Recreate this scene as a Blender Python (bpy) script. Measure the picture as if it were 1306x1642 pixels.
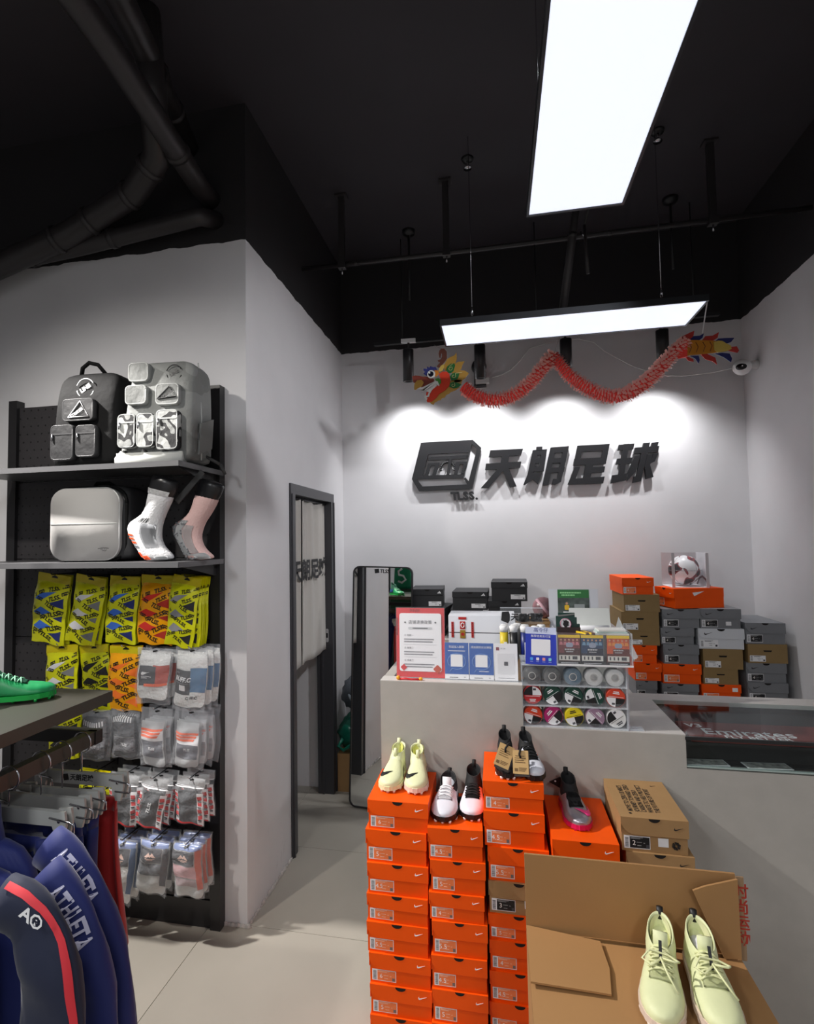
import bpy, bmesh, math, random
from mathutils import Vector, Matrix, Euler
random.seed(11)
D = bpy.data
SC = bpy.context.scene
COL = SC.collection
PI = math.pi
for _o in list(D.objects):
    D.objects.remove(_o, do_unlink=True)

# ------------------------------------------------------------------ camera
cam_data = D.cameras.new('camera')
cam = D.objects.new('camera', cam_data)
COL.objects.link(cam)
SC.camera = cam
cam_data.sensor_fit = 'HORIZONTAL'
cam_data.sensor_width = 36.0
cam_data.lens = 23.844            # 865 px focal length over a 1306 px wide frame
cam_data.shift_x = 0.0241
cam_data.shift_y = 0.0025
cam_data.clip_start = 0.02
yaw, pitch, roll = math.radians(11.335), math.radians(2.837), math.radians(0.908)
fw = Vector((-math.sin(yaw) * math.cos(pitch), math.cos(yaw) * math.cos(pitch), math.sin(pitch)))
rt = Vector((math.cos(yaw), math.sin(yaw), 0))
up = rt.cross(fw)
rt, up = rt * math.cos(roll) - up * math.sin(roll), rt * math.sin(roll) + up * math.cos(roll)
cam.matrix_world = Matrix(((rt.x, up.x, -fw.x, 0), (rt.y, up.y, -fw.y, 0), (rt.z, up.z, -fw.z, 1.7), (0, 0, 0, 1)))

# ------------------------------------------------------------------ world, exposure, lamps
world = D.worlds.new('shop_world')
SC.world = world
world.use_nodes = True
world.node_tree.nodes['Background'].inputs[0].default_value = (0.80, 0.86, 1.0, 1)
world.node_tree.nodes['Background'].inputs[1].default_value = 0.05
SC.view_settings.view_transform = 'Standard'
SC.view_settings.look = 'None'
SC.view_settings.gamma = 1.0
SC.view_settings.use_curve_mapping = False
SC.view_settings.exposure = 0.0

def lamp(kind, name, loc, target, energy, color=(1, 1, 1), **kw):
    l = D.lights.new(name, kind)
    l.energy = energy
    l.color = color
    for k, v in kw.items():
        setattr(l, k, v)
    o = D.objects.new(name, l)
    COL.objects.link(o)
    o.location = loc
    d = Vector(target) - Vector(loc)
    o.rotation_euler = d.to_track_quat('-Z', 'Y').to_euler()
    return o

PANEL_STRENGTH = 0.95
SPOT_W = 32
# the shop's other ceiling panels, behind the photographer
lamp('AREA', 'shop_panel_lamp', (-1.2, -0.9, 2.9), (-1.2, -0.9, 0), 38, (0.96, 0.98, 1.0), shape='RECTANGLE', size=0.3, size_y=1.2)
lamp('AREA', 'shop_panel_lamp', (0.7, -1.6, 2.9), (0.7, -1.6, 0), 32, (0.96, 0.98, 1.0), shape='RECTANGLE', size=0.3, size_y=1.2)
# track spots of the shop aimed at the sock wall and at the boxes
lamp('SPOT', 'shop_track_spot', (-2.05, 0.35, 3.2), (-1.55, 2.2, 1.0), 118, (1.0, 0.95, 0.88), spot_size=1.5, spot_blend=0.9, shadow_soft_size=0.05)
lamp('SPOT', 'shop_track_spot', (-2.5, 1.45, 3.1), (-0.3, 1.9, 0.2), 440, (1.0, 0.96, 0.92), spot_size=0.95, spot_blend=0.4, shadow_soft_size=0.04)
lamp('SPOT', 'shop_track_spot', (1.25, 1.3, 3.25), (-1.12, 3.0, 1.9), 120, (0.97, 0.97, 1.0), spot_size=1.0, spot_blend=0.9, shadow_soft_size=0.05)

# ------------------------------------------------------------------ materials
def lin(c):
    c = c / 255.0
    return c / 12.92 if c <= 0.04045 else ((c + 0.055) / 1.055) ** 2.4

def rgb(t):
    return (lin(t[0]), lin(t[1]), lin(t[2]), 1.0)

_mats = {}
def mat(name, col=(128, 128, 128), rough=0.5, metal=0.0, vary=0.0, vscale=6.0, bump=0.0, bscale=40.0, emit=0.0, spec=0.5, sheen=0.0):
    if name in _mats:
        return _mats[name]
    m = D.materials.new(name)
    m.use_nodes = True
    nt = m.node_tree
    b = nt.nodes['Principled BSDF']
    b.inputs['Base Color'].default_value = rgb(col)
    b.inputs['Roughness'].default_value = rough
    b.inputs['Metallic'].default_value = metal
    b.inputs['Specular IOR Level'].default_value = spec
    if sheen:
        b.inputs['Sheen Weight'].default_value = sheen
    if emit:
        b.inputs['Emission Color'].default_value = rgb(col)
        b.inputs['Emission Strength'].default_value = emit
    if vary or bump:
        tc = nt.nodes.new('ShaderNodeTexCoord')
        if vary:
            n = nt.nodes.new('ShaderNodeTexNoise')
            n.inputs['Scale'].default_value = vscale
            n.inputs['Detail'].default_value = 5
            nt.links.new(tc.outputs['Object'], n.inputs['Vector'])
            r = nt.nodes.new('ShaderNodeValToRGB')
            r.color_ramp.elements[0].position = 0.3
            r.color_ramp.elements[1].position = 0.7
            c = rgb(col)
            r.color_ramp.elements[0].color = (c[0] * (1 - vary), c[1] * (1 - vary), c[2] * (1 - vary), 1)
            r.color_ramp.elements[1].color = (min(1, c[0] * (1 + vary)), min(1, c[1] * (1 + vary)), min(1, c[2] * (1 + vary)), 1)
            nt.links.new(n.outputs['Fac'], r.inputs['Fac'])
            nt.links.new(r.outputs['Color'], b.inputs['Base Color'])
        if bump:
            n2 = nt.nodes.new('ShaderNodeTexNoise')
            n2.inputs['Scale'].default_value = bscale
            n2.inputs['Detail'].default_value = 4
            nt.links.new(tc.outputs['Object'], n2.inputs['Vector'])
            bp = nt.nodes.new('ShaderNodeBump')
            bp.inputs['Strength'].default_value = bump
            bp.inputs['Distance'].default_value = 0.01
            nt.links.new(n2.outputs['Fac'], bp.inputs['Height'])
            nt.links.new(bp.outputs['Normal'], b.inputs['Normal'])
    _mats[name] = m
    return m

def clear_mat(name, col=(255, 255, 255), clear=0.8, rough=0.08, wrinkle=0.0, wscale=30.0):
    """thin clear plastic: part transparent, part glossy, optionally wrinkled"""
    if name in _mats:
        return _mats[name]
    m = D.materials.new(name)
    m.use_nodes = True
    nt = m.node_tree
    b = nt.nodes['Principled BSDF']
    b.inputs['Base Color'].default_value = rgb(col)
    b.inputs['Roughness'].default_value = rough
    t = nt.nodes.new('ShaderNodeBsdfTransparent')
    mx = nt.nodes.new('ShaderNodeMixShader')
    nt.links.new(b.outputs[0], mx.inputs[1])
    nt.links.new(t.outputs[0], mx.inputs[2])
    mx.inputs[0].default_value = clear
    nt.links.new(mx.outputs[0], nt.nodes['Material Output'].inputs['Surface'])
    if wrinkle:
        tc = nt.nodes.new('ShaderNodeTexCoord')
        n2 = nt.nodes.new('ShaderNodeTexNoise')
        n2.inputs['Scale'].default_value = wscale
        n2.inputs['Detail'].default_value = 3
        n2.inputs['Distortion'].default_value = 1.5
        nt.links.new(tc.outputs['Object'], n2.inputs['Vector'])
        bp = nt.nodes.new('ShaderNodeBump')
        bp.inputs['Strength'].default_value = wrinkle
        bp.inputs['Distance'].default_value = 0.01
        nt.links.new(n2.outputs['Fac'], bp.inputs['Height'])
        nt.links.new(bp.outputs['Normal'], b.inputs['Normal'])
    _mats[name] = m
    return m

def wall_paint():
    """pale grey paint up to a hand-painted line at 3.13 m, matt black above it"""
    m = D.materials.new('two_tone_wall_paint')
    m.use_nodes = True
    nt = m.node_tree
    b = nt.nodes['Principled BSDF']
    b.inputs['Roughness'].default_value = 0.75
    g = nt.nodes.new('ShaderNodeNewGeometry')
    sp = nt.nodes.new('ShaderNodeSeparateXYZ')
    nt.links.new(g.outputs['Position'], sp.inputs[0])
    n = nt.nodes.new('ShaderNodeTexNoise')
    n.inputs['Scale'].default_value = 9
    nt.links.new(g.outputs['Position'], n.inputs['Vector'])
    wob = nt.nodes.new('ShaderNodeMath'); wob.operation = 'MULTIPLY_ADD'
    wob.inputs[1].default_value = 0.03; wob.inputs[2].default_value = -0.015
    nt.links.new(n.outputs['Fac'], wob.inputs[0])
    ad = nt.nodes.new('ShaderNodeMath'); ad.operation = 'ADD'
    nt.links.new(sp.outputs['Z'], ad.inputs[0]); nt.links.new(wob.outputs[0], ad.inputs[1])
    gt = nt.nodes.new('ShaderNodeMath'); gt.operation = 'GREATER_THAN'; gt.inputs[1].default_value = 3.13
    nt.links.new(ad.outputs[0], gt.inputs[0])
    # faint scuffs low on the wall and mottling
    n2 = nt.nodes.new('ShaderNodeTexNoise'); n2.inputs['Scale'].default_value = 2.2; n2.inputs['Detail'].default_value = 8
    nt.links.new(g.outputs['Position'], n2.inputs['Vector'])
    r = nt.nodes.new('ShaderNodeValToRGB')
    r.color_ramp.elements[0].position = 0.25; r.color_ramp.elements[0].color = rgb((212, 211, 213))
    r.color_ramp.elements[1].position = 0.75; r.color_ramp.elements[1].color = rgb((224, 223, 225))
    nt.links.new(n2.outputs['Fac'], r.inputs[0])
    st = nt.nodes.new('ShaderNodeTexNoise'); st.inputs['Scale'].default_value = 14; st.inputs['Detail'].default_value = 6
    mp = nt.nodes.new('ShaderNodeMapping'); mp.inputs['Scale'].default_value = (1, 1, 0.35)
    nt.links.new(g.outputs['Position'], mp.inputs[0]); nt.links.new(mp.outputs[0], st.inputs['Vector'])
    sr = nt.nodes.new('ShaderNodeValToRGB')
    sr.color_ramp.elements[0].position = 0.68; sr.color_ramp.elements[0].color = (0, 0, 0, 1)
    sr.color_ramp.elements[1].position = 0.76; sr.color_ramp.elements[1].color = (0.45, 0.45, 0.45, 1)
    nt.links.new(st.outputs['Fac'], sr.inputs[0])
    low = nt.nodes.new('ShaderNodeMapRange'); low.inputs['From Min'].default_value = 1.0; low.inputs['From Max'].default_value = 0.2
    nt.links.new(sp.outputs['Z'], low.inputs['Value'])
    mu = nt.nodes.new('ShaderNodeMath'); mu.operation = 'MULTIPLY'
    nt.links.new(sr.outputs[0], mu.inputs[0]); nt.links.new(low.outputs[0], mu.inputs[1])
    mx0 = nt.nodes.new('ShaderNodeMixRGB'); mx0.inputs[2].default_value = rgb((120, 118, 120))
    nt.links.new(mu.outputs[0], mx0.inputs[0]); nt.links.new(r.outputs[0], mx0.inputs[1])
    mx = nt.nodes.new('ShaderNodeMixRGB'); mx.inputs[2].default_value = rgb((36, 34, 36))
    nt.links.new(gt.outputs[0], mx.inputs[0]); nt.links.new(mx0.outputs[0], mx.inputs[1])
    nt.links.new(mx.outputs[0], b.inputs['Base Color'])
    return m

def pegboard_mat():
    m = D.materials.new('black_pegboard')
    m.use_nodes = True
    nt = m.node_tree
    b = nt.nodes['Principled BSDF']
    b.inputs['Roughness'].default_value = 0.45
    g = nt.nodes.new('ShaderNodeNewGeometry')
    sp = nt.nodes.new('ShaderNodeSeparateXYZ'); nt.links.new(g.outputs['Position'], sp.inputs[0])
    def mth(op, a, bv=None, c=None):
        n = nt.nodes.new('ShaderNodeMath'); n.operation = op
        for i, v in enumerate((a, bv, c)):
            if v is None: continue
            if isinstance(v, (int, float)): n.inputs[i].default_value = v
            else: nt.links.new(v, n.inputs[i])
        return n.outputs[0]
    zz = mth('DIVIDE', sp.outputs['Z'], 0.04)
    row = mth('FLOOR', zz)
    odd = mth('MULTIPLY', mth('MODULO', row, 2.0), 0.5)
    xx = mth('ADD', mth('DIVIDE', sp.outputs['X'], 0.042), mth('ADD', odd, 100.0))
    fx = mth('SUBTRACT', mth('FRACT', xx), 0.5)
    fz = mth('SUBTRACT', mth('FRACT', zz), 0.5)
    d = mth('SQRT', mth('ADD', mth('MULTIPLY', fx, fx), mth('MULTIPLY', fz, fz)))
    hole = mth('LESS_THAN', d, 0.11)
    mx = nt.nodes.new('ShaderNodeMixRGB')
    mx.inputs[1].default_value = rgb((54, 52, 54)); mx.inputs[2].default_value = rgb((8, 8, 8))
    nt.links.new(hole, mx.inputs[0]); nt.links.new(mx.outputs[0], b.inputs['Base Color'])
    return m

WHITE = mat('white_print', (238, 238, 240), 0.5)
BLACK = mat('black_print', (22, 22, 24), 0.5)
DARKGREY = mat('dark_grey_print', (70, 70, 76), 0.5)
STEEL = mat('bright_steel', (200, 200, 205), 0.2, 1.0)
BLACKMETAL = mat('black_metal', (30, 30, 32), 0.4)
DUCTBLACK = mat('black_painted_duct', (46, 43, 44), 0.42, bump=0.15, bscale=5)

# ------------------------------------------------------------------ mesh helpers
class MB:
    """collects shapes into one mesh"""
    def __init__(self):
        self.bm = bmesh.new()
    def _add(self, verts, faces, M=None, mi=0, smooth=False):
        vs = [self.bm.verts.new((M @ Vector(v)) if M else v) for v in verts]
        for f in faces:
            try:
                fc = self.bm.faces.new([vs[i] for i in f])
                fc.material_index = mi
                fc.smooth = smooth
            except ValueError:
                pass
        return self
    def box(self, x0, x1, y0, y1, z0, z1, M=None, mi=0):
        v = [(x0, y0, z0), (x1, y0, z0), (x1, y1, z0), (x0, y1, z0), (x0, y0, z1), (x1, y0, z1), (x1, y1, z1), (x0, y1, z1)]
        f = [(0, 3, 2, 1), (4, 5, 6, 7), (0, 1, 5, 4), (1, 2, 6, 5), (2, 3, 7, 6), (3, 0, 4, 7)]
        return self._add(v, f, M, mi)
    def prism(self, pts, y0, y1, M=None, mi=0):
        """outline in XZ, extruded along Y from y0 to y1"""
        n = len(pts)
        area = sum(pts[i][0] * pts[(i + 1) % n][1] - pts[(i + 1) % n][0] * pts[i][1] for i in range(n))
        if area < 0:
            pts = pts[::-1]
        v = [(p[0], y0, p[1]) for p in pts] + [(p[0], y1, p[1]) for p in pts]
        f = [tuple(range(n)), tuple(range(2 * n - 1, n - 1, -1))]
        f += [(i, i + n, (i + 1) % n + n, (i + 1) % n) for i in range(n)]
        return self._add(v, f, M, mi)
    def loft(self, rings, closed=True, cap0=True, cap1=True, M=None, mi=0, smooth=True):
        n = len(rings[0])
        v = [p for r in rings for p in r]
        f = []
        for i in range(len(rings) - 1):
            for j in range(n if closed else n - 1):
                k = (j + 1) % n
                f.append((i * n + j, i * n + k, (i + 1) * n + k, (i + 1) * n + j))
        if cap0:
            f.append(tuple(range(n - 1, -1, -1)))
        if cap1:
            f.append(tuple(range((len(rings) - 1) * n, len(rings) * n)))
        return self._add(v, f, M, mi, smooth)
    def tube(self, pts, r, n=8, M=None, mi=0, caps=True):
        pts = [Vector(p) for p in pts]
        rs = r if isinstance(r, (list, tuple)) else [r] * len(pts)
        rings = []
        ref = None
        for i, p in enumerate(pts):
            t = (pts[min(i + 1, len(pts) - 1)] - pts[max(i - 1, 0)]).normalized()
            if ref is None:
                ref = Vector((0, 0, 1)) if abs(t.z) < 0.9 else Vector((1, 0, 0))
            a = t.cross(ref).normalized()
            b = a.cross(t).normalized()
            ref = b
            rings.append([tuple(p + a * rs[i] * math.cos(2 * PI * j / n) + b * rs[i] * math.sin(2 * PI * j / n)) for j in range(n)])
        return self.loft(rings, True, caps, caps, M, mi)
    def lathe(self, prof, n=20, M=None, mi=0, smooth=True):
        """profile (r, z) about Z"""
        rings = [[(r * math.cos(2 * PI * j / n), r * math.sin(2 * PI * j / n), z) for j in range(n)] for r, z in prof]
        return self.loft(rings, True, prof[0][0] > 1e-6, prof[-1][0] > 1e-6, M, mi, smooth)
    def sphere(self, c, rx, ry=None, rz=None, n=14, m=9, M=None, mi=0):
        ry = ry or rx; rz = rz or rx
        rings = []
        for i in range(m + 1):
            a = -PI / 2 + PI * i / m
            ca = max(math.cos(a), 1e-3)
            rings.append([(c[0] + rx * ca * math.cos(2 * PI * j / n), c[1] + ry * ca * math.sin(2 * PI * j / n), c[2] + rz * math.sin(a)) for j in range(n)])
        return self.loft(rings, True, True, True, M, mi)
    def grid(self, fn, nu, nv, M=None, mi=0, smooth=True, wrap=False):
        v = [fn(i / nu, j / nv) for j in range(nv + 1) for i in range(nu + 1)]
        f = [(j * (nu + 1) + i, j * (nu + 1) + i + 1, (j + 1) * (nu + 1) + i + 1, (j + 1) * (nu + 1) + i) for j in range(nv) for i in range(nu)]
        return self._add(v, f, M, mi, smooth)
    def mesh(self, me, M=None, mi=0):
        return self._add([tuple(v.co) for v in me.vertices], [tuple(p.vertices) for p in me.polygons], M, mi)
    def bevel(self, w, seg=2, angle=0.6):
        es = [e for e in self.bm.edges if len(e.link_faces) == 2 and e.calc_face_angle(0) > angle]
        bmesh.ops.bevel(self.bm, geom=es, offset=w, segments=seg, affect='EDGES', profile=0.5)
        return self
    def fix(self):
        bmesh.ops.remove_doubles(self.bm, verts=self.bm.verts, dist=1e-5)
        bmesh.ops.recalc_face_normals(self.bm, faces=self.bm.faces)
        return self
    def done(self, name):
        me = D.meshes.new(name)
        self.bm.to_mesh(me)
        self.bm.free()
        return me

def obj(name, mb, m=None, parent=None, loc=(0, 0, 0), rot=(0, 0, 0), subsurf=0):
    me = mb.done(name) if isinstance(mb, MB) else mb
    if m is not None and not me.materials:
        for x in (m if isinstance(m, (list, tuple)) else [m]):
            me.materials.append(x)
    o = D.objects.new(name, me)
    COL.objects.link(o)
    o.location = loc
    o.rotation_euler = rot
    if parent:
        o.parent = parent
    if subsurf:
        s = o.modifiers.new('smooth', 'SUBSURF')
        s.levels = s.render_levels = subsurf
    return o

def tag(o, label, cat, group=None):
    o['label'] = label
    o['category'] = cat
    if group:
        o['group'] = group
    return o

def thing(name, label, cat, loc=(0, 0, 0), rz=0.0, group=None, rot=None):
    o = D.objects.new(name, None)
    o.empty_display_size = 0.05
    COL.objects.link(o)
    o.location = loc
    o.rotation_euler = rot if rot else (0, 0, rz)
    return tag(o, label, cat, group)

def struct(name, mb, m, parent=None, loc=(0, 0, 0), rot=(0, 0, 0)):
    o = obj(name, mb, m, parent, loc, rot)
    if not parent:
        o['kind'] = 'structure'
    return o

_tx = {}
def text_mesh(s, size, bold=0.0, shear=0.0, align='CENTER', extrude=0.0, spacing=1.0):
    k = (s, size, bold, shear, align, extrude, spacing)
    if k in _tx:
        return _tx[k]
    c = D.curves.new('lettering', 'FONT')
    c.body = s
    c.size = size
    c.offset = bold * size
    c.shear = shear
    c.align_x = align
    c.align_y = 'CENTER'
    c.extrude = extrude
    c.space_character = spacing
    c.resolution_u = 2
    o = D.objects.new('lettering_source', c)
    me = D.meshes.new_from_object(o)
    D.objects.remove(o)
    D.curves.remove(c)
    _tx[k] = me
    return me

RX = Matrix.Rotation(PI / 2, 4, 'X')      # lays lettering into the XZ plane, read from -Y
def T(x, y, z):
    return Matrix.Translation((x, y, z))

def print_text(name, s, size, m, parent, loc, rot=(PI / 2, 0, 0), bold=0.0, shear=0.0, align='CENTER', spacing=1.0):
    me = text_mesh(s, size, bold, shear, align, 0.0, spacing).copy()
    return obj(name, me, m, parent, loc, rot)

def rrect(x0, x1, z0, z1, r, n=5):
    p = []
    for cx, cz, a in ((x1 - r, z1 - r, 0), (x0 + r, z1 - r, 90), (x0 + r, z0 + r, 180), (x1 - r, z0 + r, 270)):
        for i in range(n + 1):
            t = math.radians(a + 90 * i / n)
            p.append((cx + r * math.cos(t), cz + r * math.sin(t)))
    return p

def circle(cx, cz, r, n=20):
    return [(cx + r * math.cos(2 * PI * i / n), cz + r * math.sin(2 * PI * i / n)) for i in range(n)]

TICK = [(1, .36), (.62, .19), (.27, .03), (.17, .0), (.07, .02), (.01, .09), (.02, .2), (.1, .34), (.085, .22), (.13, .155), (.22, .14), (.34, .16), (.65, .26)]
def tick(x, z, w, flip=False):
    return [(x + (w * (1 - p[0]) if flip else w * p[0]), z + w * p[1]) for p in TICK]

def three_bars(x, z, w):
    s = w / 1.0
    q = [[(0, 0), (.22, 0), (.36, .16), (.18, .22)], [(.28, 0), (.54, 0), (.62, .42), (.42, .38)] , [(.6, 0), (1, 0), (.72, .62), (.55, .5)]]
    q = [[(0, 0), (.28, 0), (.18, .2), (.06, .14)], [(.34, 0), (.62, 0), (.42, .4), (.22, .3)], [(.68, 0), (1, 0), (.66, .62), (.44, .5)]]
    return [[(x + a * s, z + b * s) for a, b in poly] for poly in q]

def loft_pairs(pairs, depth=0.5, n=14, y=0.0, inflate=0.0, power=1.0):
    """rings across left/right outline pairs in XZ; depth is the Y half size as a share of the half width (or a list)"""
    rings = []
    for i, ((ax, az), (bx, bz)) in enumerate(pairs):
        cx, cz = (ax + bx) / 2, (az + bz) / 2
        hx, hz = (bx - ax) / 2, (bz - az) / 2
        L = math.hypot(hx, hz)
        k = (L + inflate) / max(L, 1e-6)
        d = (depth[i] if isinstance(depth, (list, tuple)) else depth * L) + inflate
        ring = []
        for j in range(n):
            a = 2 * PI * j / n
            ca, sa = math.cos(a), math.sin(a)
            ca = math.copysign(abs(ca) ** power, ca)
            sa = math.copysign(abs(sa) ** power, sa)
            ring.append((cx + hx * k * ca, y + d * sa, cz + hz * k * ca))
        rings.append(ring)
    return rings
# ------------------------------------------------------------------ the room
PAINT = wall_paint()
grout = mat('pale_grout', (205, 203, 196), 0.8)
tile_m = mat('grey_floor_tile', (172, 166, 155), 0.42, vary=0.05, vscale=2.5, bump=0.03, bscale=60)
ceil_m = mat('black_ceiling_paint', (50, 47, 52), 0.7, vary=0.12, vscale=1.5)
floor = struct('floor', MB().box(-4, 1.73, -3, 4.02, -0.1, -0.003), grout)
tw, tl = 1.2, 0.63
_tm = MB().box(-tw / 2 + .0015, tw / 2 - .0015, -tl / 2 + .0015, tl / 2 - .0015, -0.004, 0).done('tile')
_tm.materials.append(tile_m)
for i in range(-3, 3):
    for j in range(-9, 3):
        x, y = -1.295 + tw * (i + .5), 2.312 + tl * (j + .5)
        if -4.6 < x < 2.2 and -3.3 < y < 4.1:
            obj('tile', _tm, None, floor, (x, y, 0))
struct('ceiling', MB().box(-4, 1.73, -3, 4.02, 3.8, 3.9), ceil_m)
struct('wall_back', MB().box(-1.223, 1.73, 3.917, 4.02, -0.1, 3.8), PAINT)
struct('wall_right', MB().box(1.632, 1.73, -3, 3.917, -0.1, 3.8), PAINT)
struct('wall_partition', MB().box(-4, -1.123, 2.301, 2.401, -0.1, 3.8), PAINT)
wl = MB()
wl.box(-1.223, -1.123, 2.401, 2.86, -0.1, 3.8).box(-1.223, -1.123, 3.60, 3.917, -0.1, 3.8).box(-1.223, -1.123, 2.86, 3.60, 2.0, 3.8)
struct('wall_left', wl, PAINT)
struct('wall_storeroom', MB().box(-4, -1.223, 3.66, 3.76, -0.1, 3.8), PAINT)
struct('wall_far_left', MB().box(-4.1, -4, -3, 3.8, -0.1, 3.8), PAINT)
struct('wall_rear', MB().box(-4, 1.73, -3.1, -3, -0.1, 3.8), PAINT)
# crumbly plaster edge where the partition corner meets the tiles
pl = MB()
rnd = random.Random(3)
for k in range(26):
    t = k / 25
    s = rnd.uniform(.006, .016)
    pl.sphere((-1.119, 2.31 + .54 * t, s * .3), s * .6, s * 1.4, s, 6, 4)
for k in range(10):
    s = rnd.uniform(.006, .014)
    pl.sphere((-1.23 + .11 * k / 9, 2.297, s * .3), s * 1.3, s * .6, s, 6, 4)
e = struct('trim_1', pl, mat('bare_plaster', (190, 186, 182), 0.9, vary=.15, vscale=40))

# ------------------------------------------------------------------ storeroom door opening
fr_m = mat('charcoal_door_frame', (62, 62, 66), 0.38)
door = struct('door_1', MB().box(-1.223, -1.111, 2.825, 3.635, 1.972, 2.03).bevel(.004), fr_m)
struct('jamb', MB().box(-1.223, -1.111, 2.825, 2.893, 0, 1.972).box(-1.2, -1.104, 2.834, 2.846, 0, 1.972), fr_m, door)
struct('jamb', MB().box(-1.223, -1.111, 3.572, 3.635, 0, 1.972).box(-1.2, -1.104, 3.618, 3.628, 0, 1.972).box(-1.19, -1.175, 3.562, 3.572, 0, 1.972), fr_m, door)
struct('door_stop', MB().box(-1.19, -1.175, 2.893, 3.572, 1.96, 1.972), fr_m, door)
sp = struct('strike_plate', MB().prism(rrect(-.012, .012, -.045, .045, .008), -.002, 0, Matrix.Rotation(0, 4, 'Z')), STEEL, door, (-1.15, 3.571, 1.06))
struct('strike_hole', MB().box(-.006, .006, -.0028, -.0005, -.016, .016), BLACK, sp)

curtain_m = mat('beige_grey_curtain', (186, 182, 176), 0.9, bump=.1, bscale=200, sheen=.2)
cu = thing('door_curtain', 'pale grey fabric curtain in the storeroom doorway, printed with big black characters', 'curtain', (-1.155, 2.9, 1.95))
def curtain_panel(y0, y1, z1, ph, lean):
    def fn(u, v):
        y = y0 + (y1 - y0) * u
        drop = -(z1) * (1 - v)
        x = .010 * math.sin(u * 17 + ph) * (.35 + .65 * v ** .5) + .004 * math.sin(u * 41) * v + lean * (1 - v)
        return (x, y, drop + .006 * math.sin(u * 9))
    return MB().grid(fn, 40, 24)
for args in ((.0, .20, .99, .4, .0), (.195, .665, .985, 1.4, .0)):
    p = obj('curtain_panel', curtain_panel(*args), curtain_m, cu)
    so = p.modifiers.new('cloth', 'SOLIDIFY'); so.thickness = .002
obj('curtain_rod', MB().tube([(0, -.005, .008), (0, .67, .008)], .007), BLACKMETAL, cu)
def curtain_letters(chars, y, z, w, h):
    for ch in chars:
        me = text_mesh(ch, 1.0, .035).copy()
        for v in me.vertices:
            v.co = Vector((0.0135, y + w * (v.co.x), z + h * v.co.y))
        obj('lettering', me, BLACK, cu)
        y += w * 1.03
curtain_letters('天朗足球', .085, -.43, .155, .135)

# ------------------------------------------------------------------ counter
ctop = mat('lit_stone_counter', (196, 192, 188), 0.5, vary=.03, vscale=30, bump=.02, bscale=120)  # same stone as the front; its brighter lit top is put into the colour
cfront = mat('shaded_stone_counter_front', (172, 168, 162), 0.55, vary=.05, vscale=12, bump=.03, bscale=90)  # darker copy of the top's stone, shade of the upright faces painted in
ct = thing('service_counter', 'long pale grey stone service counter with a raised end and a glass display', 'counter', (0, 2, 0))
def cb(name, m, *b, bev=.003):
    mb = MB()
    for x in b: mb.box(*x)
    if bev: mb.bevel(bev, 1)
    return obj(name, mb, m, ct)
cb('raised_panel', cfront, (-.438, .078, 0, .06, 0, 1.177), (-.438, -.40, .06, .49, 0, 1.177))  # unseen side return, raised to full height to shade the floor behind
cb('raised_ledge', ctop, (-.438, .078, 0, .066, 1.177, 1.18))
cb('staff_desk', ctop, (-.40, .078, .06, .49, .73, .76))
cb('front_panel', cfront, (.078, .606, 0, .04, 0, 1.033), (.606, 1.63, 0, .04, 0, .925))
cb('back_panel', cfront, (.078, 1.63, .46, .49, 0, 1.02))
cb('countertop', ctop, (.078, .606, 0, .495, 1.033, 1.036), (.606, 1.63, .40, .495, 1.02, 1.036))
cb('display_floor', mat('black_felt', (16, 18, 18), .85), (.606, 1.63, .04, .46, .90, .932), bev=0)
cb('display_side', mat('black_felt'), (.598, .606, .04, .40, .90, 1.02), bev=0)
cb('display_back', mat('black_felt'), (.606, 1.63, .395, .40, .93, 1.02), bev=0)
def glass_mat(name, tint=(225, 240, 238), ior=1.7):
    m = D.materials.new(name); m.use_nodes = True; nt = m.node_tree
    t = nt.nodes.new('ShaderNodeBsdfTransparent'); t.inputs[0].default_value = rgb(tint)
    g = nt.nodes.new('ShaderNodeBsdfGlossy'); g.inputs['Roughness'].default_value = 0.01
    lw = nt.nodes.new('ShaderNodeLayerWeight'); lw.inputs['Blend'].default_value = 0.5
    pw = nt.nodes.new('ShaderNodeMath'); pw.operation = 'POWER'; pw.inputs[1].default_value = 3.0
    f = nt.nodes.new('ShaderNodeMath'); f.operation = 'MULTIPLY_ADD'; f.inputs[1].default_value = 0.32 * (ior - 1); f.inputs[2].default_value = 0.02
    nt.links.new(lw.outputs['Facing'], pw.inputs[0]); nt.links.new(pw.outputs[0], f.inputs[0])
    mx = nt.nodes.new('ShaderNodeMixShader')
    nt.links.new(f.outputs[0], mx.inputs[0]); nt.links.new(t.outputs[0], mx.inputs[1]); nt.links.new(g.outputs[0], mx.inputs[2])
    nt.links.new(mx.outputs[0], nt.nodes['Material Output'].inputs['Surface'])
    _mats[name] = m
    return m
SHOWGLASS = glass_mat('showcase_glass', tint=(246, 250, 250), ior=1.75)
cb('glass_top', SHOWGLASS, (.607, 1.63, .0, .399, 1.030, 1.0355), bev=0)
cb('glass_front', glass_mat('front_glass', tint=(246, 250, 250), ior=1.45), (.607, 1.63, .002, .007, .934, 1.026), bev=0)
cb('glass_edge_strip', mat('green_glass_edge', (160, 176, 172), .25), (.607, 1.63, -.001, .009, .930, .934), bev=0)
cb('glass_front_strip', BLACK, (.604, 1.63, -.001, .010, 1.019, 1.029), bev=0)

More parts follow.
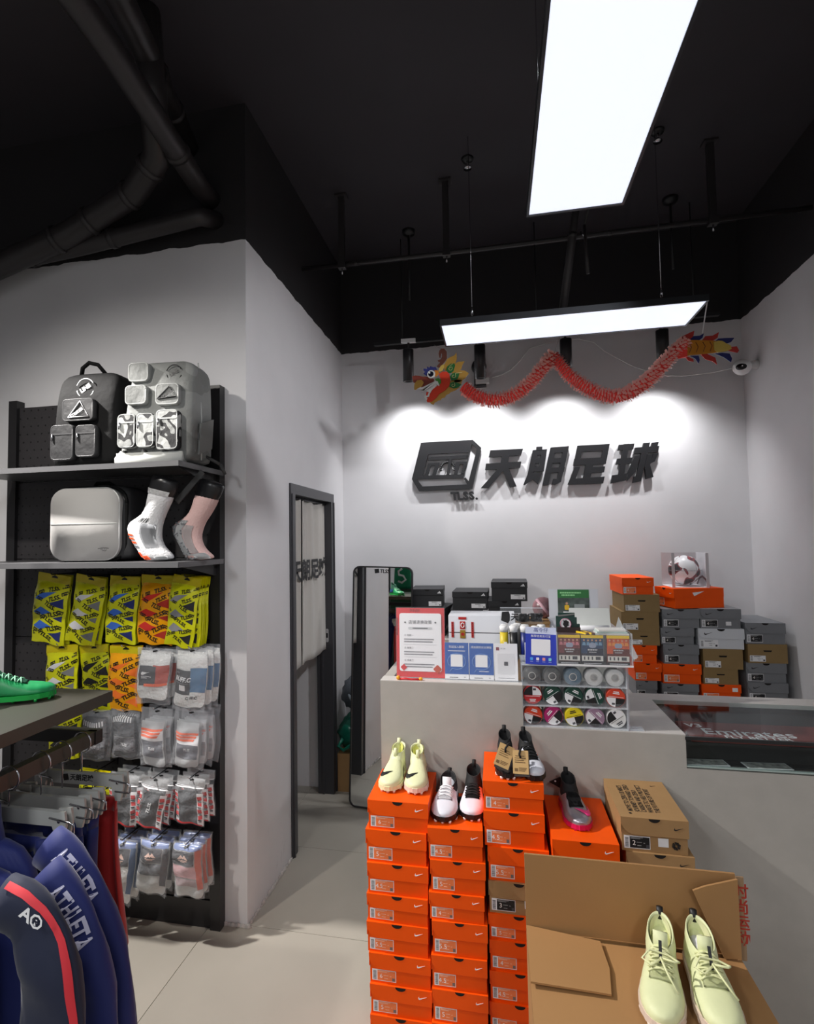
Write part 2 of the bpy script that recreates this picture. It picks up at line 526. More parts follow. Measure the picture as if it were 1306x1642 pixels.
jr = thing('red_jersey', 'folded dark red football shirt with white sponsor lettering under the counter glass', 'shirt', (.63, 2.02, 1.008))
obj('folded_cloth', MB().box(0, .52, .0, .17, 0, .013).bevel(.005, 3), mat('dark_red_jersey', (118, 34, 26), .8, bump=.15, bscale=25), jr)
def flat_text(s, size, m, par, x, y, z, bold=0., sx=1., shear=0., align='LEFT'):
    me = text_mesh(s, size, bold, shear, align).copy()
    for v in me.vertices: v.co.x *= sx
    return obj('lettering', me, m, par, (x, y, z))
flat_text('Emirates', .082, WHITE, jr, .055, .066, .0136, .012, 1.0)
flat_text('FLY BETTER', .034, WHITE, jr, .11, .022, .0136, .02, 1.15)
flat_text('V3', .05, WHITE, jr, .02, .125, .0136, .02)
jk = thing('black_jersey', 'folded black football shirt with white emblem further along inside the counter glass', 'shirt', (1.17, 2.02, 1.008))
obj('folded_cloth', MB().box(0, .40, 0, .17, 0, .013).bevel(.005, 3), mat('dark_jersey', (20, 20, 24), .8), jk)
obj('emblem', MB().prism(circle(.05, .10, .03), 0, .0008, Matrix.Rotation(PI / 2, 4, 'X') @ Matrix.Scale(-1, 4, (0, 1, 0))), WHITE, jk, (0, 0, .0136))
rs_ = thing('display_riser', 'long black felt riser block inside the glass display under the folded shirts', 'riser', (.61, 2.075, .9325))
obj('block', MB().box(.0, 1.0, 0, .30, 0, .0735), mat('black_felt'), rs_)
obj('front_lip', MB().box(.0, 1.0, -.06, 0, .066, .0735), mat('black_felt'), rs_)
def photo_card(x, y, label):
    t = thing('photo_card', label, 'card', (x, y, .9325), .08)
    obj('card', MB().box(0, .13, 0, .045, 0, .002), mat('patterned_card', (170, 170, 165), .4, vary=.75, vscale=45), t)
    obj('card_border', MB().box(-.004, .134, -.004, .049, -.0005, .0012), WHITE, t)
photo_card(.612, 1.96 + .053, 'small grey patterned photo card on the black felt behind the counter front glass')
photo_card(.80, 1.96 + .053, 'second grey patterned photo card on the black felt, further from the glass corner')

# ------------------------------------------------------------------ shoeboxes
ORANGE = mat('orange_cardboard', (246, 86, 0), 0.55, vary=.03, vscale=14, spec=.25)
ORANGE_L = mat('orange_label_field', (246, 130, 74), 0.5)
KRAFT = mat('kraft_cardboard', (164, 128, 84), 0.75, vary=.04, vscale=20, bump=.02, bscale=200)
KRAFT2 = mat('dull_kraft_cardboard', (142, 116, 74), 0.75, vary=.04, vscale=20)
GREYBOX = mat('grey_cardboard', (122, 124, 128), 0.55, vary=.03, vscale=14)
WHITEBOX = mat('white_cardboard', (214, 217, 222), 0.5)
BLACKBOX = mat('black_cardboard', (36, 37, 40), 0.55, vary=.05, vscale=14)
HOLE = mat('dark_opening', (16, 10, 7), 0.9)  # flat dark patch painting the shade inside the hand and thumb holes
_box = {}
def shoebox(kind, w, d, h, loc, rz, label, group=None, size='5', extra=None):
    """cardboard shoebox; origin at the middle of its base front edge, front towards -Y"""
    body_m, mark_m, field_m = {'orange': (ORANGE, WHITE, ORANGE_L), 'kraft': (KRAFT, BLACK, BLACK), 'grey': (GREYBOX, BLACK, BLACK),
                               'white': (WHITEBOX, BLACK, WHITE), 'plain': (KRAFT2, None, WHITE), 'black': (BLACKBOX, WHITE, WHITE)}[kind]
    t = thing('shoebox', label, 'shoebox', loc, rz, group)
    key = (kind, w, d, h)
    if key not in _box:
        L = {}
        hl = h * .5 if kind != 'plain' else h
        lw = w / 2 + .0025
        if kind == 'plain':
            L['body'] = (MB().box(-w / 2, w / 2, 0, d, 0, h).bevel(.002, 1).done('body'), body_m, None)
            ho = [(-.022, h * .68), (.022, h * .68), (.018, h * .60), (-.018, h * .60)]
            L['hand_hole'] = (MB().prism(ho, -.0006, .001).done('hand_hole'), HOLE, None)
            L['lid'] = (MB().box(-w / 2, w / 2, -.001, d, h - .0012, h + .0005).done('lid'), body_m, None)
        else:
            L['body'] = (MB().box(-w / 2, w / 2, .0045, d, 0, h - .003).bevel(.0015, 1).done('body'), body_m, None)
            mb = MB()
            r = hl * .8
            if kind == 'black':
                fl = [(-lw, h), (lw, h), (lw, h - hl * .62), (-lw, h - hl * .62)]
                hl *= .62
            elif kind in ('orange', 'kraft', 'grey', 'white'):
                fl = [(-lw, h), (lw, h), (lw, h - hl)] + [(-lw + r - r * math.sin(a * PI / 12) * 1.0, h - hl + r - r * math.cos(a * PI / 12)) for a in range(0, 7)]
            mb.prism([(a, min(b, h - .0004)) for a, b in fl], -.003, .0005)
            mb.box(-lw, lw, -.0025, d + .0025, h - .0025, h)
            mb.box(-lw, -w / 2, 0, d, h - hl * .9, h - .0025).box(w / 2, lw, 0, d, h - hl * .9, h - .0025)
            L['lid'] = (mb.fix().done('lid'), body_m, None)
            hr = w * .088
            hole = [(hr * math.cos(a * PI / 10 + PI), h - .0012 + hr * .62 * math.sin(a * PI / 10 + PI)) for a in range(11)]
            L['thumb_hole'] = (MB().prism(hole, -.0037, -.001).done('thumb_hole'), HOLE, 'lid')
            mk = MB()
            if kind == 'black':
                for q in three_bars(w * .32, h - hl * .72, w * .12): mk.prism(q, -.0037, -.002)
            elif kind in ('grey', 'white'):
                mk.prism(tick(-w * .38, h - hl * .62, w * .19), -.0037, -.002)
            else:
                mk.prism(tick(w * .29, h - hl * .58, w * .135), -.0037, -.002)
            L['logo_mark'] = (mk.done('logo_mark'), mark_m, 'lid')
        # label on the body front
        x0 = -w / 2 + w * .035
        lwid, lh = w * .40, h * .36
        z0 = h * .08
        if kind == 'black':
            x0, z0, lh = w * .04, h * .10, h * .24
        if kind == 'plain':
            x0, z0, lh = -w / 2 + w * .04, h * .08, h * .32
        yl = .0045 if kind != 'plain' else 0
        L['label'] = (MB().box(x0, x0 + lwid, yl - .0008, yl + .001, z0, z0 + lh).done('label'), WHITE, None)
        if kind in ('orange', 'kraft', 'grey'):
            L['label_field'] = (MB().box(x0 + lwid * .22, x0 + lwid * .975, yl - .0012, yl, z0 + lh * .06, z0 + lh * .94).done('label_field'), field_m, 'label')
        bc = MB()
        rn = random.Random(4)
        if kind != 'black':
            q = z0 + lh * .1
            while q < z0 + lh * .88:
                s = rn.choice((.02, .035, .05)) * lh
                bc.box(x0 + lwid * .04, x0 + lwid * .17, yl - .0012, yl, q, q + s)
                q += s + lh * .035
        bc.box(x0 + lwid * .84, x0 + lwid * .95, yl - .0016, yl, z0 + lh * .10, z0 + lh * .36)
        L['barcode'] = (bc.done('barcode'), DARKGREY if kind != 'orange' else mat('barcode_grey', (120, 112, 110)), 'label')
        ln = MB()
        for q, a, b in ((.86, .25, .72), (.78, .25, .62), (.5, .48, .68), (.46, .74, .8), (.24, .5, .66)):
            ln.box(x0 + lwid * a, x0 + lwid * b, yl - .0015, yl, z0 + lh * q, z0 + lh * (q + .045))
        L['label_lines'] = (ln.done('label_lines'), {'orange': mat('label_line_orange', (248, 190, 160)), 'kraft': mat('label_line_grey', (150, 150, 150)), 'grey': mat('label_line_grey')}.get(kind, DARKGREY), 'label')
        for k, (me, mm, p) in L.items():
            me.materials.append(mm)
        _box[key] = (L, x0, lwid, z0, lh)
    L, x0, lwid, z0, lh = _box[key]
    made = {}
    for k, (me, mm, p) in L.items():
        made[k] = obj(k, me, None, made[p] if p else t)
        if k in ('barcode', 'label_lines', 'logo_mark') and kind != 'x': made[k]['kind'] = 'stuff'
    if size and kind in ('orange', 'kraft', 'grey'):
        print_text('size_number', size, lh * .55, mat('label_size_white', (250, 240, 235)), made['label'], (x0 + lwid * .38, .0045 - .0018, z0 + lh * .45))
    return t

# four stacks of children's boxes and one kraft stack against the counter front
def stack(x0, x1, y, depth, tops, kinds, rots, labels, sizes, grp, dxs=None):
    """tops: descending z of each box top (last one rests on the floor)"""
    z = tops + [0.0]
    for i in range(len(tops)):
        w = x1 - x0
        dx = dxs[i] if dxs and i < len(dxs) else random.uniform(-.003, .003)
        rz = rots[i] if i < len(rots) else random.uniform(-.01, .01)
        shoebox(kinds[i] if i < len(kinds) else 'orange', round(w, 3), depth, round(z[i] - z[i + 1], 4), ((x0 + x1) / 2 + dx, y, z[i + 1]), rz,
                labels(i), grp, sizes[i % len(sizes)])
ORD = ['topmost', 'second', 'third', 'fourth', 'fifth', 'sixth', 'seventh', 'eighth', 'ninth', 'tenth']
def lower(n, first):
    return [first - (first / n) * k for k in range(n)]
S1 = [.86, .766, .662, .564, .477] + lower(4, .381)
stack(-.430, -.236, 1.752, .236, S1, [], [0, 0, .01, -.015, .0], lambda i: f'orange shoebox, {ORD[i]} from the top of the stack under the pale yellow boots', ['6', '5', '4.5', '6', '5.5'], 'orange shoeboxes before the counter', [0, -.008, -.004, -.007, -.008, -.002])
S2 = [.795, .697, .597, .512] + lower(4, .408)
stack(-.229, -.062, 1.742, .24, S2, [], [.05, .03, .01, .03, .02], lambda i: f'orange shoebox, {ORD[i]} from the top of the stack under the two white boots', ['4.5', '5', '4', '5.5'], 'orange shoeboxes before the counter', [-.004, .002, -.004, .004])
S3 = [.943, .851, .743, .639, .541] + lower(5, .463)
stack(-.052, .128, 1.76, .232, S3, ['orange', 'orange', 'orange', 'kraft'], [.0, .0, .0, .0], lambda i: (f'orange shoebox, {ORD[i]} from the top of the stack under the black tagged boots' if i != 3 else 'lone kraft brown shoebox fourth in the stack under the black tagged boots'), ['4', '4.5', '5.5', '3', '5'], 'orange shoeboxes before the counter', [-.006, -.006, .004, .004])
S4 = [.811 - .1014 * k for k in range(8)]
stack(.143, .325, 1.705, .28, S4, [], [0, 0, 0], lambda i: ('orange shoebox carrying the single silver and pink shoe' if i == 0 else f'orange shoebox, {ORD[i]} from the top of the column under the silver boot'), ['5', '6'], 'orange shoeboxes before the counter', [0, .002, 0])
S5 = [.875, .775, .675] + lower(6, .579)
stack(.343, .523, 1.742, .255, S5, ['kraft'] * 9, [0, -.01], lambda i: ('kraft brown shoebox with printed slogan lid on top of the brown stack' if i == 0 else ('kraft brown shoebox second in the brown stack, just above the carton rim' if i == 1 else f'kraft brown shoebox, {ORD[i]} down in the brown stack behind the open carton')), ['2', '3'], 'kraft shoeboxes before the counter', [0, .012, .005])
# slogan printed across the lid of the top kraft box
top5 = [o for o in D.objects if o.get('label', '').startswith('kraft brown shoebox with printed slogan')][0]
for k, s in enumerate(('MOVE TO ZERO IS NIKE\'S', 'JOURNEY TOWARD ZERO', 'CARBON AND ZERO', 'WASTE TO HELP PROTECT', 'THE FUTURE OF SPORT')):
    me = text_mesh(s, .021, .012, 0, 'LEFT').copy()
    for v in me.vertices: v.co.x *= .72
    obj('slogan', me, BLACK, top5, (-.055 + .0195 * k, .035, .1008), (0, 0, PI / 2))
obj('lid_mark', MB().prism(tick(0, 0, .018), 0, .0006, Matrix.Rotation(-PI / 2, 4, 'X')), BLACK, top5, (.045, .215, .1012))
obj('lid_stamp', MB().prism(circle(0, 0, .004), 0, .0006, Matrix.Rotation(-PI / 2, 4, 'X')), BLACK, top5, (-.06, .022, .1012))
sw = MB()
for k in range(8):
    a = k * PI / 4
    sw.prism([(.003 * math.cos(a), .003 * math.sin(a)), (.0105 * math.cos(a - .2), .0105 * math.sin(a - .2)), (.012 * math.cos(a + .35), .012 * math.sin(a + .35)), (.006 * math.cos(a + .45), .006 * math.sin(a + .45))], -.0008, .002)
obj('sunburst_mark', sw, BLACK, top5, (.058, 0, .026))
obj('price_sticker', MB().box(-.014, .014, -.001, .002, -.012, .012), WHITE, top5, (.024, .004, .031))
k2 = [o for o in D.objects if o.get('label', '').startswith('kraft brown shoebox second in the brown')][0]
obj('price_sticker', MB().box(-.014, .014, -.001, .002, -.012, .012), WHITE, k2, (.01, 0, .035), (0, .3, 0))
k3 = [o for o in D.objects if o.get('label', '').startswith('lone kraft')][0]
obj('price_sticker', MB().box(-.012, .012, -.001, .002, -.012, .012), WHITE, k3, (.028, 0, .036))

# ------------------------------------------------------------------ boxes kept along the back wall
cab_m = mat('grey_back_cabinet', (150, 148, 146), .6)
bc = thing('back_cabinet', 'low grey cabinet along the back wall carrying the shoebox stock', 'cabinet', (0, 3.43, 0))
obj('carcass', MB().box(.33, 1.62, 0, .47, 0, .74), cab_m, bc)
obj('top', MB().box(.32, 1.628, -.01, .48, .74, .754), ctop, bc)
bt = thing('tall_cabinet', 'taller grey cabinet by the mirror carrying the black shoeboxes', 'cabinet', (0, 3.43, 0))
obj('carcass', MB().box(-.535, .30, 0, .47, 0, 1.06), cab_m, bt)
obj('top', MB().box(-.545, .305, -.01, .48, 1.06, 1.075), ctop, bt)
RG = 'shoeboxes stacked along the back wall'
def column(xs, zs, kinds, labels, y=3.45, d=.33, rots=None):
    for i, k in enumerate(kinds):
        x0, x1 = xs[i]
        shoebox(k, round(x1 - x0, 3), d, round(zs[i] - zs[i + 1], 3), ((x0 + x1) / 2, y, zs[i + 1]), rots[i] if rots else 0, labels[i], RG, '4')
A = 'in the column nearest the tape rack'
column([(.733, .905), (.738, .936), (.720, .928), (.756, .928), (.768, .908), (.785, .93), (.790, .902)], [1.457, 1.357, 1.255, 1.142, 1.06, .956, .854, .754],
       ['orange', 'plain', 'plain', 'plain', 'orange', 'orange', 'grey'],
       [f'small orange shoebox on top {A}', f'plain kraft shoebox under the small orange one {A}', f'widest plain kraft shoebox {A}', f'narrow plain kraft shoebox above the lower orange ones {A}',
        f'upper of two lower orange shoeboxes {A}', f'lower of two lower orange shoeboxes {A}', f'grey shoebox at the bottom {A}'], rots=[.02, 0, 0, .01, 0, .02, 0])
B = 'in the middle back column'
column([(.948, 1.146), (.937, 1.112), (.948, 1.134), (.938, 1.142), (.934, 1.124)], [1.273, 1.164, 1.069, .956, .843, .754], ['grey', 'grey', 'grey', 'orange', 'grey'],
       [f'grey shoebox on top {B}', f'narrow grey shoebox second {B}', f'grey shoebox just above the orange one {B}', f'orange shoebox {B}', f'grey shoebox under the orange one {B}'])
C = 'in the back column below the ball'
column([(1.152, 1.362), (1.138, 1.374), (1.158, 1.364), (1.155, 1.335), (1.145, 1.345)], [1.277, 1.164, 1.047, .934, .847, .754], ['grey', 'white', 'plain', 'plain', 'orange'],
       [f'grey shoebox with white sticker on top {C}', 'white shoebox with a black curved mark', f'plain kraft shoebox right under the white one {C}', f'lower plain kraft shoebox {C}', f'orange shoebox with white sticker {C}'], rots=[0, -.01, 0, 0, .01])
Dd = 'in the last column by the side wall'
column([(1.385, 1.585), (1.392, 1.592), (1.380, 1.58), (1.384, 1.584)], [1.20, 1.08, .974, .864, .754], ['grey', 'plain', 'grey', 'grey'],
       [f'grey shoebox on top {Dd}', f'plain kraft shoebox {Dd}', f'grey shoebox under the kraft one {Dd}', f'bottom grey shoebox {Dd}'])
for lab, x in (('grey shoebox with white sticker on top', .04), ('orange shoebox with white sticker', .07)):
    o = [q for q in D.objects if q.get('label', '').startswith(lab)][0]
    obj('price_sticker', MB().box(-.014, .014, -.001, .002, -.011, .011), WHITE, o, (x, -.003, .03 if 'grey' in lab else .065))
BG = 'black shoeboxes beside the mirror'
for x0, x1, zb, zt, rz, lab in ((-.55, -.34, 1.075, 1.145, 0, 'flat black shoebox at the bottom behind the red framed notice'), (-.535, -.335, 1.145, 1.262, -.12, 'black shoebox under the one touching the mirror'),
                                (-.548, -.345, 1.262, 1.382, .06, 'black shoebox on top right beside the mirror'), (-.285, -.09, 1.075, 1.155, 0, 'flat black shoebox at the bottom of the middle black pile'),
                                (-.295, -.095, 1.155, 1.252, .03, 'black shoebox below the top of the middle black pile'), (-.283, -.063, 1.252, 1.366, -.02, 'black shoebox on top of the middle black pile'),
                                (-.04, .17, 1.075, 1.192, 0, 'black shoebox at the bottom of the tallest black pile'), (-.058, .142, 1.192, 1.309, .02, 'black shoebox second in the tallest black pile'),
                                (-.036, .183, 1.309, 1.428, -.03, 'black shoebox topmost of the tallest black pile')):
    shoebox('black', round(x1 - x0, 3), .30, round(zt - zb, 3), ((x0 + x1) / 2, 3.5, zb), rz, lab, BG, None)
# wide orange box lying long side out, under the boxed ball
ob = shoebox('orange', .20, .30, .115, (1.30, 3.49, 1.277), -1.22 + PI * 2, 'wide orange shoebox lying sideways under the boxed football', RG, '6')
ob.location = (.99, 3.545, 1.277)
ob.rotation_euler.z = -1.32
obj('torn_patch', MB().prism([(0, 0), (.06, .028), (-.01, .02)], -.001, .001), WHITE, ob, (.1025, .12, .07), (0, 0, PI / 2))
# outlines measured in metres on the planes where the things hang (x, z)
SIGN = {'emblem': [[(-0.52, 2.413), (-0.145, 2.413), (-0.177, 2.324), (-0.468, 2.325)], [(-0.52, 2.413), (-0.468, 2.325), (-0.514, 2.163), (-0.592, 2.147)], [(-0.145, 2.413), (-0.177, 2.327), (-0.21, 2.166), (-0.217, 2.139)], [(-0.592, 2.147), (-0.514, 2.169), (-0.21, 2.169), (-0.217, 2.139)], [(-0.145, 2.413), (-0.087, 2.353), (-0.117, 2.347), (-0.156, 2.388)], [(-0.087, 2.353), (-0.156, 2.061), (-0.193, 2.075), (-0.117, 2.35)], [(-0.156, 2.061), (-0.542, 2.058), (-0.537, 2.09), (-0.191, 2.094)], [(-0.592, 2.147), (-0.542, 2.058), (-0.515, 2.089), (-0.56, 2.152)], [(-0.217, 2.139), (-0.202, 2.143), (-0.17, 2.104), (-0.191, 2.09)]],
 'emblem_net': [[(-0.465, 2.304), (-0.188, 2.306), (-0.193, 2.281), (-0.472, 2.279)], [(-0.469, 2.259), (-0.389, 2.26), (-0.396, 2.241), (-0.451, 2.24), (-0.474, 2.169), (-0.5, 2.168)], [(-0.389, 2.26), (-0.396, 2.227), (-0.416, 2.17), (-0.443, 2.169), (-0.42, 2.242)], [(-0.316, 2.292), (-0.295, 2.293), (-0.319, 2.166), (-0.34, 2.167)], [(-0.271, 2.26), (-0.189, 2.261), (-0.194, 2.241), (-0.242, 2.24), (-0.264, 2.171), (-0.285, 2.169)], [(-0.189, 2.261), (-0.2, 2.219), (-0.219, 2.173), (-0.237, 2.17), (-0.215, 2.242)]],
 'ch1': [[(-0.024, 2.332), (0.204, 2.332), (0.188, 2.287), (-0.036, 2.282)], [(-0.056, 2.238), (0.189, 2.242), (0.18, 2.198), (-0.064, 2.193)], [(0.059, 2.305), (0.111, 2.306), (0.09, 2.206), (0.038, 2.198)], [(0.036, 2.209), (0.085, 2.208), (-0.045, 2.062), (-0.097, 2.064)], [(0.05, 2.208), (0.097, 2.206), (0.151, 2.069), (0.105, 2.061)]],
 'ch2': [[(0.269, 2.319), (0.366, 2.321), (0.359, 2.283), (0.261, 2.282)], [(0.269, 2.319), (0.307, 2.32), (0.258, 2.115), (0.208, 2.075), (0.197, 2.076), (0.228, 2.149)], [(0.256, 2.259), (0.356, 2.261), (0.348, 2.226), (0.25, 2.225)], [(0.243, 2.198), (0.34, 2.202), (0.333, 2.168), (0.237, 2.166)], [(0.332, 2.32), (0.366, 2.321), (0.339, 2.168), (0.302, 2.166)], [(0.294, 2.341), (0.335, 2.341), (0.332, 2.316), (0.292, 2.315)], [(0.215, 2.117), (0.268, 2.153), (0.308, 2.157), (0.327, 2.156), (0.297, 2.077), (0.266, 2.112), (0.217, 2.084)], [(0.389, 2.331), (0.512, 2.335), (0.503, 2.294), (0.381, 2.291)], [(0.389, 2.331), (0.425, 2.332), (0.367, 2.07), (0.326, 2.068)], [(0.479, 2.332), (0.512, 2.333), (0.452, 2.089), (0.413, 2.069), (0.39, 2.073), (0.401, 2.112), (0.424, 2.109)], [(0.378, 2.254), (0.493, 2.256), (0.486, 2.222), (0.371, 2.219)], [(0.365, 2.187), (0.48, 2.191), (0.472, 2.156), (0.358, 2.154)]],
 'ch3': [[(0.568, 2.335), (0.778, 2.337), (0.769, 2.293), (0.559, 2.291)], [(0.568, 2.335), (0.606, 2.336), (0.577, 2.205), (0.539, 2.203)], [(0.74, 2.335), (0.778, 2.336), (0.749, 2.203), (0.711, 2.202)], [(0.545, 2.244), (0.756, 2.247), (0.748, 2.201), (0.536, 2.199)], [(0.619, 2.206), (0.667, 2.206), (0.639, 2.08), (0.59, 2.082)], [(0.652, 2.181), (0.743, 2.183), (0.735, 2.144), (0.644, 2.142)], [(0.544, 2.187), (0.58, 2.188), (0.555, 2.121), (0.534, 2.072), (0.496, 2.069)], [(0.549, 2.107), (0.738, 2.114), (0.727, 2.068), (0.496, 2.068)]],
 'ch4': [[(0.837, 2.328), (0.936, 2.331), (0.927, 2.292), (0.828, 2.29)], [(0.823, 2.233), (0.92, 2.237), (0.91, 2.196), (0.812, 2.193)], [(0.787, 2.121), (0.881, 2.13), (0.874, 2.083), (0.774, 2.065)], [(0.867, 2.33), (0.904, 2.331), (0.855, 2.084), (0.818, 2.085)], [(0.939, 2.303), (1.091, 2.307), (1.081, 2.266), (0.93, 2.262)], [(0.993, 2.332), (1.034, 2.333), (0.967, 2.074), (0.915, 2.064), (0.925, 2.107), (0.939, 2.109)], [(1.047, 2.332), (1.088, 2.333), (1.079, 2.305), (1.038, 2.304)], [(0.933, 2.246), (0.97, 2.247), (0.937, 2.14), (0.879, 2.077), (0.887, 2.134)], [(1.014, 2.251), (1.047, 2.255), (1.028, 2.181), (1.046, 2.099), (1.001, 2.087), (0.994, 2.175)], [(1.052, 2.258), (1.084, 2.259), (1.058, 2.203), (1.026, 2.188)]]}
SIGN_RING = [(-0.282, 2.197), (-0.28, 2.21), (-0.281, 2.223), (-0.285, 2.235), (-0.293, 2.246), (-0.303, 2.254), (-0.315, 2.26), (-0.329, 2.262), (-0.342, 2.261), (-0.354, 2.257), (-0.365, 2.249), (-0.373, 2.239), (-0.378, 2.227), (-0.38, 2.214), (-0.378, 2.201)]
SIGN_LET = [(-0.326, 2.022), (-0.165, 2.016)]
HEAD = {'beard': [[(-0.367, 2.529), (-0.352, 2.522), (-0.345, 2.536), (-0.334, 2.54), (-0.325, 2.546), (-0.308, 2.549), (-0.301, 2.559), (-0.283, 2.563), (-0.274, 2.578), (-0.255, 2.585), (-0.246, 2.594), (-0.22, 2.601), (-0.191, 2.62), (-0.219, 2.637), (-0.262, 2.632), (-0.342, 2.584), (-0.382, 2.547)]],
 'mane': [[(-0.286, 2.757), (-0.263, 2.8), (-0.241, 2.811), (-0.219, 2.818), (-0.207, 2.836), (-0.206, 2.795), (-0.216, 2.765), (-0.251, 2.728), (-0.278, 2.726)], [(-0.243, 2.719), (-0.216, 2.765), (-0.198, 2.777), (-0.159, 2.776), (-0.175, 2.753), (-0.178, 2.736), (-0.209, 2.698), (-0.226, 2.7)], [(-0.226, 2.691), (-0.187, 2.723), (-0.159, 2.719), (-0.136, 2.702), (-0.158, 2.672), (-0.197, 2.649), (-0.223, 2.655)], [(-0.262, 2.627), (-0.244, 2.666), (-0.201, 2.667), (-0.175, 2.661), (-0.184, 2.635), (-0.219, 2.62)]],
 'ear': [[(-0.317, 2.733), (-0.303, 2.759), (-0.282, 2.767), (-0.284, 2.744), (-0.295, 2.725), (-0.31, 2.722)]],
 'cheek': [[(-0.394, 2.601), (-0.372, 2.604), (-0.341, 2.624), (-0.303, 2.655), (-0.305, 2.675), (-0.313, 2.698), (-0.313, 2.709), (-0.291, 2.72), (-0.265, 2.717), (-0.252, 2.702), (-0.247, 2.675), (-0.253, 2.631), (-0.28, 2.604), (-0.316, 2.585), (-0.333, 2.562), (-0.365, 2.539), (-0.391, 2.543), (-0.396, 2.566)]],
 'snout': [[(-0.479, 2.706), (-0.459, 2.709), (-0.436, 2.705), (-0.41, 2.698), (-0.379, 2.696), (-0.344, 2.678), (-0.349, 2.654), (-0.394, 2.637), (-0.42, 2.629), (-0.437, 2.653), (-0.473, 2.667)]],
 'nostril': [[(-0.465, 2.656), (-0.448, 2.676), (-0.421, 2.677), (-0.407, 2.66), (-0.418, 2.639), (-0.442, 2.629), (-0.456, 2.618), (-0.468, 2.621)]],
 'horn': [[(-0.311, 2.855), (-0.299, 2.867), (-0.281, 2.866), (-0.266, 2.845), (-0.266, 2.802), (-0.283, 2.779), (-0.303, 2.757), (-0.316, 2.749), (-0.329, 2.759), (-0.316, 2.773), (-0.307, 2.781), (-0.319, 2.787), (-0.322, 2.797), (-0.302, 2.801), (-0.295, 2.816), (-0.294, 2.834), (-0.299, 2.839), (-0.306, 2.808), (-0.312, 2.813), (-0.315, 2.835)]],
 'brow': [[(-0.408, 2.747), (-0.386, 2.743), (-0.388, 2.758), (-0.371, 2.75), (-0.366, 2.759), (-0.349, 2.751), (-0.334, 2.752), (-0.328, 2.74), (-0.317, 2.716), (-0.348, 2.727), (-0.379, 2.711), (-0.39, 2.699), (-0.409, 2.717), (-0.396, 2.726), (-0.408, 2.735)]],
 'brow_gold': [[(-0.343, 2.731), (-0.317, 2.727), (-0.313, 2.706), (-0.331, 2.69), (-0.344, 2.695), (-0.335, 2.713)]],
 'mouth_corner': [[(-0.34, 2.677), (-0.318, 2.68), (-0.303, 2.67), (-0.303, 2.65), (-0.314, 2.64), (-0.332, 2.646), (-0.331, 2.663)]],
 'lip_upper': [[(-0.446, 2.625), (-0.42, 2.616), (-0.412, 2.606), (-0.427, 2.608), (-0.394, 2.617), (-0.358, 2.634), (-0.332, 2.646), (-0.315, 2.63), (-0.312, 2.635), (-0.323, 2.661), (-0.34, 2.661), (-0.38, 2.645), (-0.42, 2.628)]],
 'lip_lower': [[(-0.398, 2.611), (-0.381, 2.612), (-0.336, 2.642), (-0.332, 2.635), (-0.359, 2.608), (-0.372, 2.587), (-0.377, 2.569), (-0.395, 2.566), (-0.401, 2.569), (-0.403, 2.58), (-0.387, 2.576), (-0.377, 2.596)], [(-0.403, 2.575), (-0.395, 2.566), (-0.386, 2.559), (-0.395, 2.548), (-0.405, 2.567)]],
 'curl1': [[(-0.269, 2.725), (-0.262, 2.751), (-0.242, 2.765), (-0.22, 2.765), (-0.216, 2.752), (-0.226, 2.72), (-0.243, 2.708), (-0.261, 2.711)]],
 'curl2': [[(-0.25, 2.684), (-0.235, 2.703), (-0.217, 2.708), (-0.191, 2.7), (-0.201, 2.671), (-0.218, 2.662), (-0.24, 2.663)]],
 'curl3': [[(-0.255, 2.625), (-0.245, 2.648), (-0.223, 2.653), (-0.18, 2.632), (-0.202, 2.616), (-0.228, 2.613)]]}
EYE = [(-0.361, 2.706), (-0.337, 2.704), (-0.343, 2.704), (-0.37, 2.713)]
CURLS = [[(-0.229, 2.762), (-0.251, 2.746), (-0.234, 2.742), (-0.233, 2.731), (-0.239, 2.724), (-0.247, 2.724), (-0.253, 2.728), (-0.254, 2.735), (-0.251, 2.739), (-0.246, 2.74), (-0.244, 2.737)], [(-0.174, 2.705), (-0.217, 2.703), (-0.214, 2.695), (-0.213, 2.684), (-0.219, 2.677), (-0.227, 2.677), (-0.233, 2.681), (-0.234, 2.688), (-0.231, 2.692), (-0.227, 2.693), (-0.224, 2.69)], [(-0.186, 2.642), (-0.223, 2.649), (-0.22, 2.638), (-0.219, 2.629), (-0.225, 2.623), (-0.232, 2.622), (-0.237, 2.627), (-0.238, 2.632), (-0.235, 2.636), (-0.231, 2.637), (-0.229, 2.634)]]
DBODY = [(-0.165, 2.621), (-0.11, 2.571), (-0.037, 2.536), (0.036, 2.527), (0.11, 2.541), (0.183, 2.581), (0.25, 2.644), (0.309, 2.714), (0.357, 2.77), (0.4, 2.707), (0.451, 2.636), (0.519, 2.579), (0.603, 2.522), (0.687, 2.498), (0.771, 2.517), (0.857, 2.573), (0.942, 2.656), (1.011, 2.737), (1.064, 2.782)]
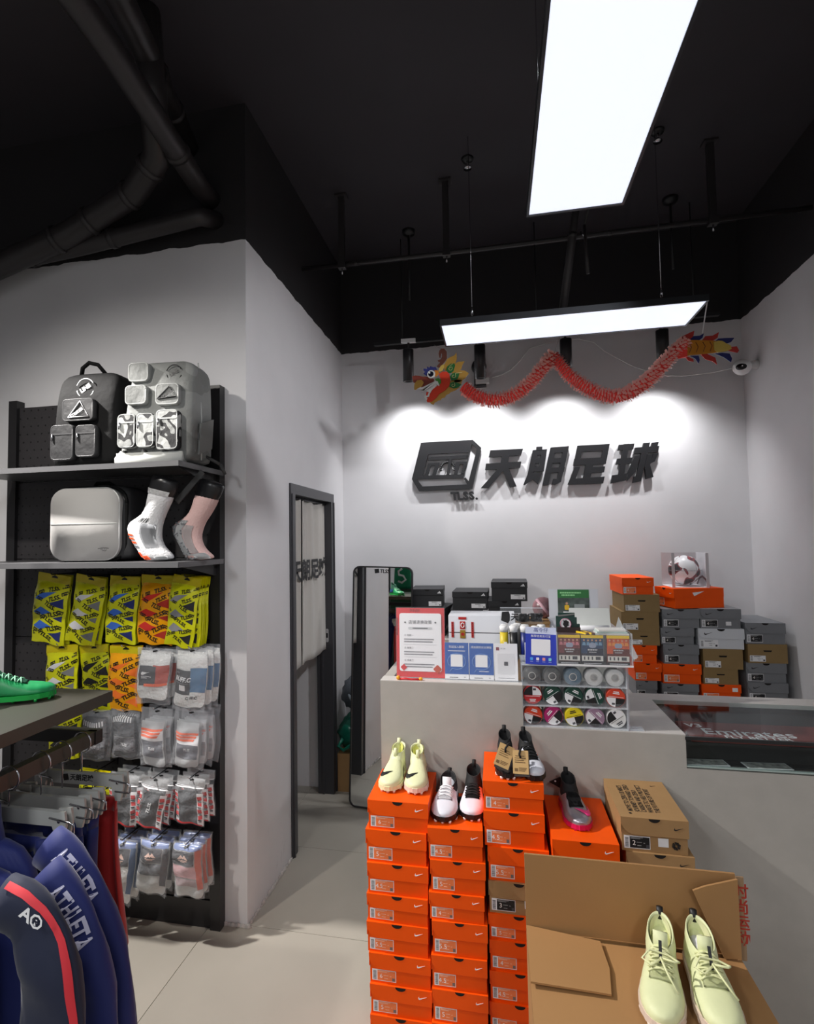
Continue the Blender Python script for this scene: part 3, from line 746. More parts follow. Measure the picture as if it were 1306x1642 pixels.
TAIL = {'plate': [[(1.065, 2.781), (1.079, 2.796), (1.209, 2.78), (1.26, 2.767), (1.272, 2.722), (1.207, 2.711), (1.09, 2.709), (1.062, 2.703)]],
 'tip': [[(1.209, 2.768), (1.231, 2.776), (1.253, 2.772), (1.273, 2.756), (1.294, 2.743), (1.297, 2.724), (1.272, 2.714), (1.228, 2.711), (1.211, 2.727)]],
 'red_fin': [[(1.049, 2.794), (1.057, 2.822), (1.095, 2.839), (1.119, 2.848), (1.113, 2.817), (1.093, 2.799)], [(1.155, 2.789), (1.174, 2.812), (1.211, 2.812), (1.244, 2.829), (1.236, 2.798), (1.21, 2.782)], [(1.283, 2.721), (1.294, 2.74), (1.33, 2.741), (1.34, 2.716), (1.332, 2.705)], [(1.064, 2.707), (1.086, 2.701), (1.107, 2.687), (1.109, 2.673), (1.081, 2.681)], [(1.145, 2.713), (1.178, 2.712), (1.22, 2.686), (1.227, 2.647), (1.205, 2.667), (1.169, 2.682)]],
 'blue_fin': [[(1.086, 2.795), (1.109, 2.818), (1.146, 2.818), (1.169, 2.83), (1.16, 2.805), (1.137, 2.789)], [(1.224, 2.779), (1.239, 2.793), (1.275, 2.793), (1.321, 2.79), (1.303, 2.768), (1.274, 2.76)], [(1.093, 2.709), (1.137, 2.705), (1.141, 2.68), (1.135, 2.661), (1.118, 2.69)], [(1.221, 2.71), (1.257, 2.711), (1.293, 2.704), (1.304, 2.675), (1.298, 2.655), (1.263, 2.686)]],
 'edge': [[(1.04, 2.746), (1.064, 2.797), (1.075, 2.784), (1.072, 2.698), (1.026, 2.692), (1.016, 2.711)]]}
# ------------------------------------------------------------------ ceiling panels, track and spots
PANEL_EMIT = mat('panel_diffuser', (232, 238, 255), .4, emit=PANEL_STRENGTH)
ALU = mat('dark_aluminium', (70, 72, 76), .35, .8)
def light_panel(label, x0, x1, y0, y1, z, wires):
    t = thing('ceiling_panel_light', label, 'light', ((x0 + x1) / 2, (y0 + y1) / 2, z))
    hx, hy = (x1 - x0) / 2, (y1 - y0) / 2
    obj('frame', MB().box(-hx, hx, -hy, -hy + .008, 0, .03).box(-hx, hx, hy - .008, hy, 0, .03).box(-hx, -hx + .008, -hy + .008, hy - .008, 0, .03).box(hx - .008, hx, -hy + .008, hy - .008, 0, .03).box(-hx + .008, hx - .008, -hy + .008, hy - .008, .012, .03), ALU, t)
    obj('diffuser', MB().box(-hx + .008, hx - .008, -hy + .008, hy - .008, .003, .008), PANEL_EMIT, t)
    for wx, wy in wires:
        w = obj('suspension_wire', MB().tube([(wx, wy, .03), (wx, wy, 3.8 - z)], .0018, 5), STEEL, t)
        obj('wire_gripper', MB().tube([(wx, wy, .10), (wx, wy, .14)], .006, 6), STEEL, w)
light_panel('long white ceiling panel light close above the camera, pointing towards the back wall', .124, .424, .575, 1.775, 2.75, [(-.12, -.5), (.12, -.5), (-.12, .4), (.12, .4)])
light_panel('long white ceiling panel light hanging crosswise above the counter', -.244, .962, 2.60, 2.90, 2.75, [(-.45, 0), (.45, 0)])

tr = thing('lighting_track', 'black lighting track near the back wall carrying four cylinder spotlights', 'track', (.3, 3.62, 3.06))
obj('rail', MB().box(-1.1, 1.09, -.017, .017, 0, .022), BLACKMETAL, tr)
obj('rail_lip', MB().box(-1.1, 1.09, -.018, -.012, -.003, .0), ALU, tr)
for x in (-.9, 0, .95):
    obj('hanger', MB().tube([(x, 0, .02), (x, 0, .74)], .004, 6), BLACKMETAL, tr)
SPOTB = mat('black_spot_housing', (36, 35, 37), .35)
for i, (x, zt, zb, tx) in enumerate(((-.559, 3.005, 2.787, .02), (-.075, 2.995, 2.772, 0), (.474, 2.985, 2.775, 0), (1.053, 2.99, 2.771, -.03))):
    t = thing('track_spotlight', ('black cylinder spotlight beside the dragon snout', 'black cylinder spotlight above the dragon neck', 'black cylinder spotlight at the middle peak of the dragon', 'black cylinder spotlight near the dragon tail')[i], 'spotlight', (x, 3.60, (zt + zb) / 2), group='cylinder spotlights on the track', rot=(.10, tx, 0))
    h = (zt - zb) / 2
    obj('housing', MB().lathe([(.0, h), (.034, h), (.037, h - .004), (.037, -h), (.031, -h), (.029, -h + .03), (0, -h + .03)], 24), SPOTB, t)
    obj('reflector', MB().lathe([(.028, -h + .012), (.018, -h + .026), (.0, -h + .028)], 20), mat('spot_reflector', (220, 220, 215), .2, emit=4), t)
    obj('arm', MB().tube([(0, .02, h - .01), (0, .028, h + .03), (0, .02, h + .06)], .008, 8), BLACKMETAL, t)
    obj('track_adapter', MB().box(-.05, .05, .005, .04, h + .05, h + .075), BLACKMETAL if i else mat('white_adapter', (225, 225, 225), .4), t)
    lamp('SPOT', 'track_spot_lamp', (x, 3.612, zb + .0), (x, 3.925, 1.9), SPOT_W, (0.985, 0.985, 1.0), spot_size=2.1, spot_blend=1.0, shadow_soft_size=.025)

# ------------------------------------------------------------------ wall sign
SIGNM = mat('black_sign_acrylic', (24, 24, 27), .42)
sg = thing('wall_sign', 'large black raised shop sign with goal emblem and four characters on the back wall', 'sign', (.25, 3.917, 2.25))
def sign_part(name, polys, par, d0=-.032, d1=-.012):
    mb = MB()
    for p in polys:
        k = polys.index(p) * .0004
        mb.prism([(a - .25, b - 2.25) for a, b in p], d0 - k, d1 + k)
    return obj(name, mb, SIGNM, par)
em = sign_part('emblem', SIGN['emblem'], sg)
net = sign_part('goal_net', SIGN['emblem_net'], em)
rg = MB()
for a, b in zip(SIGN_RING[:-1], SIGN_RING[1:]):
    rg.tube([(a[0] - .25, -.022, a[1] - 2.25), (b[0] - .25, -.022, b[1] - 2.25)], .009, 6)
obj('ball_ring', rg, SIGNM, em)
for k in range(1, 5):
    sign_part('character', SIGN[f'ch{k}'], sg)
(lx0, lz), (lx1, lz1) = SIGN_LET
x = lx0 + .02
for ch in ('T', 'L', 'S', 'S', '.'):
    me = text_mesh(ch, .078, .05, -.12, 'LEFT', .006).copy()
    obj('letter', me, SIGNM, sg, (x - .25, -.022, lz - 2.25 - .012), (PI / 2, 0, 0))
    x += .042 if ch != 'T' else .044
for px, pz in ((-.75, .05), (-.45, -.1), (-.1, .05), (.2, 0), (.5, 0), (.75, 0)):
    pass

# ------------------------------------------------------------------ dragon garland
dr = thing('dragon_garland', 'Chinese paper dragon garland with painted head, red pleated body and feathered tail', 'decoration', (.4, 3.25, 2.6))
PD = dict(beard=('dragon_gold', (196, 150, 62)), mane=('dragon_gold', 0), ear=('dragon_yellow', (220, 190, 90)), cheek=('dragon_scarlet', (224, 58, 22)), snout=('dragon_brown_red', (128, 52, 38)),
          nostril=('dragon_gold', 0), horn=('dragon_brown', (104, 56, 42)), brow=('dragon_blue', (44, 50, 120)), brow_gold=('dragon_orange', (214, 128, 30)), mouth_corner=('dragon_green', (70, 150, 50)),
          lip_upper=('dragon_white', (235, 235, 230)), lip_lower=('dragon_white', 0), curl1=('dragon_dark_green', (24, 112, 50)), curl2=('dragon_dark_green', 0), curl3=('dragon_dark_green', 0))
DN = dict(beard='beard', mane='mane', ear='ear', cheek='cheek', snout='snout', nostril='nostril', horn='horn', brow='eyebrow', brow_gold='brow_ridge', mouth_corner='mouth_corner', lip_upper='upper_teeth', lip_lower='lower_teeth', curl1='ear_curl', curl2='ear_curl', curl3='ear_curl')
lay = dict(mane=0, beard=.004, horn=0, ear=.006, cheek=.012, snout=.010, nostril=.018, brow=.014, brow_gold=.018, mouth_corner=.018, lip_upper=.022, lip_lower=.022, curl1=.012, curl2=.014, curl3=.012)
hd = obj('head', MB().prism([(a - .4, b - 2.6) for a, b in HEAD['cheek'][0]], -.002, .004), mat('dragon_scarlet', PD['cheek'][1], .55), dr)
def dloc(p): return (p[0] - .4, p[1] - 2.6)
for k, (mn, c) in PD.items():
    for p in HEAD[k]:
        m = mat(mn, c) if c else mat(mn)
        obj(DN[k], MB().prism([dloc(q) for q in p], -lay[k] - .006, -lay[k]), m, hd)
(ecx, ecz), (e1x, e1z), (e2x, e2z), (hx, hz) = EYE
r1, r2 = abs(e1x - ecx), abs(e2x - ecx)
ey = obj('eye', MB().prism([dloc(q) for q in circle(ecx, ecz, r1)], -.030, -.016), mat('dragon_white'), hd)
obj('pupil', MB().prism([dloc(q) for q in circle(ecx - .001, ecz, r2 * .9)], -.033, -.030), mat('dragon_pupil', (24, 26, 40), .15), hd)
obj('eye_glint', MB().prism([dloc(q) for q in circle(hx, hz, r1 * .2)], -.0345, -.032), mat('dragon_white'), hd)
for c in CURLS:
    obj('curl_line', MB().tube([(dloc(q)[0], -.021, dloc(q)[1]) for q in c], .0018, 5), mat('dragon_cream', (222, 214, 150), .5), hd)
# pleated body: one frilled paper ring after another along the hanging curve
def body_curve(n):
    pts = [Vector((a - .4, 0.0, b - 2.6)) for a, b in DBODY]
    out = []
    L = [0]
    for a, b in zip(pts[:-1], pts[1:]): L.append(L[-1] + (b - a).length)
    for k in range(n):
        s = L[-1] * k / (n - 1)
        i = max(j for j in range(len(L)) if L[j] <= s + 1e-9)
        i = min(i, len(pts) - 2)
        f = (s - L[i]) / (L[i + 1] - L[i])
        out.append((pts[i].lerp(pts[i + 1], f), (pts[i + 1] - pts[i]).normalized()))
    return out
DRED = mat('red_tissue_paper', (255, 66, 54), .6, sheen=.3)
DPINK = mat('pink_tissue_fringe', (255, 196, 184), .6)
def frill(seed):
    r = random.Random(seed)
    mb = MB()
    n = 11
    for k in range(n):
        a0, a1 = 2 * PI * k / n, 2 * PI * (k + .9) / n
        am = (a0 + a1) / 2
        ro = .044 + r.uniform(-.003, .010)
        dz = r.uniform(-.005, .005)
        A = lambda a, rr, z: (rr * math.cos(a), rr * math.sin(a), z)
        mb._add([A(a0, .014, 0), A(a1, .014, 0), A(a1, ro * .66, .010 + dz), A(a0, ro * .66, .006 + dz)], [(0, 1, 2, 3)], None, 0)
        mb._add([A(a0, ro * .66, .006 + dz), A(a1, ro * .66, .010 + dz), A(a1 - .03, ro, .017 + dz), A(a0 + .05, ro, .012 + dz)], [(0, 1, 2, 3)], None, 1)
    mb.lathe([(.0, -.004), (.036, -.004), (.030, .006), (0, .008)], 10, None, 0, False)
    me = mb.done('body_ring')
    me.materials.append(DRED); me.materials.append(DPINK)
    return me
FR = [frill(s) for s in range(4)]
for k, (p, d) in enumerate(body_curve(100)):
    o = obj('body_ring', FR[k % 4], None, dr)
    o.location = p
    dd = -d if k < 0 else d
    o.rotation_euler = (dd.to_track_quat('Z', 'Y') @ Euler((0, 0, k * .7)).to_quaternion()).to_euler()
    sc = 1.0 - .18 * max(0, 1 - abs(k - 46) / 9.0) - (.2 * max(0, (k - 84) / 16))
    o.scale = (sc, sc, 1)
tl = obj('tail', MB().prism([dloc(q) for q in TAIL['plate'][0]], -.008, 0), mat('dragon_tail_gold', (206, 134, 28), .5), dr)
obj('tail_tip', MB().prism([dloc(q) for q in TAIL['tip'][0]], -.014, -.008), mat('dragon_yellow'), tl)
obj('tail_collar', MB().prism([dloc(q) for q in TAIL['edge'][0]], -.016, -.004), DRED, tl)
for p in TAIL['red_fin']: obj('fin', MB().prism([dloc(q) for q in p], .002, .007), mat('dragon_fin_red', (188, 48, 40), .5), tl)
for p in TAIL['blue_fin']: obj('fin', MB().prism([dloc(q) for q in p], .004, .009), mat('dragon_fin_blue', (34, 42, 110), .5), tl)
for k in range(5):
    x, z = dloc(TAIL['plate'][0][0])
    obj('scale_line', MB().tube([(x + .02 + .035 * k, -.010, z - .005), (x + .032 + .035 * k, -.010, z - .03), (x + .02 + .035 * k, -.010, z - .06)], .0016, 5), mat('dragon_brown'), tl)
thread = mat('thread', (120, 110, 105), .6)
hp = dloc(HEAD['horn'][0][1])
obj('hanging_thread', MB().tube([(hp[0], -.002, hp[1]), (hp[0] - .005, -.36, .162)], .001, 4), thread, dr)
pk = dloc(DBODY[8])
obj('hanging_thread', MB().tube([(pk[0], 0, pk[1]), (pk[0], -.36, .162)], .001, 4), thread, dr)
tp = dloc(TAIL['blue_fin'][0][3])
obj('hanging_ribbon', MB().box(-.003, .003, -.001, .001, 0, .19), mat('white_ribbon', (230, 230, 230), .4), dr, (tp[0] - .01, -.0, tp[1]), (.55, 0, 0))

# ------------------------------------------------------------------ pipes and rods under the slab
def pipe(label, pts, r, flanges=(), cat='pipe', m=None, name='ceiling_pipe'):
    p0 = Vector(pts[0])
    t = thing(name, label, cat, tuple(p0))
    pp = [Vector(p) - p0 for p in pts]
    # round off bends
    q = []
    for i in range(len(pp)):
        if 0 < i < len(pp) - 1:
            q += [pp[i].lerp(pp[i - 1], .15), pp[i].lerp(pp[i - 1], .05), pp[i].lerp(pp[i + 1], .05), pp[i].lerp(pp[i + 1], .15)]
        else:
            q.append(pp[i])
    obj('tube', MB().tube(q, r, 16), m or DUCTBLACK, t)
    rr = r if not isinstance(r, (list, tuple)) else r[0]
    for i, f in flanges:
        c = pp[i].lerp(pp[i + 1], f)
        d = (pp[i + 1] - pp[i]).normalized() * .012
        obj('coupling', MB().tube([c - d, c + d], rr * 1.13, 16), m or DUCTBLACK, t)
    return t
pipe('thick black duct running under the ceiling towards the partition corner', [(-1.16, .2, 3.36), (-1.235, 1.5, 3.38), (-1.30, 2.20, 3.345), (-1.30, 2.30, 3.345)], .048, [(0, .6), (1, .7)])
pipe('segmented black pipe sloping down over the sock wall', [(-2.6, 2.14, 2.99), (-1.94, 2.14, 3.17), (-1.70, 2.12, 3.255), (-1.56, 2.09, 3.285), (-1.38, 2.0, 3.36), (-1.30, 1.85, 3.50), (-1.30, 1.80, 3.80)], .055, [(0, .9), (1, .5), (2, .8), (3, .7)])
pipe('straight black pipe lying just above the top edge of the sock wall', [(-2.8, 2.2, 3.08), (-1.947, 2.2, 3.14), (-1.30, 2.2, 3.205), (-1.27, 2.30, 3.24)], .04, [(0, .7), (1, .3)])
pipe('short black pipe with pale joint rings beside the thick duct', [(-1.05, .5, 3.62), (-1.28, 1.75, 3.62), (-1.42, 2.30, 3.62)], .05, [(0, .8), (1, .25), (1, .6)])
pipe('slim black pipe crossing the ceiling in front of the back wall', [(-1.123, 3.07, 3.37), (0, 3.07, 3.365), (1.632, 3.07, 3.372)], .013, [(0, .3), (1, .4)])
def channel(x, label):
    t = thing('ceiling_hanger', label, 'hanger', (x, 3.07, 3.8))
    obj('channel', MB().box(-.018, .018, -.012, .012, -.45, 0), DUCTBLACK, t)
    obj('foot_plate', MB().box(-.035, .035, -.03, .03, -.01, 0), DUCTBLACK, t)
    obj('clip', MB().box(-.022, .022, -.02, .02, -.455, -.415), DUCTBLACK, t)
    obj('bolt', MB().tube([(0, 0, -.49), (0, 0, -.45)], .005, 6), STEEL, t)
channel(-.87, 'black channel hanger for the slim pipe, nearest the storeroom wall')
channel(-.24, 'black channel hanger for the slim pipe, above the dragon head')
channel(1.17, 'black channel hanger for the slim pipe, nearest the side wall')
def rod(x, y, l, label):
    t = thing('threaded_rod', label, 'rod', (x, y, 3.8))
    obj('rod', MB().tube([(0, 0, -l), (0, 0, 0)], .007, 8), BLACKMETAL, t)
    obj('ceiling_rose', MB().lathe([(.0, 0), (.045, 0), (.04, -.025), (.012, -.035), (0, -.035)], 16), BLACKMETAL, t)
rod(-.53, 3.53, .48, 'thin black rod with round ceiling rose above the first spotlight')
rod(1.116, 3.545, .45, 'thin black rod with round ceiling rose above the last spotlight')
pipe('black cable conduit dropping from the ceiling to the crosswise panel light', [(.50, 2.7, 3.80), (.345, 2.7, 2.79)], .019, [(0, .62)], cat='conduit', name='cable_conduit')
pipe('short loose cable end dangling beside the conduit', [(.462, 2.7, 3.22), (.463, 2.7, 3.134), (.470, 2.7, 2.978)], .008, [], cat='cable', name='loose_cable')
D.objects['loose_cable'].location.z += 0
obj('cable_stay', MB().tube([(0, 0, 0), (-.02, 0, .03)], .004, 6), STEEL, D.objects['loose_cable'], (0, 0, -.06))
obj('cable_lead', MB().tube([(0, 0, 0), (.14, .0, .58)], .006, 6), BLACKMETAL, D.objects['loose_cable'], (0, 0, 0))
for x, y, lab in ((-.102, 2.915, 'small steel fire sprinkler on the ceiling above the dragon'), (.874, 2.926, 'small steel fire sprinkler on the ceiling beside the long panel light')):
    t = thing('sprinkler', lab, 'sprinkler', (x, y, 3.8))
    obj('base', MB().lathe([(.0, 0), (.035, 0), (.03, -.012), (.012, -.016), (0, -.016)], 16), BLACKMETAL, t)
    obj('head', MB().lathe([(.008, -.016), (.008, -.035), (.004, -.04), (.022, -.055), (.022, -.058), (0, -.058)], 14), STEEL, t)

# ------------------------------------------------------------------ small wall devices
t = thing('security_camera', 'small white ball security camera with dark face high by the side wall', 'camera', (1.545, 3.72, 2.755))
WPL = mat('white_plastic', (232, 232, 232), .35)
obj('shell', MB().sphere((0, 0, 0), .052, .05, .05, 18, 12), WPL, t)
obj('lens_face', MB().sphere((-.012, -.026, -.006), .035, .028, .024, 16, 10), mat('black_gloss', (14, 14, 16), .1), t)
obj('mount', MB().tube([(.03, 0, .01), (.088, 0, .01)], [.018, .03], 12), WPL, t)
obj('indicator', MB().sphere((-.02, -.053, -.006), .004), WPL, t)
t = thing('wall_adapter', 'dark round bracket with white power adapter behind the second spotlight', 'adapter', (-.07, 3.917, 2.92))
obj('back_disc', MB().lathe([(0, 0), (.055, 0), (.05, .03), (0, .034)], 20, Matrix.Rotation(PI / 2, 4, 'X')), BLACKMETAL, t, (-.02, 0, .03))
obj('bracket', MB().box(-.055, .03, -.03, 0, -.125, -.02).box(-.055, .03, -.06, -.03, -.125, -.115), BLACKMETAL, t)
obj('adapter_box', MB().box(-.045, .05, -.075, -.032, -.112, -.075).bevel(.004), WPL, t)
cb_ = thing('white_cable', 'thin white cable drooping along the back wall to the security camera', 'cable', (0, 3.89, 2.8))
cpts = [(.0, 2.855), (.07, 2.872), (.135, 2.903), (.2, 2.965), (.267, 3.045), (.45, 3.085), (.6, 3.085), (.702, 3.05), (.76, 2.99), (.839, 2.933), (.95, 2.86), (1.07, 2.808), (1.16, 2.78), (1.26, 2.763), (1.40, 2.752), (1.52, 2.757)]
obj('cable', MB().tube([(x, (-.17 * max(0, (x - 1.2) / .32)) if x > 1.2 else 0, z - 2.8) for x, z in cpts], .0032, 6), WPL, cb_)

# ------------------------------------------------------------------ standing mirror and what is stuffed behind it
mr = thing('standing_mirror', 'tall floor mirror with rounded black frame standing by the storeroom door', 'mirror', (-.765, 3.40, 0.0), rot=(-.03, .022, -.085))
MW, MH = .202, 1.535
out_, inn = rrect(-MW, MW, .004, MH, .045, 6), rrect(-MW + .009, MW - .009, .013, MH - .009, .038, 6)
fb = MB()
n_ = len(out_)
for y0, y1 in ((-.004, .018),):
    v = [(p[0], y0, p[1]) for p in out_] + [(p[0], y0, p[1]) for p in inn] + [(p[0], y1, p[1]) for p in out_] + [(p[0], y1, p[1]) for p in inn]
    f = []
    for i in range(n_):
        j = (i + 1) % n_
        f += [(i, i + n_, j + n_, j), (i + 2 * n_, j + 2 * n_, j + 3 * n_, i + 3 * n_), (i, j, j + 2 * n_, i + 2 * n_), (i + n_, i + 3 * n_, j + 3 * n_, j + n_)]
    fb._add(v, f)
obj('frame', fb.fix(), BLACKMETAL, mr)
gm = D.materials.new('mirror_silver'); gm.use_nodes = True
_b = gm.node_tree.nodes['Principled BSDF']
_b.inputs['Base Color'].default_value = (.86, .88, .88, 1); _b.inputs['Metallic'].default_value = 1; _b.inputs['Roughness'].default_value = .015
obj('glass', MB().prism(inn, 0, .006), gm, mr)
obj('back_board', MB().prism(inn, .008, .014), BLACKMETAL, mr)
obj('back_leg', MB().box(-.14, -.12, 0, .02, 0, 1.1).box(.12, .14, 0, .02, 0, 1.1), BLACKMETAL, mr, (0, .02, 0.012), (-.06, 0, 0))
em2 = MB().prism([(-.05, .012), (-.02, .016), (-.017, -.012), (-.045, -.016)], -.002, -.0005)
obj('sticker_emblem', em2, BLACK, mr, (-.005, 0, MH - .03))
print_text('sticker_lettering', 'TLSS.', .032, BLACK, mr, (.018, -.0012, MH - .032), bold=.03, shear=.1)

def lump(c, r, amp, seed, freq=3.0, n=22, m=14):
    from mathutils import noise
    mb = MB().sphere(c, *r, n, m)
    for v in mb.bm.verts:
        d = (v.co - Vector(c))
        q = Vector((d.x / r[0], d.y / r[1], d.z / r[2]))
        k = 1 + amp * noise.noise(q * freq * .6 + Vector((seed, 0, 0))) + amp * .6 * noise.noise(q * freq * 2 + Vector((0, seed, 0)))
        v.co = Vector(c) + d * k
    return mb
t = thing('kraft_carton', 'small brown carton standing on the floor between door frame and mirror', 'box', (-1.0, 3.72, 0))
obj('body', MB().box(-.10, .12, -.10, .15, 0, .25).bevel(.002, 1), KRAFT, t)
obj('flap', MB().box(-.10, .12, -.10, .02, .25, .253).box(-.10, .12, .03, .15, .25, .253), KRAFT, t)
t = thing('green_plastic_bag', 'crumpled dark green plastic bag on the brown carton behind the mirror', 'bag', (-1.0, 3.72, .255))
obj('bag_body', lump((0, 0, .12), (.11, .11, .115), .22, 5), mat('dark_green_plastic', (18, 104, 84), .3, bump=.6, bscale=14), t)
obj('bag_handle', MB().tube([(-.06, -.10, .10), (-.09, -.11, .05), (-.05, -.125, .03), (.02, -.125, .08), (.06, -.11, .10)], .012, 8), mat('dark_green_plastic'), t)
t = thing('grey_bag', 'dark grey crumpled bag piled on the green bag behind the mirror', 'bag', (-1.0, 3.76, .515))
obj('bag_body', lump((0, 0, .12), (.10, .11, .11), .2, 9), mat('slate_grey_fabric', (70, 76, 84), .6, bump=.5, bscale=14), t)
obj('strap', MB().tube([(-.04, -.09, .15), (.01, -.12, .08), (.03, -.12, .0), (.0, -.11, -.05)], .012, 8), mat('pale_grey_strap', (140, 150, 158), .5), t)
# ------------------------------------------------------------------ things on the counter ledge
ACR = clear_mat('clear_acrylic', (240, 245, 250), .95, .05)
ACRE = clear_mat('acrylic_edge', (235, 242, 250), .66, .1)
RED = mat('notice_red', (205, 38, 44), .45)
BLUE = mat('card_blue', (22, 84, 168), .4)
PAPER = mat('white_paper', (236, 236, 240), .6)
def plate(name, m, par, x0, x1, z0, z1, y, th=.0008, r=0):
    pts = rrect(x0, x1, z0, z1, r, 4) if r else [(x0, z0), (x1, z0), (x1, z1), (x0, z1)]
    return obj(name, MB().prism(pts, y - th, y), m, par)
def sheet_lines(par, rows, m, y, name='text_lines'):
    for (x0, x1, z, h) in rows:
        mb = MB()
        rn = random.Random(int(abs(x0 * 1e4) + z * 1e4))
        x = x0
        while x < x1:
            w = rn.uniform(.6, 1.0) * h
            mb.box(x, min(x + w, x1), y - .0004, y, z, z + h)
            x += w + h * .25
        o = obj(name, mb, m, par)
        o['kind'] = 'stuff'
t = thing('policy_notice', 'white shop notice in a bright red frame standing on the raised counter ledge', 'sign', (-.291, 2.045, 1.18), rot=(-.05, 0, .0))
plate('red_sheet', RED, t, -.092, .092, .004, .262, 0, .003)
ps = plate('white_sheet', PAPER, t, -.080, .080, .026, .242, -.003, .001, .008)
print_text('title', '店铺退换政策', .0150, DARKGREY, ps, (0, -.0045, .208), bold=.0)
for x in (-.058, .058): obj('title_diamond', MB().prism([(x - .004, .208), (x, .204), (x + .004, .208), (x, .212)], -.0048, -.0042), DARKGREY, ps)
plate('subtitle_pill', mat('pill_grey', (200, 202, 206)), ps, -.046, .046, .182, .191, -.004, .0006, .004)
sheet_lines(ps, [(-.028, .028, .185, .003)], DARKGREY, -.0048)
for z, s in ((.155, '① 条款一'), (.108, '② 条款二'), (.062, '③ 条款三')):
    print_text('heading', s, .0085, DARKGREY, ps, (-.062, -.0045, z + .004), bold=.0, align='LEFT')
    sheet_lines(ps, [(-.062, .052, z - .012, .0042), (-.062, .046, z - .021, .0042)], mat('text_grey', (130, 130, 136)), -.0042)
for z in (.125, .079):
    plate('rule_line', mat('pill_grey'), ps, -.062, .062, z, z + .0012, -.004, .0005)
rd_ = plate('red_diamond', RED, ps, -.009, .009, -.009, .009, 0, .001)
rd_.location = (-.064, -.004, .040); rd_.rotation_euler = (0, PI / 4, 0)
dm = plate('orange_diamond', mat('seal_orange', (190, 70, 40)), ps, -.012, .012, -.012, .012, 0, .001, .004)
dm.location = (.064, -.004, .036); dm.rotation_euler = (0, PI / 4, 0)
plate('dark_red_strip', mat('dark_red_paper', (140, 20, 26)), t, .078, .084, .168, .232, -.003, .0006)
plate('dark_red_strip', mat('dark_red_paper'), t, -.092, -.086, .16, .225, -.003, .0006)
print_text('top_lettering', '宽松退换', .010, mat('dark_red_paper'), t, (-.02, -.0035, .252), bold=.02)
obj('holder_front', MB().box(-.094, .094, -.0075, -.0062, 0, .266), ACR, t)
obj('holder_foot', MB().box(-.094, .094, -.006, .035, 0, .003), ACRE, t)
t = thing('gold_ornament', 'tiny orange and red festive ornament lying at the foot of the red notice', 'ornament', (-.372, 2.014, 1.18))
obj('fruit', MB().sphere((0, 0, .008), .008, .008, .008, 10, 7), mat('festive_orange', (240, 160, 30), .4), t)
obj('fruit', MB().sphere((.085, 0, .006), .008, .006, .006, 10, 7), mat('festive_orange'), t)
obj('ribbon', MB().tube([(.004, 0, .004), (.03, -.003, .006), (.05, .0, .003), (.085, 0, .004)], .004, 7), RED, t)

def qr_card(label, x0, x1, col, title, sub, y=2.04, h=.136):
    w = x1 - x0
    t = thing('code_card', label, 'card', ((x0 + x1) / 2, y, 1.18), group='code cards on the ledge', rot=(-.06, 0, 0))
    sh = plate('sheet', PAPER, t, -w / 2, w / 2, .004, h, 0, .002)
    if col is BLUE:
        bf = plate('blue_field', BLUE, sh, -w / 2, w / 2, .004 + h * .13, h, -.002, .0006)
        print_text('title', title, .0095, WHITE, sh, (0, -.0032, h * .885), bold=.0)
        sheet_lines(sh, [(-w * .36, w * .36, h * .77, .0028)] if sub else [(-w * .1, w * .3, h * .24, .0024)], WHITE, -.0026)
        plate('blank_code_field', PAPER, sh, -.022, .022, h * .36, h * .36 + .044, -.0026, .0006)
        ring = []
        for k in range(26):
            a = math.radians(-120 + 335 * k / 25)
            ring.append((.033 * math.cos(a), -.003, h * .50 + .029 * math.sin(a)))
        ring = [(-.026, -.003, h * .22)] + ring
        obj('bubble_outline', MB().tube(ring, .0007, 5), mat('pale_blue_line', (130, 170, 220)), sh)
        sheet_lines(sh, [(-w * .3, w * .05, h * .06, .0032), (w * .3, w * .36, h * .07, .003)], mat('text_grey'), -.0022)
    else:
        plate('logo_square', mat('maroon_logo', (130, 40, 60)), sh, -w * .42, -w * .28, h * .82, h * .82 + .011, -.002, .0005)
        print_text('small_name', '罗门球', .006, mat('text_grey'), sh, (-w * .12, -.0026, h * .865), bold=.0)
        plate('blank_code_field', mat('code_field_grey', (222, 222, 226), .6), sh, -w * .37, w * .37, h * .2, h * .74, -.002, .0005)
        plate('centre_mark', DARKGREY, sh, -.007, .007, h * .42, h * .42 + .014, -.0026, .0005, .002)
        sheet_lines(sh, [(-w * .34, w * .36, h * .09, .0014)], mat('text_grey'), -.0022)
    obj('holder', MB().box(-w / 2 - .001, w / 2 + .001, -.0058, -.0045, 0, h + .002), ACR, t)
    obj('holder_foot', MB().box(-w / 2 - .001, w / 2 + .001, -.005, .03, 0, .003), ACRE, t)
qr_card('blue code card beside the red framed notice, with white heading', -.199, -.111, BLUE, '欢迎加入群聊', True)
qr_card('blue code card in the middle, touching the white code card', -.108, -.020, BLUE, '添加我的企业微信', False)
qr_card('white code card at the ledge end next to the clear tape rack', -.017, .066, PAPER, '', False)

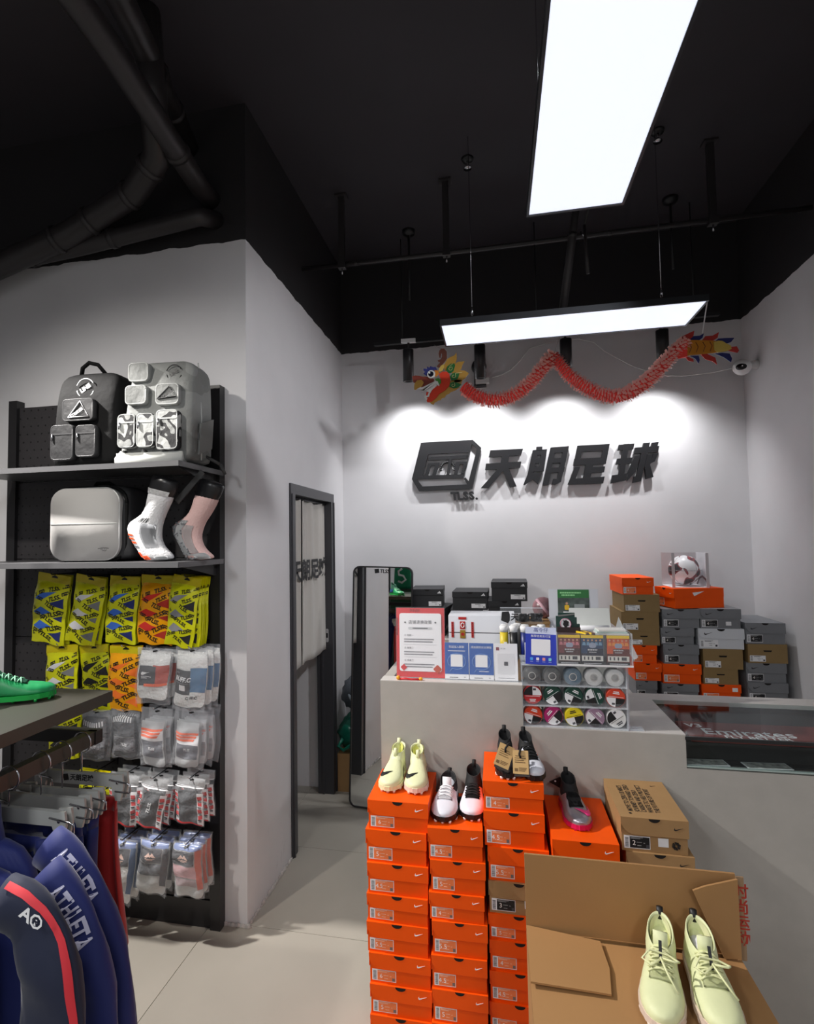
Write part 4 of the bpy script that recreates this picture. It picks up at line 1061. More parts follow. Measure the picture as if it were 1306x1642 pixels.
WAP = mat('glossy_white_appliance', (224, 228, 236), .22)
t = thing('white_appliance', 'glossy white appliance behind the notices, decorated with tiny red couplets', 'appliance', (-.031, 2.305, .7605))
obj('lower_body', MB().box(-.175, .10, 0, .16, 0, .547).bevel(.006), WAP, t)
obj('upper_body', MB().box(-.175, .10, 0, .16, .551, .620).bevel(.006), WAP, t)
obj('seam', MB().box(-.172, .098, .002, .158, .545, .553), DARKGREY, t)
CRED = mat('couplet_red', (170, 34, 32), .5)
for nm, x0, x1, z0, z1 in (('couplet', -.163, -.153, .529, .594), ('couplet', -.080, -.070, .529, .594), ('top_banner', -.133, -.100, .604, .614), ('red_square', -.127, -.105, .564, .596), ('gold_square', -.127, -.105, .526, .560)):
    o = obj(nm, MB().box(x0, x1, -.0015, 0, z0, z1), CRED if nm != 'gold_square' else mat('couplet_gold', (150, 120, 40), .4), t)
    if nm == 'couplet': sheet_lines(o, [(x0 + .003, x0 + .0065, z0 + .006 + .01 * k, .005) for k in range(6)], mat('couplet_ink', (90, 20, 16)), -.0015)
    if nm == 'red_square': obj('paper_cut', MB().tube([((x0 + x1) / 2 + .007 * math.cos(a), -.002, (z0 + z1) / 2 + .010 * math.sin(a)) for a in (0, .8, 1.6, 2.4, 3.2, 4, 4.8, 5.6, 6.28)], .0018, 5), WHITE, o)
    if nm == 'gold_square': obj('paper_cut', MB().prism(circle((x0 + x1) / 2, (z0 + z1) / 2, .007, 10), -.002, -.001), CRED, o)

# clear rack of capped tubes
t = thing('tube_rack', 'clear acrylic rack with printed header holding capped tubes of wraps', 'rack', (.094, 2.185, 1.036))
obj('front_panel', MB().box(-.088, .10, -.003, 0, 0, .18), ACR, t)
obj('side_panel', MB().box(-.088, -.085, 0, .105, 0, .31), ACR, t)
obj('side_panel', MB().box(.097, .10, 0, .105, 0, .31), ACR, t)
obj('shelf', MB().box(-.085, .097, 0, .105, .181, .184), ACR, t)
hd_ = obj('header', MB().box(-.085, .085, .100, .103, .315, .38), ACR, t)
obj('header_edge', MB().box(-.085, .085, .099, .104, .38, .383), ACRE, hd_)
print_text('header_lettering', '天朗足球', .032, BLACK, hd_, (.02, .0985, .342), bold=.03, shear=.1)
obj('header_emblem', MB().prism([(-.078, .365), (-.05, .367), (-.046, .354), (-.047, .33), (-.054, .318), (-.082, .33)], .0965, .0985), BLACK, hd_)
TC = {'yellow': (214, 190, 40), 'black': (26, 26, 28), 'navy': (26, 40, 110), 'clear': (190, 192, 192)}
for i, (x, y, z, c, lab) in enumerate(((.021, 2.205, 1.2205, 'yellow', 'yellow capped tube at the front of the clear rack'), (.058, 2.205, 1.2205, 'black', 'black capped tube at the front of the clear rack'),
                                  (.100, 2.205, 1.2205, 'navy', 'navy capped tube half behind the blue code stand'), (.024, 2.24, 1.2205, 'clear', 'pale capped tube in the second rack row behind the yellow one'),
                                  (.064, 2.24, 1.2205, 'clear', 'pale capped tube in the second rack row behind the black one'), (.104, 2.24, 1.2205, 'clear', 'pale capped tube in the second rack row behind the navy one'),
                                  (.142, 2.21, 1.2205, 'clear', 'pale capped tube at the rack end nearest the emblem box'), (.168, 2.25, 1.2205, 'clear', 'pale capped tube in the far rack corner'),
                                  (.076, 2.274, 1.2205, 'clear', 'pale capped tube in the rear rack row under the header'))):
    k = thing('capped_tube', lab, 'tube', (x, y, z), group='capped tubes in the clear rack')
    obj('body', MB().lathe([(.0, 0), (.0155, 0), (.0155, .115), (0, .115)], 16), mat('tube_' + c, TC[c], .4), k)
    obj('cap', MB().lathe([(.0165, .113), (.0165, .133), (.014, .136), (0, .136)], 16), WPL, k)
    if c in ('yellow', 'navy'):
        obj('tube_label', MB().box(-.001, .011, -.0165, -.0125, .02, .075), WHITE, k)

# tape display
t = thing('tape_display', 'clear acrylic counter display with three rows of five tape rolls', 'display', (.079, 2.004, 1.0365), .012)
TD_W, TD_H = .350, .214
obj('back', MB().box(0, TD_W, .075, .078, 0, TD_H + .02), ACR, t)
for k in range(6):
    obj('divider', MB().box(TD_W * k / 5 - .001, TD_W * k / 5 + .001, -.002, .075, 0, TD_H), ACRE if k in (0, 5) else ACR, t)
for z in (0, .071, .142, .213):
    obj('shelf', MB().box(-.001, TD_W + .001, -.004, .165 if z > .2 else .076, z, z + .0022), ACRE, t)
for z in (.0, .071, .142):
    obj('retaining_lip', MB().box(0, TD_W, -.004, -.002, z, z + .018), ACR, t)
obj('side_wing', MB().prism([(0, 0), (.16, 0), (.13, TD_H + .02), (0, TD_H + .05)], 0, .003, Matrix.Rotation(PI / 2, 4, 'Z')), clear_mat('smoky_acrylic', (200, 196, 204), .55, .08), t, (TD_W + .006, 0, 0))
obj('rear_panel', MB().box(0, TD_W, .162, .165, 0, TD_H), ACR, t)
obj('wing_foot', MB().box(TD_W + .006, TD_W + .05, -.0, .03, 0, .006), ACRE, t)
rows = [[('black', 'wrap'), ('black2', 'wrap'), ('teal', 'wrap'), ('white', 'wrap'), ('white2', 'wrap')],
        [('red', 180), ('green', 35), ('green', -25), ('green', -70), ('scarlet', -5)],
        [('scarlet', -15), ('magenta', 50), ('yellow', 15), ('mauve', -45), ('white', 215)]]
TCOL = dict(black=(28, 28, 30), black2=(34, 36, 36), teal=(38, 92, 120), white=(226, 226, 224), white2=(232, 232, 230), red=(196, 44, 48), green=(16, 62, 50), scarlet=(214, 66, 34), magenta=(176, 36, 108), yellow=(236, 216, 30), mauve=(158, 128, 152))
CN = dict(black='black', black2='charcoal', teal='teal blue', white='white', white2='white', red='red', green='dark green', scarlet='orange red', magenta='magenta', yellow='yellow', mauve='mauve')
RN = ['top', 'middle', 'bottom']
ORDC = ['first cell', 'second cell', 'third cell', 'fourth cell', 'last cell']
Md = Matrix.Translation((.079, 2.004, 1.0365)) @ Matrix.Rotation(.012, 4, 'Z')
for r, row in enumerate(rows):
    for c, (col, st) in enumerate(row):
        p = Md @ Vector((TD_W * (c + .5) / 5, .012, (2 - r) * .071 + .0024 + .0325))
        k = thing('tape_roll', f'{CN[col]} {"wrapped" if st == "wrap" else "labelled"} tape roll, {RN[r]} display row, {ORDC[c]} counted from the code cards', 'tape', tuple(p), .012, 'tape rolls in the display')
        RR = .0325 if st != 'wrap' else .030
        M = Matrix.Rotation(PI / 2, 4, 'X')
        if st == 'wrap':
            k.location.z -= .0035
            obj('roll', MB().lathe([(.013, .0), (RR - .002, .0), (RR, -.003), (RR, -.04), (.013, -.04), (.013, 0)], 24, M), mat('tape_' + col, TCOL[col], .55, bump=.3, bscale=60), k)
            obj('core', MB().lathe([(.0, -.012), (.0135, -.012), (.0135, .001), (.011, .001), (.011, -.008), (.0, -.008)], 18, M), mat('cardboard_core', (205, 203, 198), .6), k)
            obj('clear_wrap', MB().lathe([(0, .003), (RR + .001, .003), (RR + .003, -.02), (RR + .001, -.042)], 20, M), clear_mat('cling_wrap', (230, 232, 235), .8, .1, .8, 60), k)
        else:
            obj('roll', MB().lathe([(.0, .0), (RR - .002, .0), (RR, -.002), (RR, -.036), (0, -.036)], 26, M), mat('tape_' + col, TCOL[col], .4), k)
            a0 = math.radians(st)
            R2 = Matrix.Rotation(-a0, 4, 'Y')
            rr = RR - .002
            half = [(rr * math.cos(PI * q / 12), rr * math.sin(PI * q / 12)) for q in range(13)]
            ql = [(0, 0)] + [(rr * math.cos(PI + PI / 2 * q / 6), rr * math.sin(PI + PI / 2 * q / 6)) for q in range(7)]
            qr = [(0, 0)] + [(rr * math.cos(1.5 * PI + PI / 2 * q / 6), rr * math.sin(1.5 * PI + PI / 2 * q / 6)) for q in range(7)]
            lb = obj('label', MB().prism(half, -.0016, 0, R2), mat('tape_' + col), k)
            obj('white_quarter', MB().prism(ql, -.0016, 0, R2), WHITE, lb)
            obj('black_quarter', MB().prism(qr, -.0016, 0, R2), BLACK, lb)
            lc = BLACK if col in ('yellow',) else (DARKGREY if col == 'white' else WHITE)
            ln = MB()
            for zz, w in ((.019, .018), (.0135, .022), (.003, .05)):
                ln.box(-w / 2, w / 2, -.0021, -.0014, zz, zz + (.0034 if zz > .01 else .0012), R2)
            o = obj('label_lines', ln, lc, lb); o['kind'] = 'stuff'
            o = obj('label_code', MB().box(-.012, -.002, -.0021, -.0014, -.024, -.017, R2), DARKGREY, lb)

# blue payment stand on top of the display
t = thing('payment_stand', 'royal blue code stand leaning on top of the tape display', 'sign', (.145, 2.008, 1.2525), rot=(-.10, .03, 0))
PB = mat('royal_blue', (36, 56, 178), .4)
plate('blue_sheet', PB, t, -.053, .053, 0, .128, 0, .003)
plate('white_header', mat('pale_header', (206, 214, 240), .5), t, -.053, .053, .106, .130, -.0022, .001)
print_text('header_lettering', '高令仔', .017, mat('header_ink', (70, 84, 150), .5), t, (0, -.0038, .119), bold=.0)
print_text('lettering', '推荐使用支付宝', .0098, WHITE, t, (0, -.0038, .098), bold=.0)
plate('blank_code_field', PAPER, t, -.033, .033, .032, .088, -.003, .0007, .003)
for k, c in enumerate(((80, 160, 235), (235, 225, 235), (230, 150, 150), (120, 200, 220))):
    ic = plate('icon', mat(f'icon_{k}', c), t, -.037 + .021 * k, -.027 + .021 * k, .014, .024, -.003, .0007, .002)
    plate('icon_caption', mat('caption_blue', (150, 165, 225)), t, -.037 + .021 * k, -.027 + .021 * k, .0085, .0105, -.003, .0005)
obj('back_leg', MB().box(-.03, .03, 0, .003, 0, .11), PB, t, (0, .035, 0), (.3, 0, 0))

# clear bin of trading card boxes
t = thing('card_bin', 'clear acrylic bin for card boxes on top of the tape display', 'bin', (.203, 2.004, 1.2552))
obj('front', MB().box(0, .245, -.004, -.001, 0, .112), ACR, t)
obj('bottom_rim', MB().box(-.003, .248, -.006, -.001, -.0025, .003), mat('white_rim', (230, 230, 232), .3), t)
obj('side', MB().box(-.003, 0, -.004, .16, 0, .112), ACRE, t)
obj('side', MB().box(.245, .248, -.004, .16, 0, .112), ACRE, t)
obj('bottom', MB().box(0, .245, 0, .16, -.0015, .0005), ACR, t)
for k, (x, cols, lab) in enumerate(((.003, ((120, 52, 58), (70, 34, 36), (200, 120, 130)), 'maroon card box nearest the blue code stand'), (.080, ((34, 60, 96), (28, 32, 52), (110, 150, 180)), 'navy card box in the middle of the clear bin'), (.165, ((200, 84, 40), (96, 34, 26), (220, 140, 60)), 'orange and red card box at the clear bin end nearest the shoeboxes'))):
    b = thing('card_box', lab, 'card box', (.203 + x, 2.007, 1.2560), group='card boxes in the clear bin')
    bx = obj('carton', MB().box(0, .074, 0, .06, 0, .103), mat(f'card_dark_{k}', cols[1], .35), b)
    plate('yellow_strip', mat('card_yellow', (232, 196, 30), .35), b, 0, .074, .093, .103, -.0002, .0008)
    plate('art_field', mat(f'card_art_{k}', cols[0], .35, vary=.35, vscale=50), b, .001, .073, .057, .093, -.0002, .0007)
    plate('diagonal_art', mat(f'card_mid_{k}', cols[0], .35), b, .0, .02, .04, .06, -.0002, .0008)
    for q in range(5):
        f = obj('player_figure', MB().prism(circle(.010 + .0135 * q, .086 - .001 * (q % 2), .0034, 8), -.0016, -.0008), mat('card_skin', (196, 150, 120), .5), b)
        obj('player_shirt', MB().prism([(.004 + .0135 * q, .068), (.006 + .0135 * q, .079), (.014 + .0135 * q, .079), (.016 + .0135 * q, .068)], -.0015, -.0007), mat(f'card_light_{k}', cols[2], .4), f)
    plate('centre_oval', mat('card_pale', (150, 158, 180), .4), b, .026, .050, .060, .076, -.001, .0009, .006)
    sheet_lines(b, [(.022, .054, .050, .005), (.026, .050, .043, .003)], mat('card_title', (190, 190, 196), .4), -.0006)
    plate('white_strip', mat('card_white', (215, 214, 208), .4), b, .002, .072, .014, .032, -.0002, .0008)
    for q in range(4):
        plate('strip_mark', DARKGREY, b, .008 + .013 * q, .0125 + .013 * q + (.012 if q == 3 else 0), .018, .029, -.0008, .0006)
    plate('black_strip', BLACK, b, 0, .074, 0, .011, -.0002, .0008)
    sheet_lines(b, [(.008, .066, .004, .003)], mat('card_title'), -.0008)
for k, (x, a, lab) in enumerate(((.262, .6, 'loose yellow edged card pack lying on the bin, nearest the emblem box'), (.285, .45, 'loose yellow edged card pack lying on the bin beside the white papers'))):
    b = thing('card_pack', lab, 'card pack', (x + .028, 2.045, 1.3592), a)
    obj('pack', MB().box(-.008, .008, -.03, .03, 0, .006), mat('pack_brown', (120, 70, 50), .4), b)
    obj('yellow_edge', MB().box(-.0085, -.004, -.031, .031, .0005, .0065), mat('card_yellow'), b)
t = thing('card_stack', 'flat stack of white card packets lying on top of the card boxes', 'packets', (.395, 2.045, 1.3592))
for q in range(3):
    obj('packet', MB().box(-.06 + .004 * q, .05 - .006 * q, -.03, .03, .006 * q, .006 * q + .0055), mat(f'packet_{q}', ((214, 216, 212), (190, 210, 205), (226, 226, 222))[q], .4), t, (0, 0, 0), (0, 0, .05 * (q - 1)))

# emblem box, poster, white sheet, tray and oddments behind the bin
t = thing('emblem_box', 'dark green stepped card display with a round white lion emblem', 'box', (.246, 2.05, 1.3592))
GRN = mat('dark_teal_card', (24, 58, 52), .4)
obj('base', MB().box(-.036, .044, .004, .018, 0, .018), mat('dark_brown_card', (50, 34, 34), .4), t)
obj('backing', MB().prism([(-.038, .0), (.044, .0), (.044, .028), (.034, .028), (.034, .052), (.027, .052), (.027, .068), (-.030, .068), (-.030, .056), (-.038, .056)], .018, .03), GRN, t)
e = obj('emblem_disc', MB().prism(circle(-.006, .030, .019, 22), .012, .018), WHITE, t)
obj('emblem_ring', MB().tube([(-.006 + .0185 * math.cos(q * PI / 10), .0115, .030 + .0185 * math.sin(q * PI / 10)) for q in range(21)], .0012, 5), mat('emblem_pink', (200, 120, 150), .5), e)
obj('lion_head', MB().prism([(-.016, .028), (-.013, .036), (-.014, .043), (-.008, .041), (-.004, .045), (-.001, .040), (.004, .039), (.005, .033), (.003, .029), (.006, .025), (.0, .022), (-.003, .016), (-.010, .018), (-.013, .023)], .0105, .0122), BLACK, e)
obj('grey_strip', MB().prism([(-.030, .055), (.027, .062), (.027, .067), (-.030, .060)], .0165, .0181), mat('grey_foil', (120, 120, 118), .3), t)
t = thing('white_sheet_holder', 'tall white sheet holder carrying a green football poster', 'poster', (.303, 2.30, 1.036), rot=(-.04, 0, 0))
plate('white_board', mat('pale_board', (206, 208, 216), .3), t, -.097, .095, 0, .456, 0, .003)
pg = plate('poster', mat('poster_green', (40, 110, 54), .35), t, -.062, .060, .33, .454, -.003, .0008)
plate('poster_photo', mat('poster_photo', (70, 80, 76), .35, vary=.6, vscale=40), t, -.062, .060, .345, .42, -.0038, .0006)
fg = plate('poster_player', mat('player_yellow', (224, 178, 40), .5), pg, -.036, -.018, .372, .392, -.0044, .0005, .005)
obj('player_head', MB().prism(circle(-.027, .398, .005, 10), -.0052, -.0044), mat('card_skin'), fg)
plate('poster_caption', WHITE, pg, -.042, -.014, .355, .365, -.0044, .0005)
plate('poster_card', mat('poster_grey_card', (150, 156, 158), .4), pg, .002, .042, .375, .395, -.0044, .0005)
plate('poster_card', mat('poster_grey_card'), pg, .002, .042, .352, .370, -.0044, .0005)
sheet_lines(pg, [(-.052, .03, .438, .006), (-.046, .005, .428, .006)], mat('poster_mint', (150, 215, 150), .5), -.0038)
plate('poster_yellow', mat('poster_olive', (140, 140, 50), .4), t, -.06, -.005, .328, .345, -.0042, .0005)
t = thing('white_tray', 'open pale white carton with papers behind the card boxes', 'box', (.36, 2.22, 1.036))
obj('tray_body', MB().box(-.085, .075, 0, .05, 0, .30), mat('pale_carton', (212, 215, 212), .5), t)
obj('raised_flap', MB().prism([(-.085, 0), (.075, 0), (.07, .085), (-.08, .085)], 0, .003), mat('pale_carton'), t, (0, .045, .30), (-.15, 0, 0))
obj('paper_roll', MB().tube([(-.07, .01, .31), (.06, .012, .312)], .012, 10), PAPER, t)
obj('clear_sleeve', MB().prism([(0, 0), (.06, -.10), (.075, -.09), (.02, .06)], 0, .002), clear_mat('clear_sleeve', (220, 225, 228), .5, .1, .4, 30), t, (.075, -.01, .30), (-.3, 0, 0))
t = thing('counter_carton', 'brown carton standing on the counter behind the capped tubes', 'box', (.15, 2.30, 1.036))
obj('body', MB().box(-.075, .055, 0, .16, 0, .322), KRAFT, t)
obj('lid', MB().box(-.078, .058, -.003, .163, .315, .325), KRAFT, t)
t = thing('black_tape_ring', 'black ring lying beside a small black case on the brown carton', 'ring', (.10, 2.31, 1.361))
obj('ring', MB().lathe([(.014, 0), (.026, 0), (.028, .012), (.026, .028), (.014, .028), (.014, 0)], 18), BLACK, t)
obj('ring_gleam', MB().lathe([(.0145, .028), (.020, .0288), (.0255, .028)], 18), STEEL, t)
t = thing('black_case', 'small black case on the brown carton behind the capped tubes', 'case', (.155, 2.31, 1.361))
obj('case_body', MB().box(-.022, .02, -.015, .02, 0, .03).bevel(.004), BLACK, t)
obj('case_latch', MB().box(-.004, .004, -.017, -.014, .01, .018), DARKGREY, t)
t = thing('patterned_ball', 'small pink and black patterned ball beside the white sheet holder', 'ball', (.19, 2.40, 1.361))
obj('ball', MB().sphere((0, 0, .045), .045, .045, .045, 20, 14), mat('pink_black_ball', (118, 84, 90), .35, vary=.75, vscale=22), t)
obj('ball_band', MB().lathe([(.0452, -.006), (.0455, 0), (.0452, .006)], 24, Matrix.Translation((0, 0, .045)) @ Matrix.Rotation(.9, 4, 'Y')), mat('pink_band', (190, 150, 160), .4), t)

# boxed match ball on the back stock
t = thing('boxed_football', 'white football with red swirls in a clear display box on the wide orange shoebox', 'football', (1.13, 3.62, 1.3925))
bm_ = D.materials.new('match_ball_print'); bm_.use_nodes = True
_nt = bm_.node_tree; _b = _nt.nodes['Principled BSDF']; _b.inputs['Roughness'].default_value = .3
_tc = _nt.nodes.new('ShaderNodeTexCoord'); _n = _nt.nodes.new('ShaderNodeTexNoise'); _n.inputs['Scale'].default_value = 9; _n.inputs['Detail'].default_value = .5; _n.inputs['Distortion'].default_value = 1.8
_r = _nt.nodes.new('ShaderNodeValToRGB'); _r.color_ramp.interpolation = 'CONSTANT'
_r.color_ramp.elements[0].position = 0; _r.color_ramp.elements[0].color = rgb((30, 28, 34))
_r.color_ramp.elements[1].position = .38; _r.color_ramp.elements[1].color = rgb((150, 44, 52))
_e = _r.color_ramp.elements.new(.43); _e.color = rgb((60, 40, 44))
_e = _r.color_ramp.elements.new(.45); _e.color = rgb((238, 238, 240))
_nt.links.new(_tc.outputs['Object'], _n.inputs['Vector']); _nt.links.new(_n.outputs['Fac'], _r.inputs['Fac']); _nt.links.new(_r.outputs['Color'], _b.inputs['Base Color'])
bl = obj('ball', MB().sphere((0, 0, .10), .09, .09, .09, 28, 20), bm_, t)
seam = MB()
for ax in ('X', 'Y', 'Z'):
    seam.lathe([(.0898, -.0012), (.0904, 0), (.0898, .0012)], 40, Matrix.Translation((0, 0, .10)) @ Matrix.Rotation(.5, 4, 'Z') @ Matrix.Rotation(PI / 2, 4, ax))
obj('ball_seam', seam, mat('text_grey'), bl)
S_ = .102
obj('base_card', MB().box(-S_, S_, -S_, S_, 0, .003), PAPER, t)
obj('back_card', MB().box(-S_, S_, S_ - .002, S_, .003, .205), mat('ball_card', (206, 200, 202), .5), t)
sc_ = obj('side_card', MB().box(S_ - .001, S_ + .001, -S_, S_, .003, .205), PAPER, t)
for z in (.12, .14, .16): obj('side_mark', MB().box(S_ + .001, S_ + .002, -.004, .004, z, z + .009), BLACK, sc_)
obj('side_swirl', MB().tube([(S_ + .0015, -.09, .01), (S_ + .0015, -.05, .045), (S_ + .0015, 0, .06), (S_ + .0015, .05, .05), (S_ + .0015, .09, .01)], .008, 6), mat('swirl_dark', (84, 34, 40), .4), sc_)
cp = MB().prism(circle(-.0, .10, .075, 24), -S_ - .002, -S_ - .001)
for a, b in (((-S_, .003), (-.085, .205)), ((.085, .003), (S_, .205))): obj('front_border', MB().box(a[0], b[0], -S_ - .001, -S_, a[1], b[1]), mat('ball_card'), t)
obj('front_window', MB().box(-.085, .085, -S_ - .0012, -S_ - .0002, .003, .205), ACR, t)
obj('top_card', MB().box(-S_, S_, -S_, S_, .205, .207), ACR, t)
obj('front_mark', MB().prism([(-.008, .018), (-.002, .018), (.0, .022), (.006, .019), (.008, .025), (-.006, .026)], -S_ - .0025, -S_ - .0015), BLACK, t)
# ------------------------------------------------------------------ football boots
def interp(tab, t):
    for (a, va), (b, vb) in zip(tab[:-1], tab[1:]):
        if t <= b:
            f = (t - a) / (b - a)
            f = f * f * (3 - 2 * f) * .5 + f * .5
            return va + (vb - va) * f
    return tab[-1][1]
HW = [(0, .20), (.025, .46), (.07, .70), (.16, .92), (.28, 1.0), (.42, .93), (.58, .78), (.75, .74), (.88, .70), (.96, .54), (1, .28)]
HT_HI = [(0, .24), (.03, .34), (.08, .42), (.18, .50), (.3, .58), (.42, .74), (.55, .98), (.68, 1.08), (.85, 1.02), (.95, .92), (1, .6)]
HT_LO = [(0, .24), (.03, .34), (.08, .42), (.18, .50), (.3, .60), (.42, .76), (.55, .96), (.62, .90), (.75, .80), (.9, .92), (.97, .95), (1, .6)]
class ShoeForm:
    def __init__(s, L, W, H, z0, hi):
        s.L, s.W, s.H, s.z0, s.tab = L, W, H, z0, (HT_HI if hi else HT_LO)
    def at(s, t, v, off=0.0):
        hw = interp(HW, t) * s.W / 2 + off
        h = interp(s.tab, t) * s.H + off
        a = v * PI / 2
        sa, ca = math.sin(a), max(math.cos(a), 0)
        bend = .10 * s.W * math.sin(PI * min(1, max(0, (.55 - t) / .55))) * 0
        return Vector((bend + hw * math.copysign(abs(sa) ** .82, sa), -s.L / 2 + t * s.L - (off if t < .1 else 0), s.z0 + h * ca ** .72))
    def upper(s, nt=30, nv=20):
        rings = []
        for i in range(nt + 1):
            t = (i / nt)
            t = t * t * .35 + t * .65
            r = [tuple(s.at(t, -1 + 2 * j / nv)) for j in range(nv + 1)]
            rings.append(r)
        return MB().loft(rings, True, True, True)
    def decal(s, pts, off=.0012, cuts=3):
        bm = bmesh.new()
        f = bm.faces.new([bm.verts.new((p[0], p[1], 0)) for p in pts])
        bmesh.ops.triangulate(bm, faces=[f])
        for _ in range(2):
            bmesh.ops.subdivide_edges(bm, edges=bm.edges[:], cuts=1, use_grid_fill=True)
        for v in bm.verts:
            v.co = s.at(v.co.y, v.co.x, off)
        m = MB(); m.bm.free(); m.bm = bm
        for fc in bm.faces: fc.smooth = True
        bmesh.ops.recalc_face_normals(bm, faces=bm.faces)
        r = bmesh.ops.solidify(bm, geom=bm.faces[:], thickness=-.0006)
        return m
TOE_TICK = [(-.76, .52), (-.72, .38), (-.66, .26), (-.52, .185), (-.34, .175), (-.12, .22), (.06, .31), (-.12, .285), (-.30, .275), (-.44, .30), (-.56, .37), (-.66, .46)]
SIDE_TICK = [(.86, .42), (.80, .52), (.74, .66), (.80, .62), (.88, .55), (.95, .48), (.97, .43), (.93, .40)]
_stud = {}
def boot(label, loc, rz, upper_m, sole_m, collar_m, L=.19, W=.074, H=.052, collar=.105, hi=True, studs='stud', stud_m=None, tick_m=None, mirror=False, laces=None, lace_m=None,
         tab_m=None, tongue_m=None, front_tab=False, lining=None, extra=None, rot=None):
    t = thing('football_boot', label, 'boot', loc, rz, 'football boots on show', rot)
    sh = .008 if studs == 'stud' else (.004 if studs == 'turf' else 0)
    z0 = sh + .010
    F = ShoeForm(L, W, H, z0, hi)
    up = obj('upper', F.upper(), upper_m, t, subsurf=1)
    # sole
    ol = [(interp(HW, (k / 60) ** 1.3) * W / 2 * 1.05, -L / 2 + L * (k / 60) ** 1.3 - (.002 if k == 0 else 0)) for k in range(61)]
    sp_ = ol + [(-x, y) for x, y in ol[::-1]]
    so = MB().prism([(x, y) for x, y in sp_], -(z0 + .004), -sh, Matrix.Rotation(-PI / 2, 4, 'X') @ Matrix.Scale(1, 4))
    # prism is in XZ: turn it flat
    for v in so.bm.verts:
        v.co = Vector((v.co.x, -v.co.y if False else v.co.y, v.co.z))
    me = MB()
    n = len(sp_)
    me._add([(x, y, sh) for x, y in sp_] + [(x, y, z0 + .004) for x, y in sp_], [tuple(range(n - 1, -1, -1)), tuple(range(n, 2 * n))] + [(i, (i + 1) % n, (i + 1) % n + n, i + n) for i in range(n)])
    so.bm.free()
    so_o = obj('sole', me.fix(), sole_m, t)
    if studs == 'stud':
        if 'm' not in _stud:
            _stud['m'] = MB().lathe([(0, 0), (.0042, 0), (.0058, .009), (0, .009)], 10).done('stud')
        for x, tt in ((-.52, .06), (.52, .06), (0, .035), (-.88, .20), (.88, .20), (-.5, .45), (.5, .45), (-.5, .80), (.5, .80), (-.45, .93), (.45, .93)):
            o = obj('stud', _stud['m'].copy() if not _stud['m'].materials else _stud['m'], None, t, (x * W / 2, -L / 2 + L * tt, 0))
            if not o.data.materials: o.data.materials.append(stud_m or sole_m)
            elif o.data.materials[0] != (stud_m or sole_m):
                o.data = o.data.copy(); o.data.materials.clear(); o.data.materials.append(stud_m or sole_m)
    elif studs == 'turf':
        me = MB()
        for k in range(9):
            for sx in (-.75, -.25, .25, .75):
                tt = .05 + k * .105
                me.box(sx * interp(HW, tt) * W / 2 - .004, sx * interp(HW, tt) * W / 2 + .004, -L / 2 + tt * L - .004, -L / 2 + tt * L + .004, 0, .006)
        o = obj('turf_nubs', me, stud_m or sole_m, t); o['kind'] = 'stuff'
    # collar: outer wall, rim, inner wall
    yc, ry, rx = L * .24, L * .235, W * .37
    def ring(z, kx, ky, dy, tilt):
        return [(rx * kx * math.cos(2 * PI * j / 24), yc + dy + ry * ky * math.sin(2 * PI * j / 24), z + tilt * math.sin(2 * PI * j / 24)) for j in range(24)]
    zc = z0
    if hi:
        rs = [ring(zc + .018, 1.02, 1.02, 0, 0), ring(zc + H * .85, .96, .98, 0, .002), ring(zc + collar * .72, .80, .74, .004, .004), ring(zc + collar * .90, .76, .62, .008, .010), ring(zc + collar, .80, .62, .010, .012),
              ring(zc + collar - .001, .68, .53, .010, .012), ring(zc + collar * .75, .66, .56, .008, .006), ring(zc + H * .5, .72, .66, .004, 0)]
    else:
        rs = [ring(zc + .018, 1.02, 1.0, 0, 0), ring(zc + H * .72, 1.0, 1.0, 0, .004), ring(zc + collar * .95, .86, .86, .004, .012), ring(zc + collar, .86, .86, .004, .014), ring(zc + collar, .72, .74, .004, .014), ring(zc + H * .6, .74, .74, .004, .004), ring(zc + H * .3, .7, .7, .004, 0)]
    cm = MB().loft(rs, True, True, True)
    if extra and extra.get('lean'):
        for v in cm.bm.verts: v.co.x += extra['lean'] * max(0, v.co.z - zc - .03)
    co = obj('collar', cm, collar_m, t, subsurf=1)
    if lining:
        rl = [ring(zc + collar - .004, .69, .54 if hi else .74, .010 if hi else .004, .012), ring(zc + collar * .6, .64, .54 if hi else .7, .008, .006), ring(zc + H * .45, .66, .6, .004, 0)]
        obj('lining', MB().loft(rl, True, False, True), lining, co)
    yb = yc + (.010 if hi else .004) + ry * (.62 if hi else .86)
    zt = zc + collar + .012
    tb = MB().tube([(0, yb - .004, zt - .014), (0, yb + .001, zt + .008), (0, yb + .006, zt + .006), (0, yb + .005, zt - .016)], .0045, 6)
    for v in tb.bm.verts: v.co.x *= 1.7
    obj('pull_tab', tb, tab_m or collar_m, t)
    if front_tab:
        yf = yc + .010 - ry * .60
        tb = MB().tube([(0, yf - .004, zc + collar * .70), (0, yf - .004, zt - .014), (0, yf + .004, zt - .010)], .004, 6)
        for v in tb.bm.verts: v.co.x *= 1.8
        obj('pull_tab', tb, tab_m or collar_m, t)
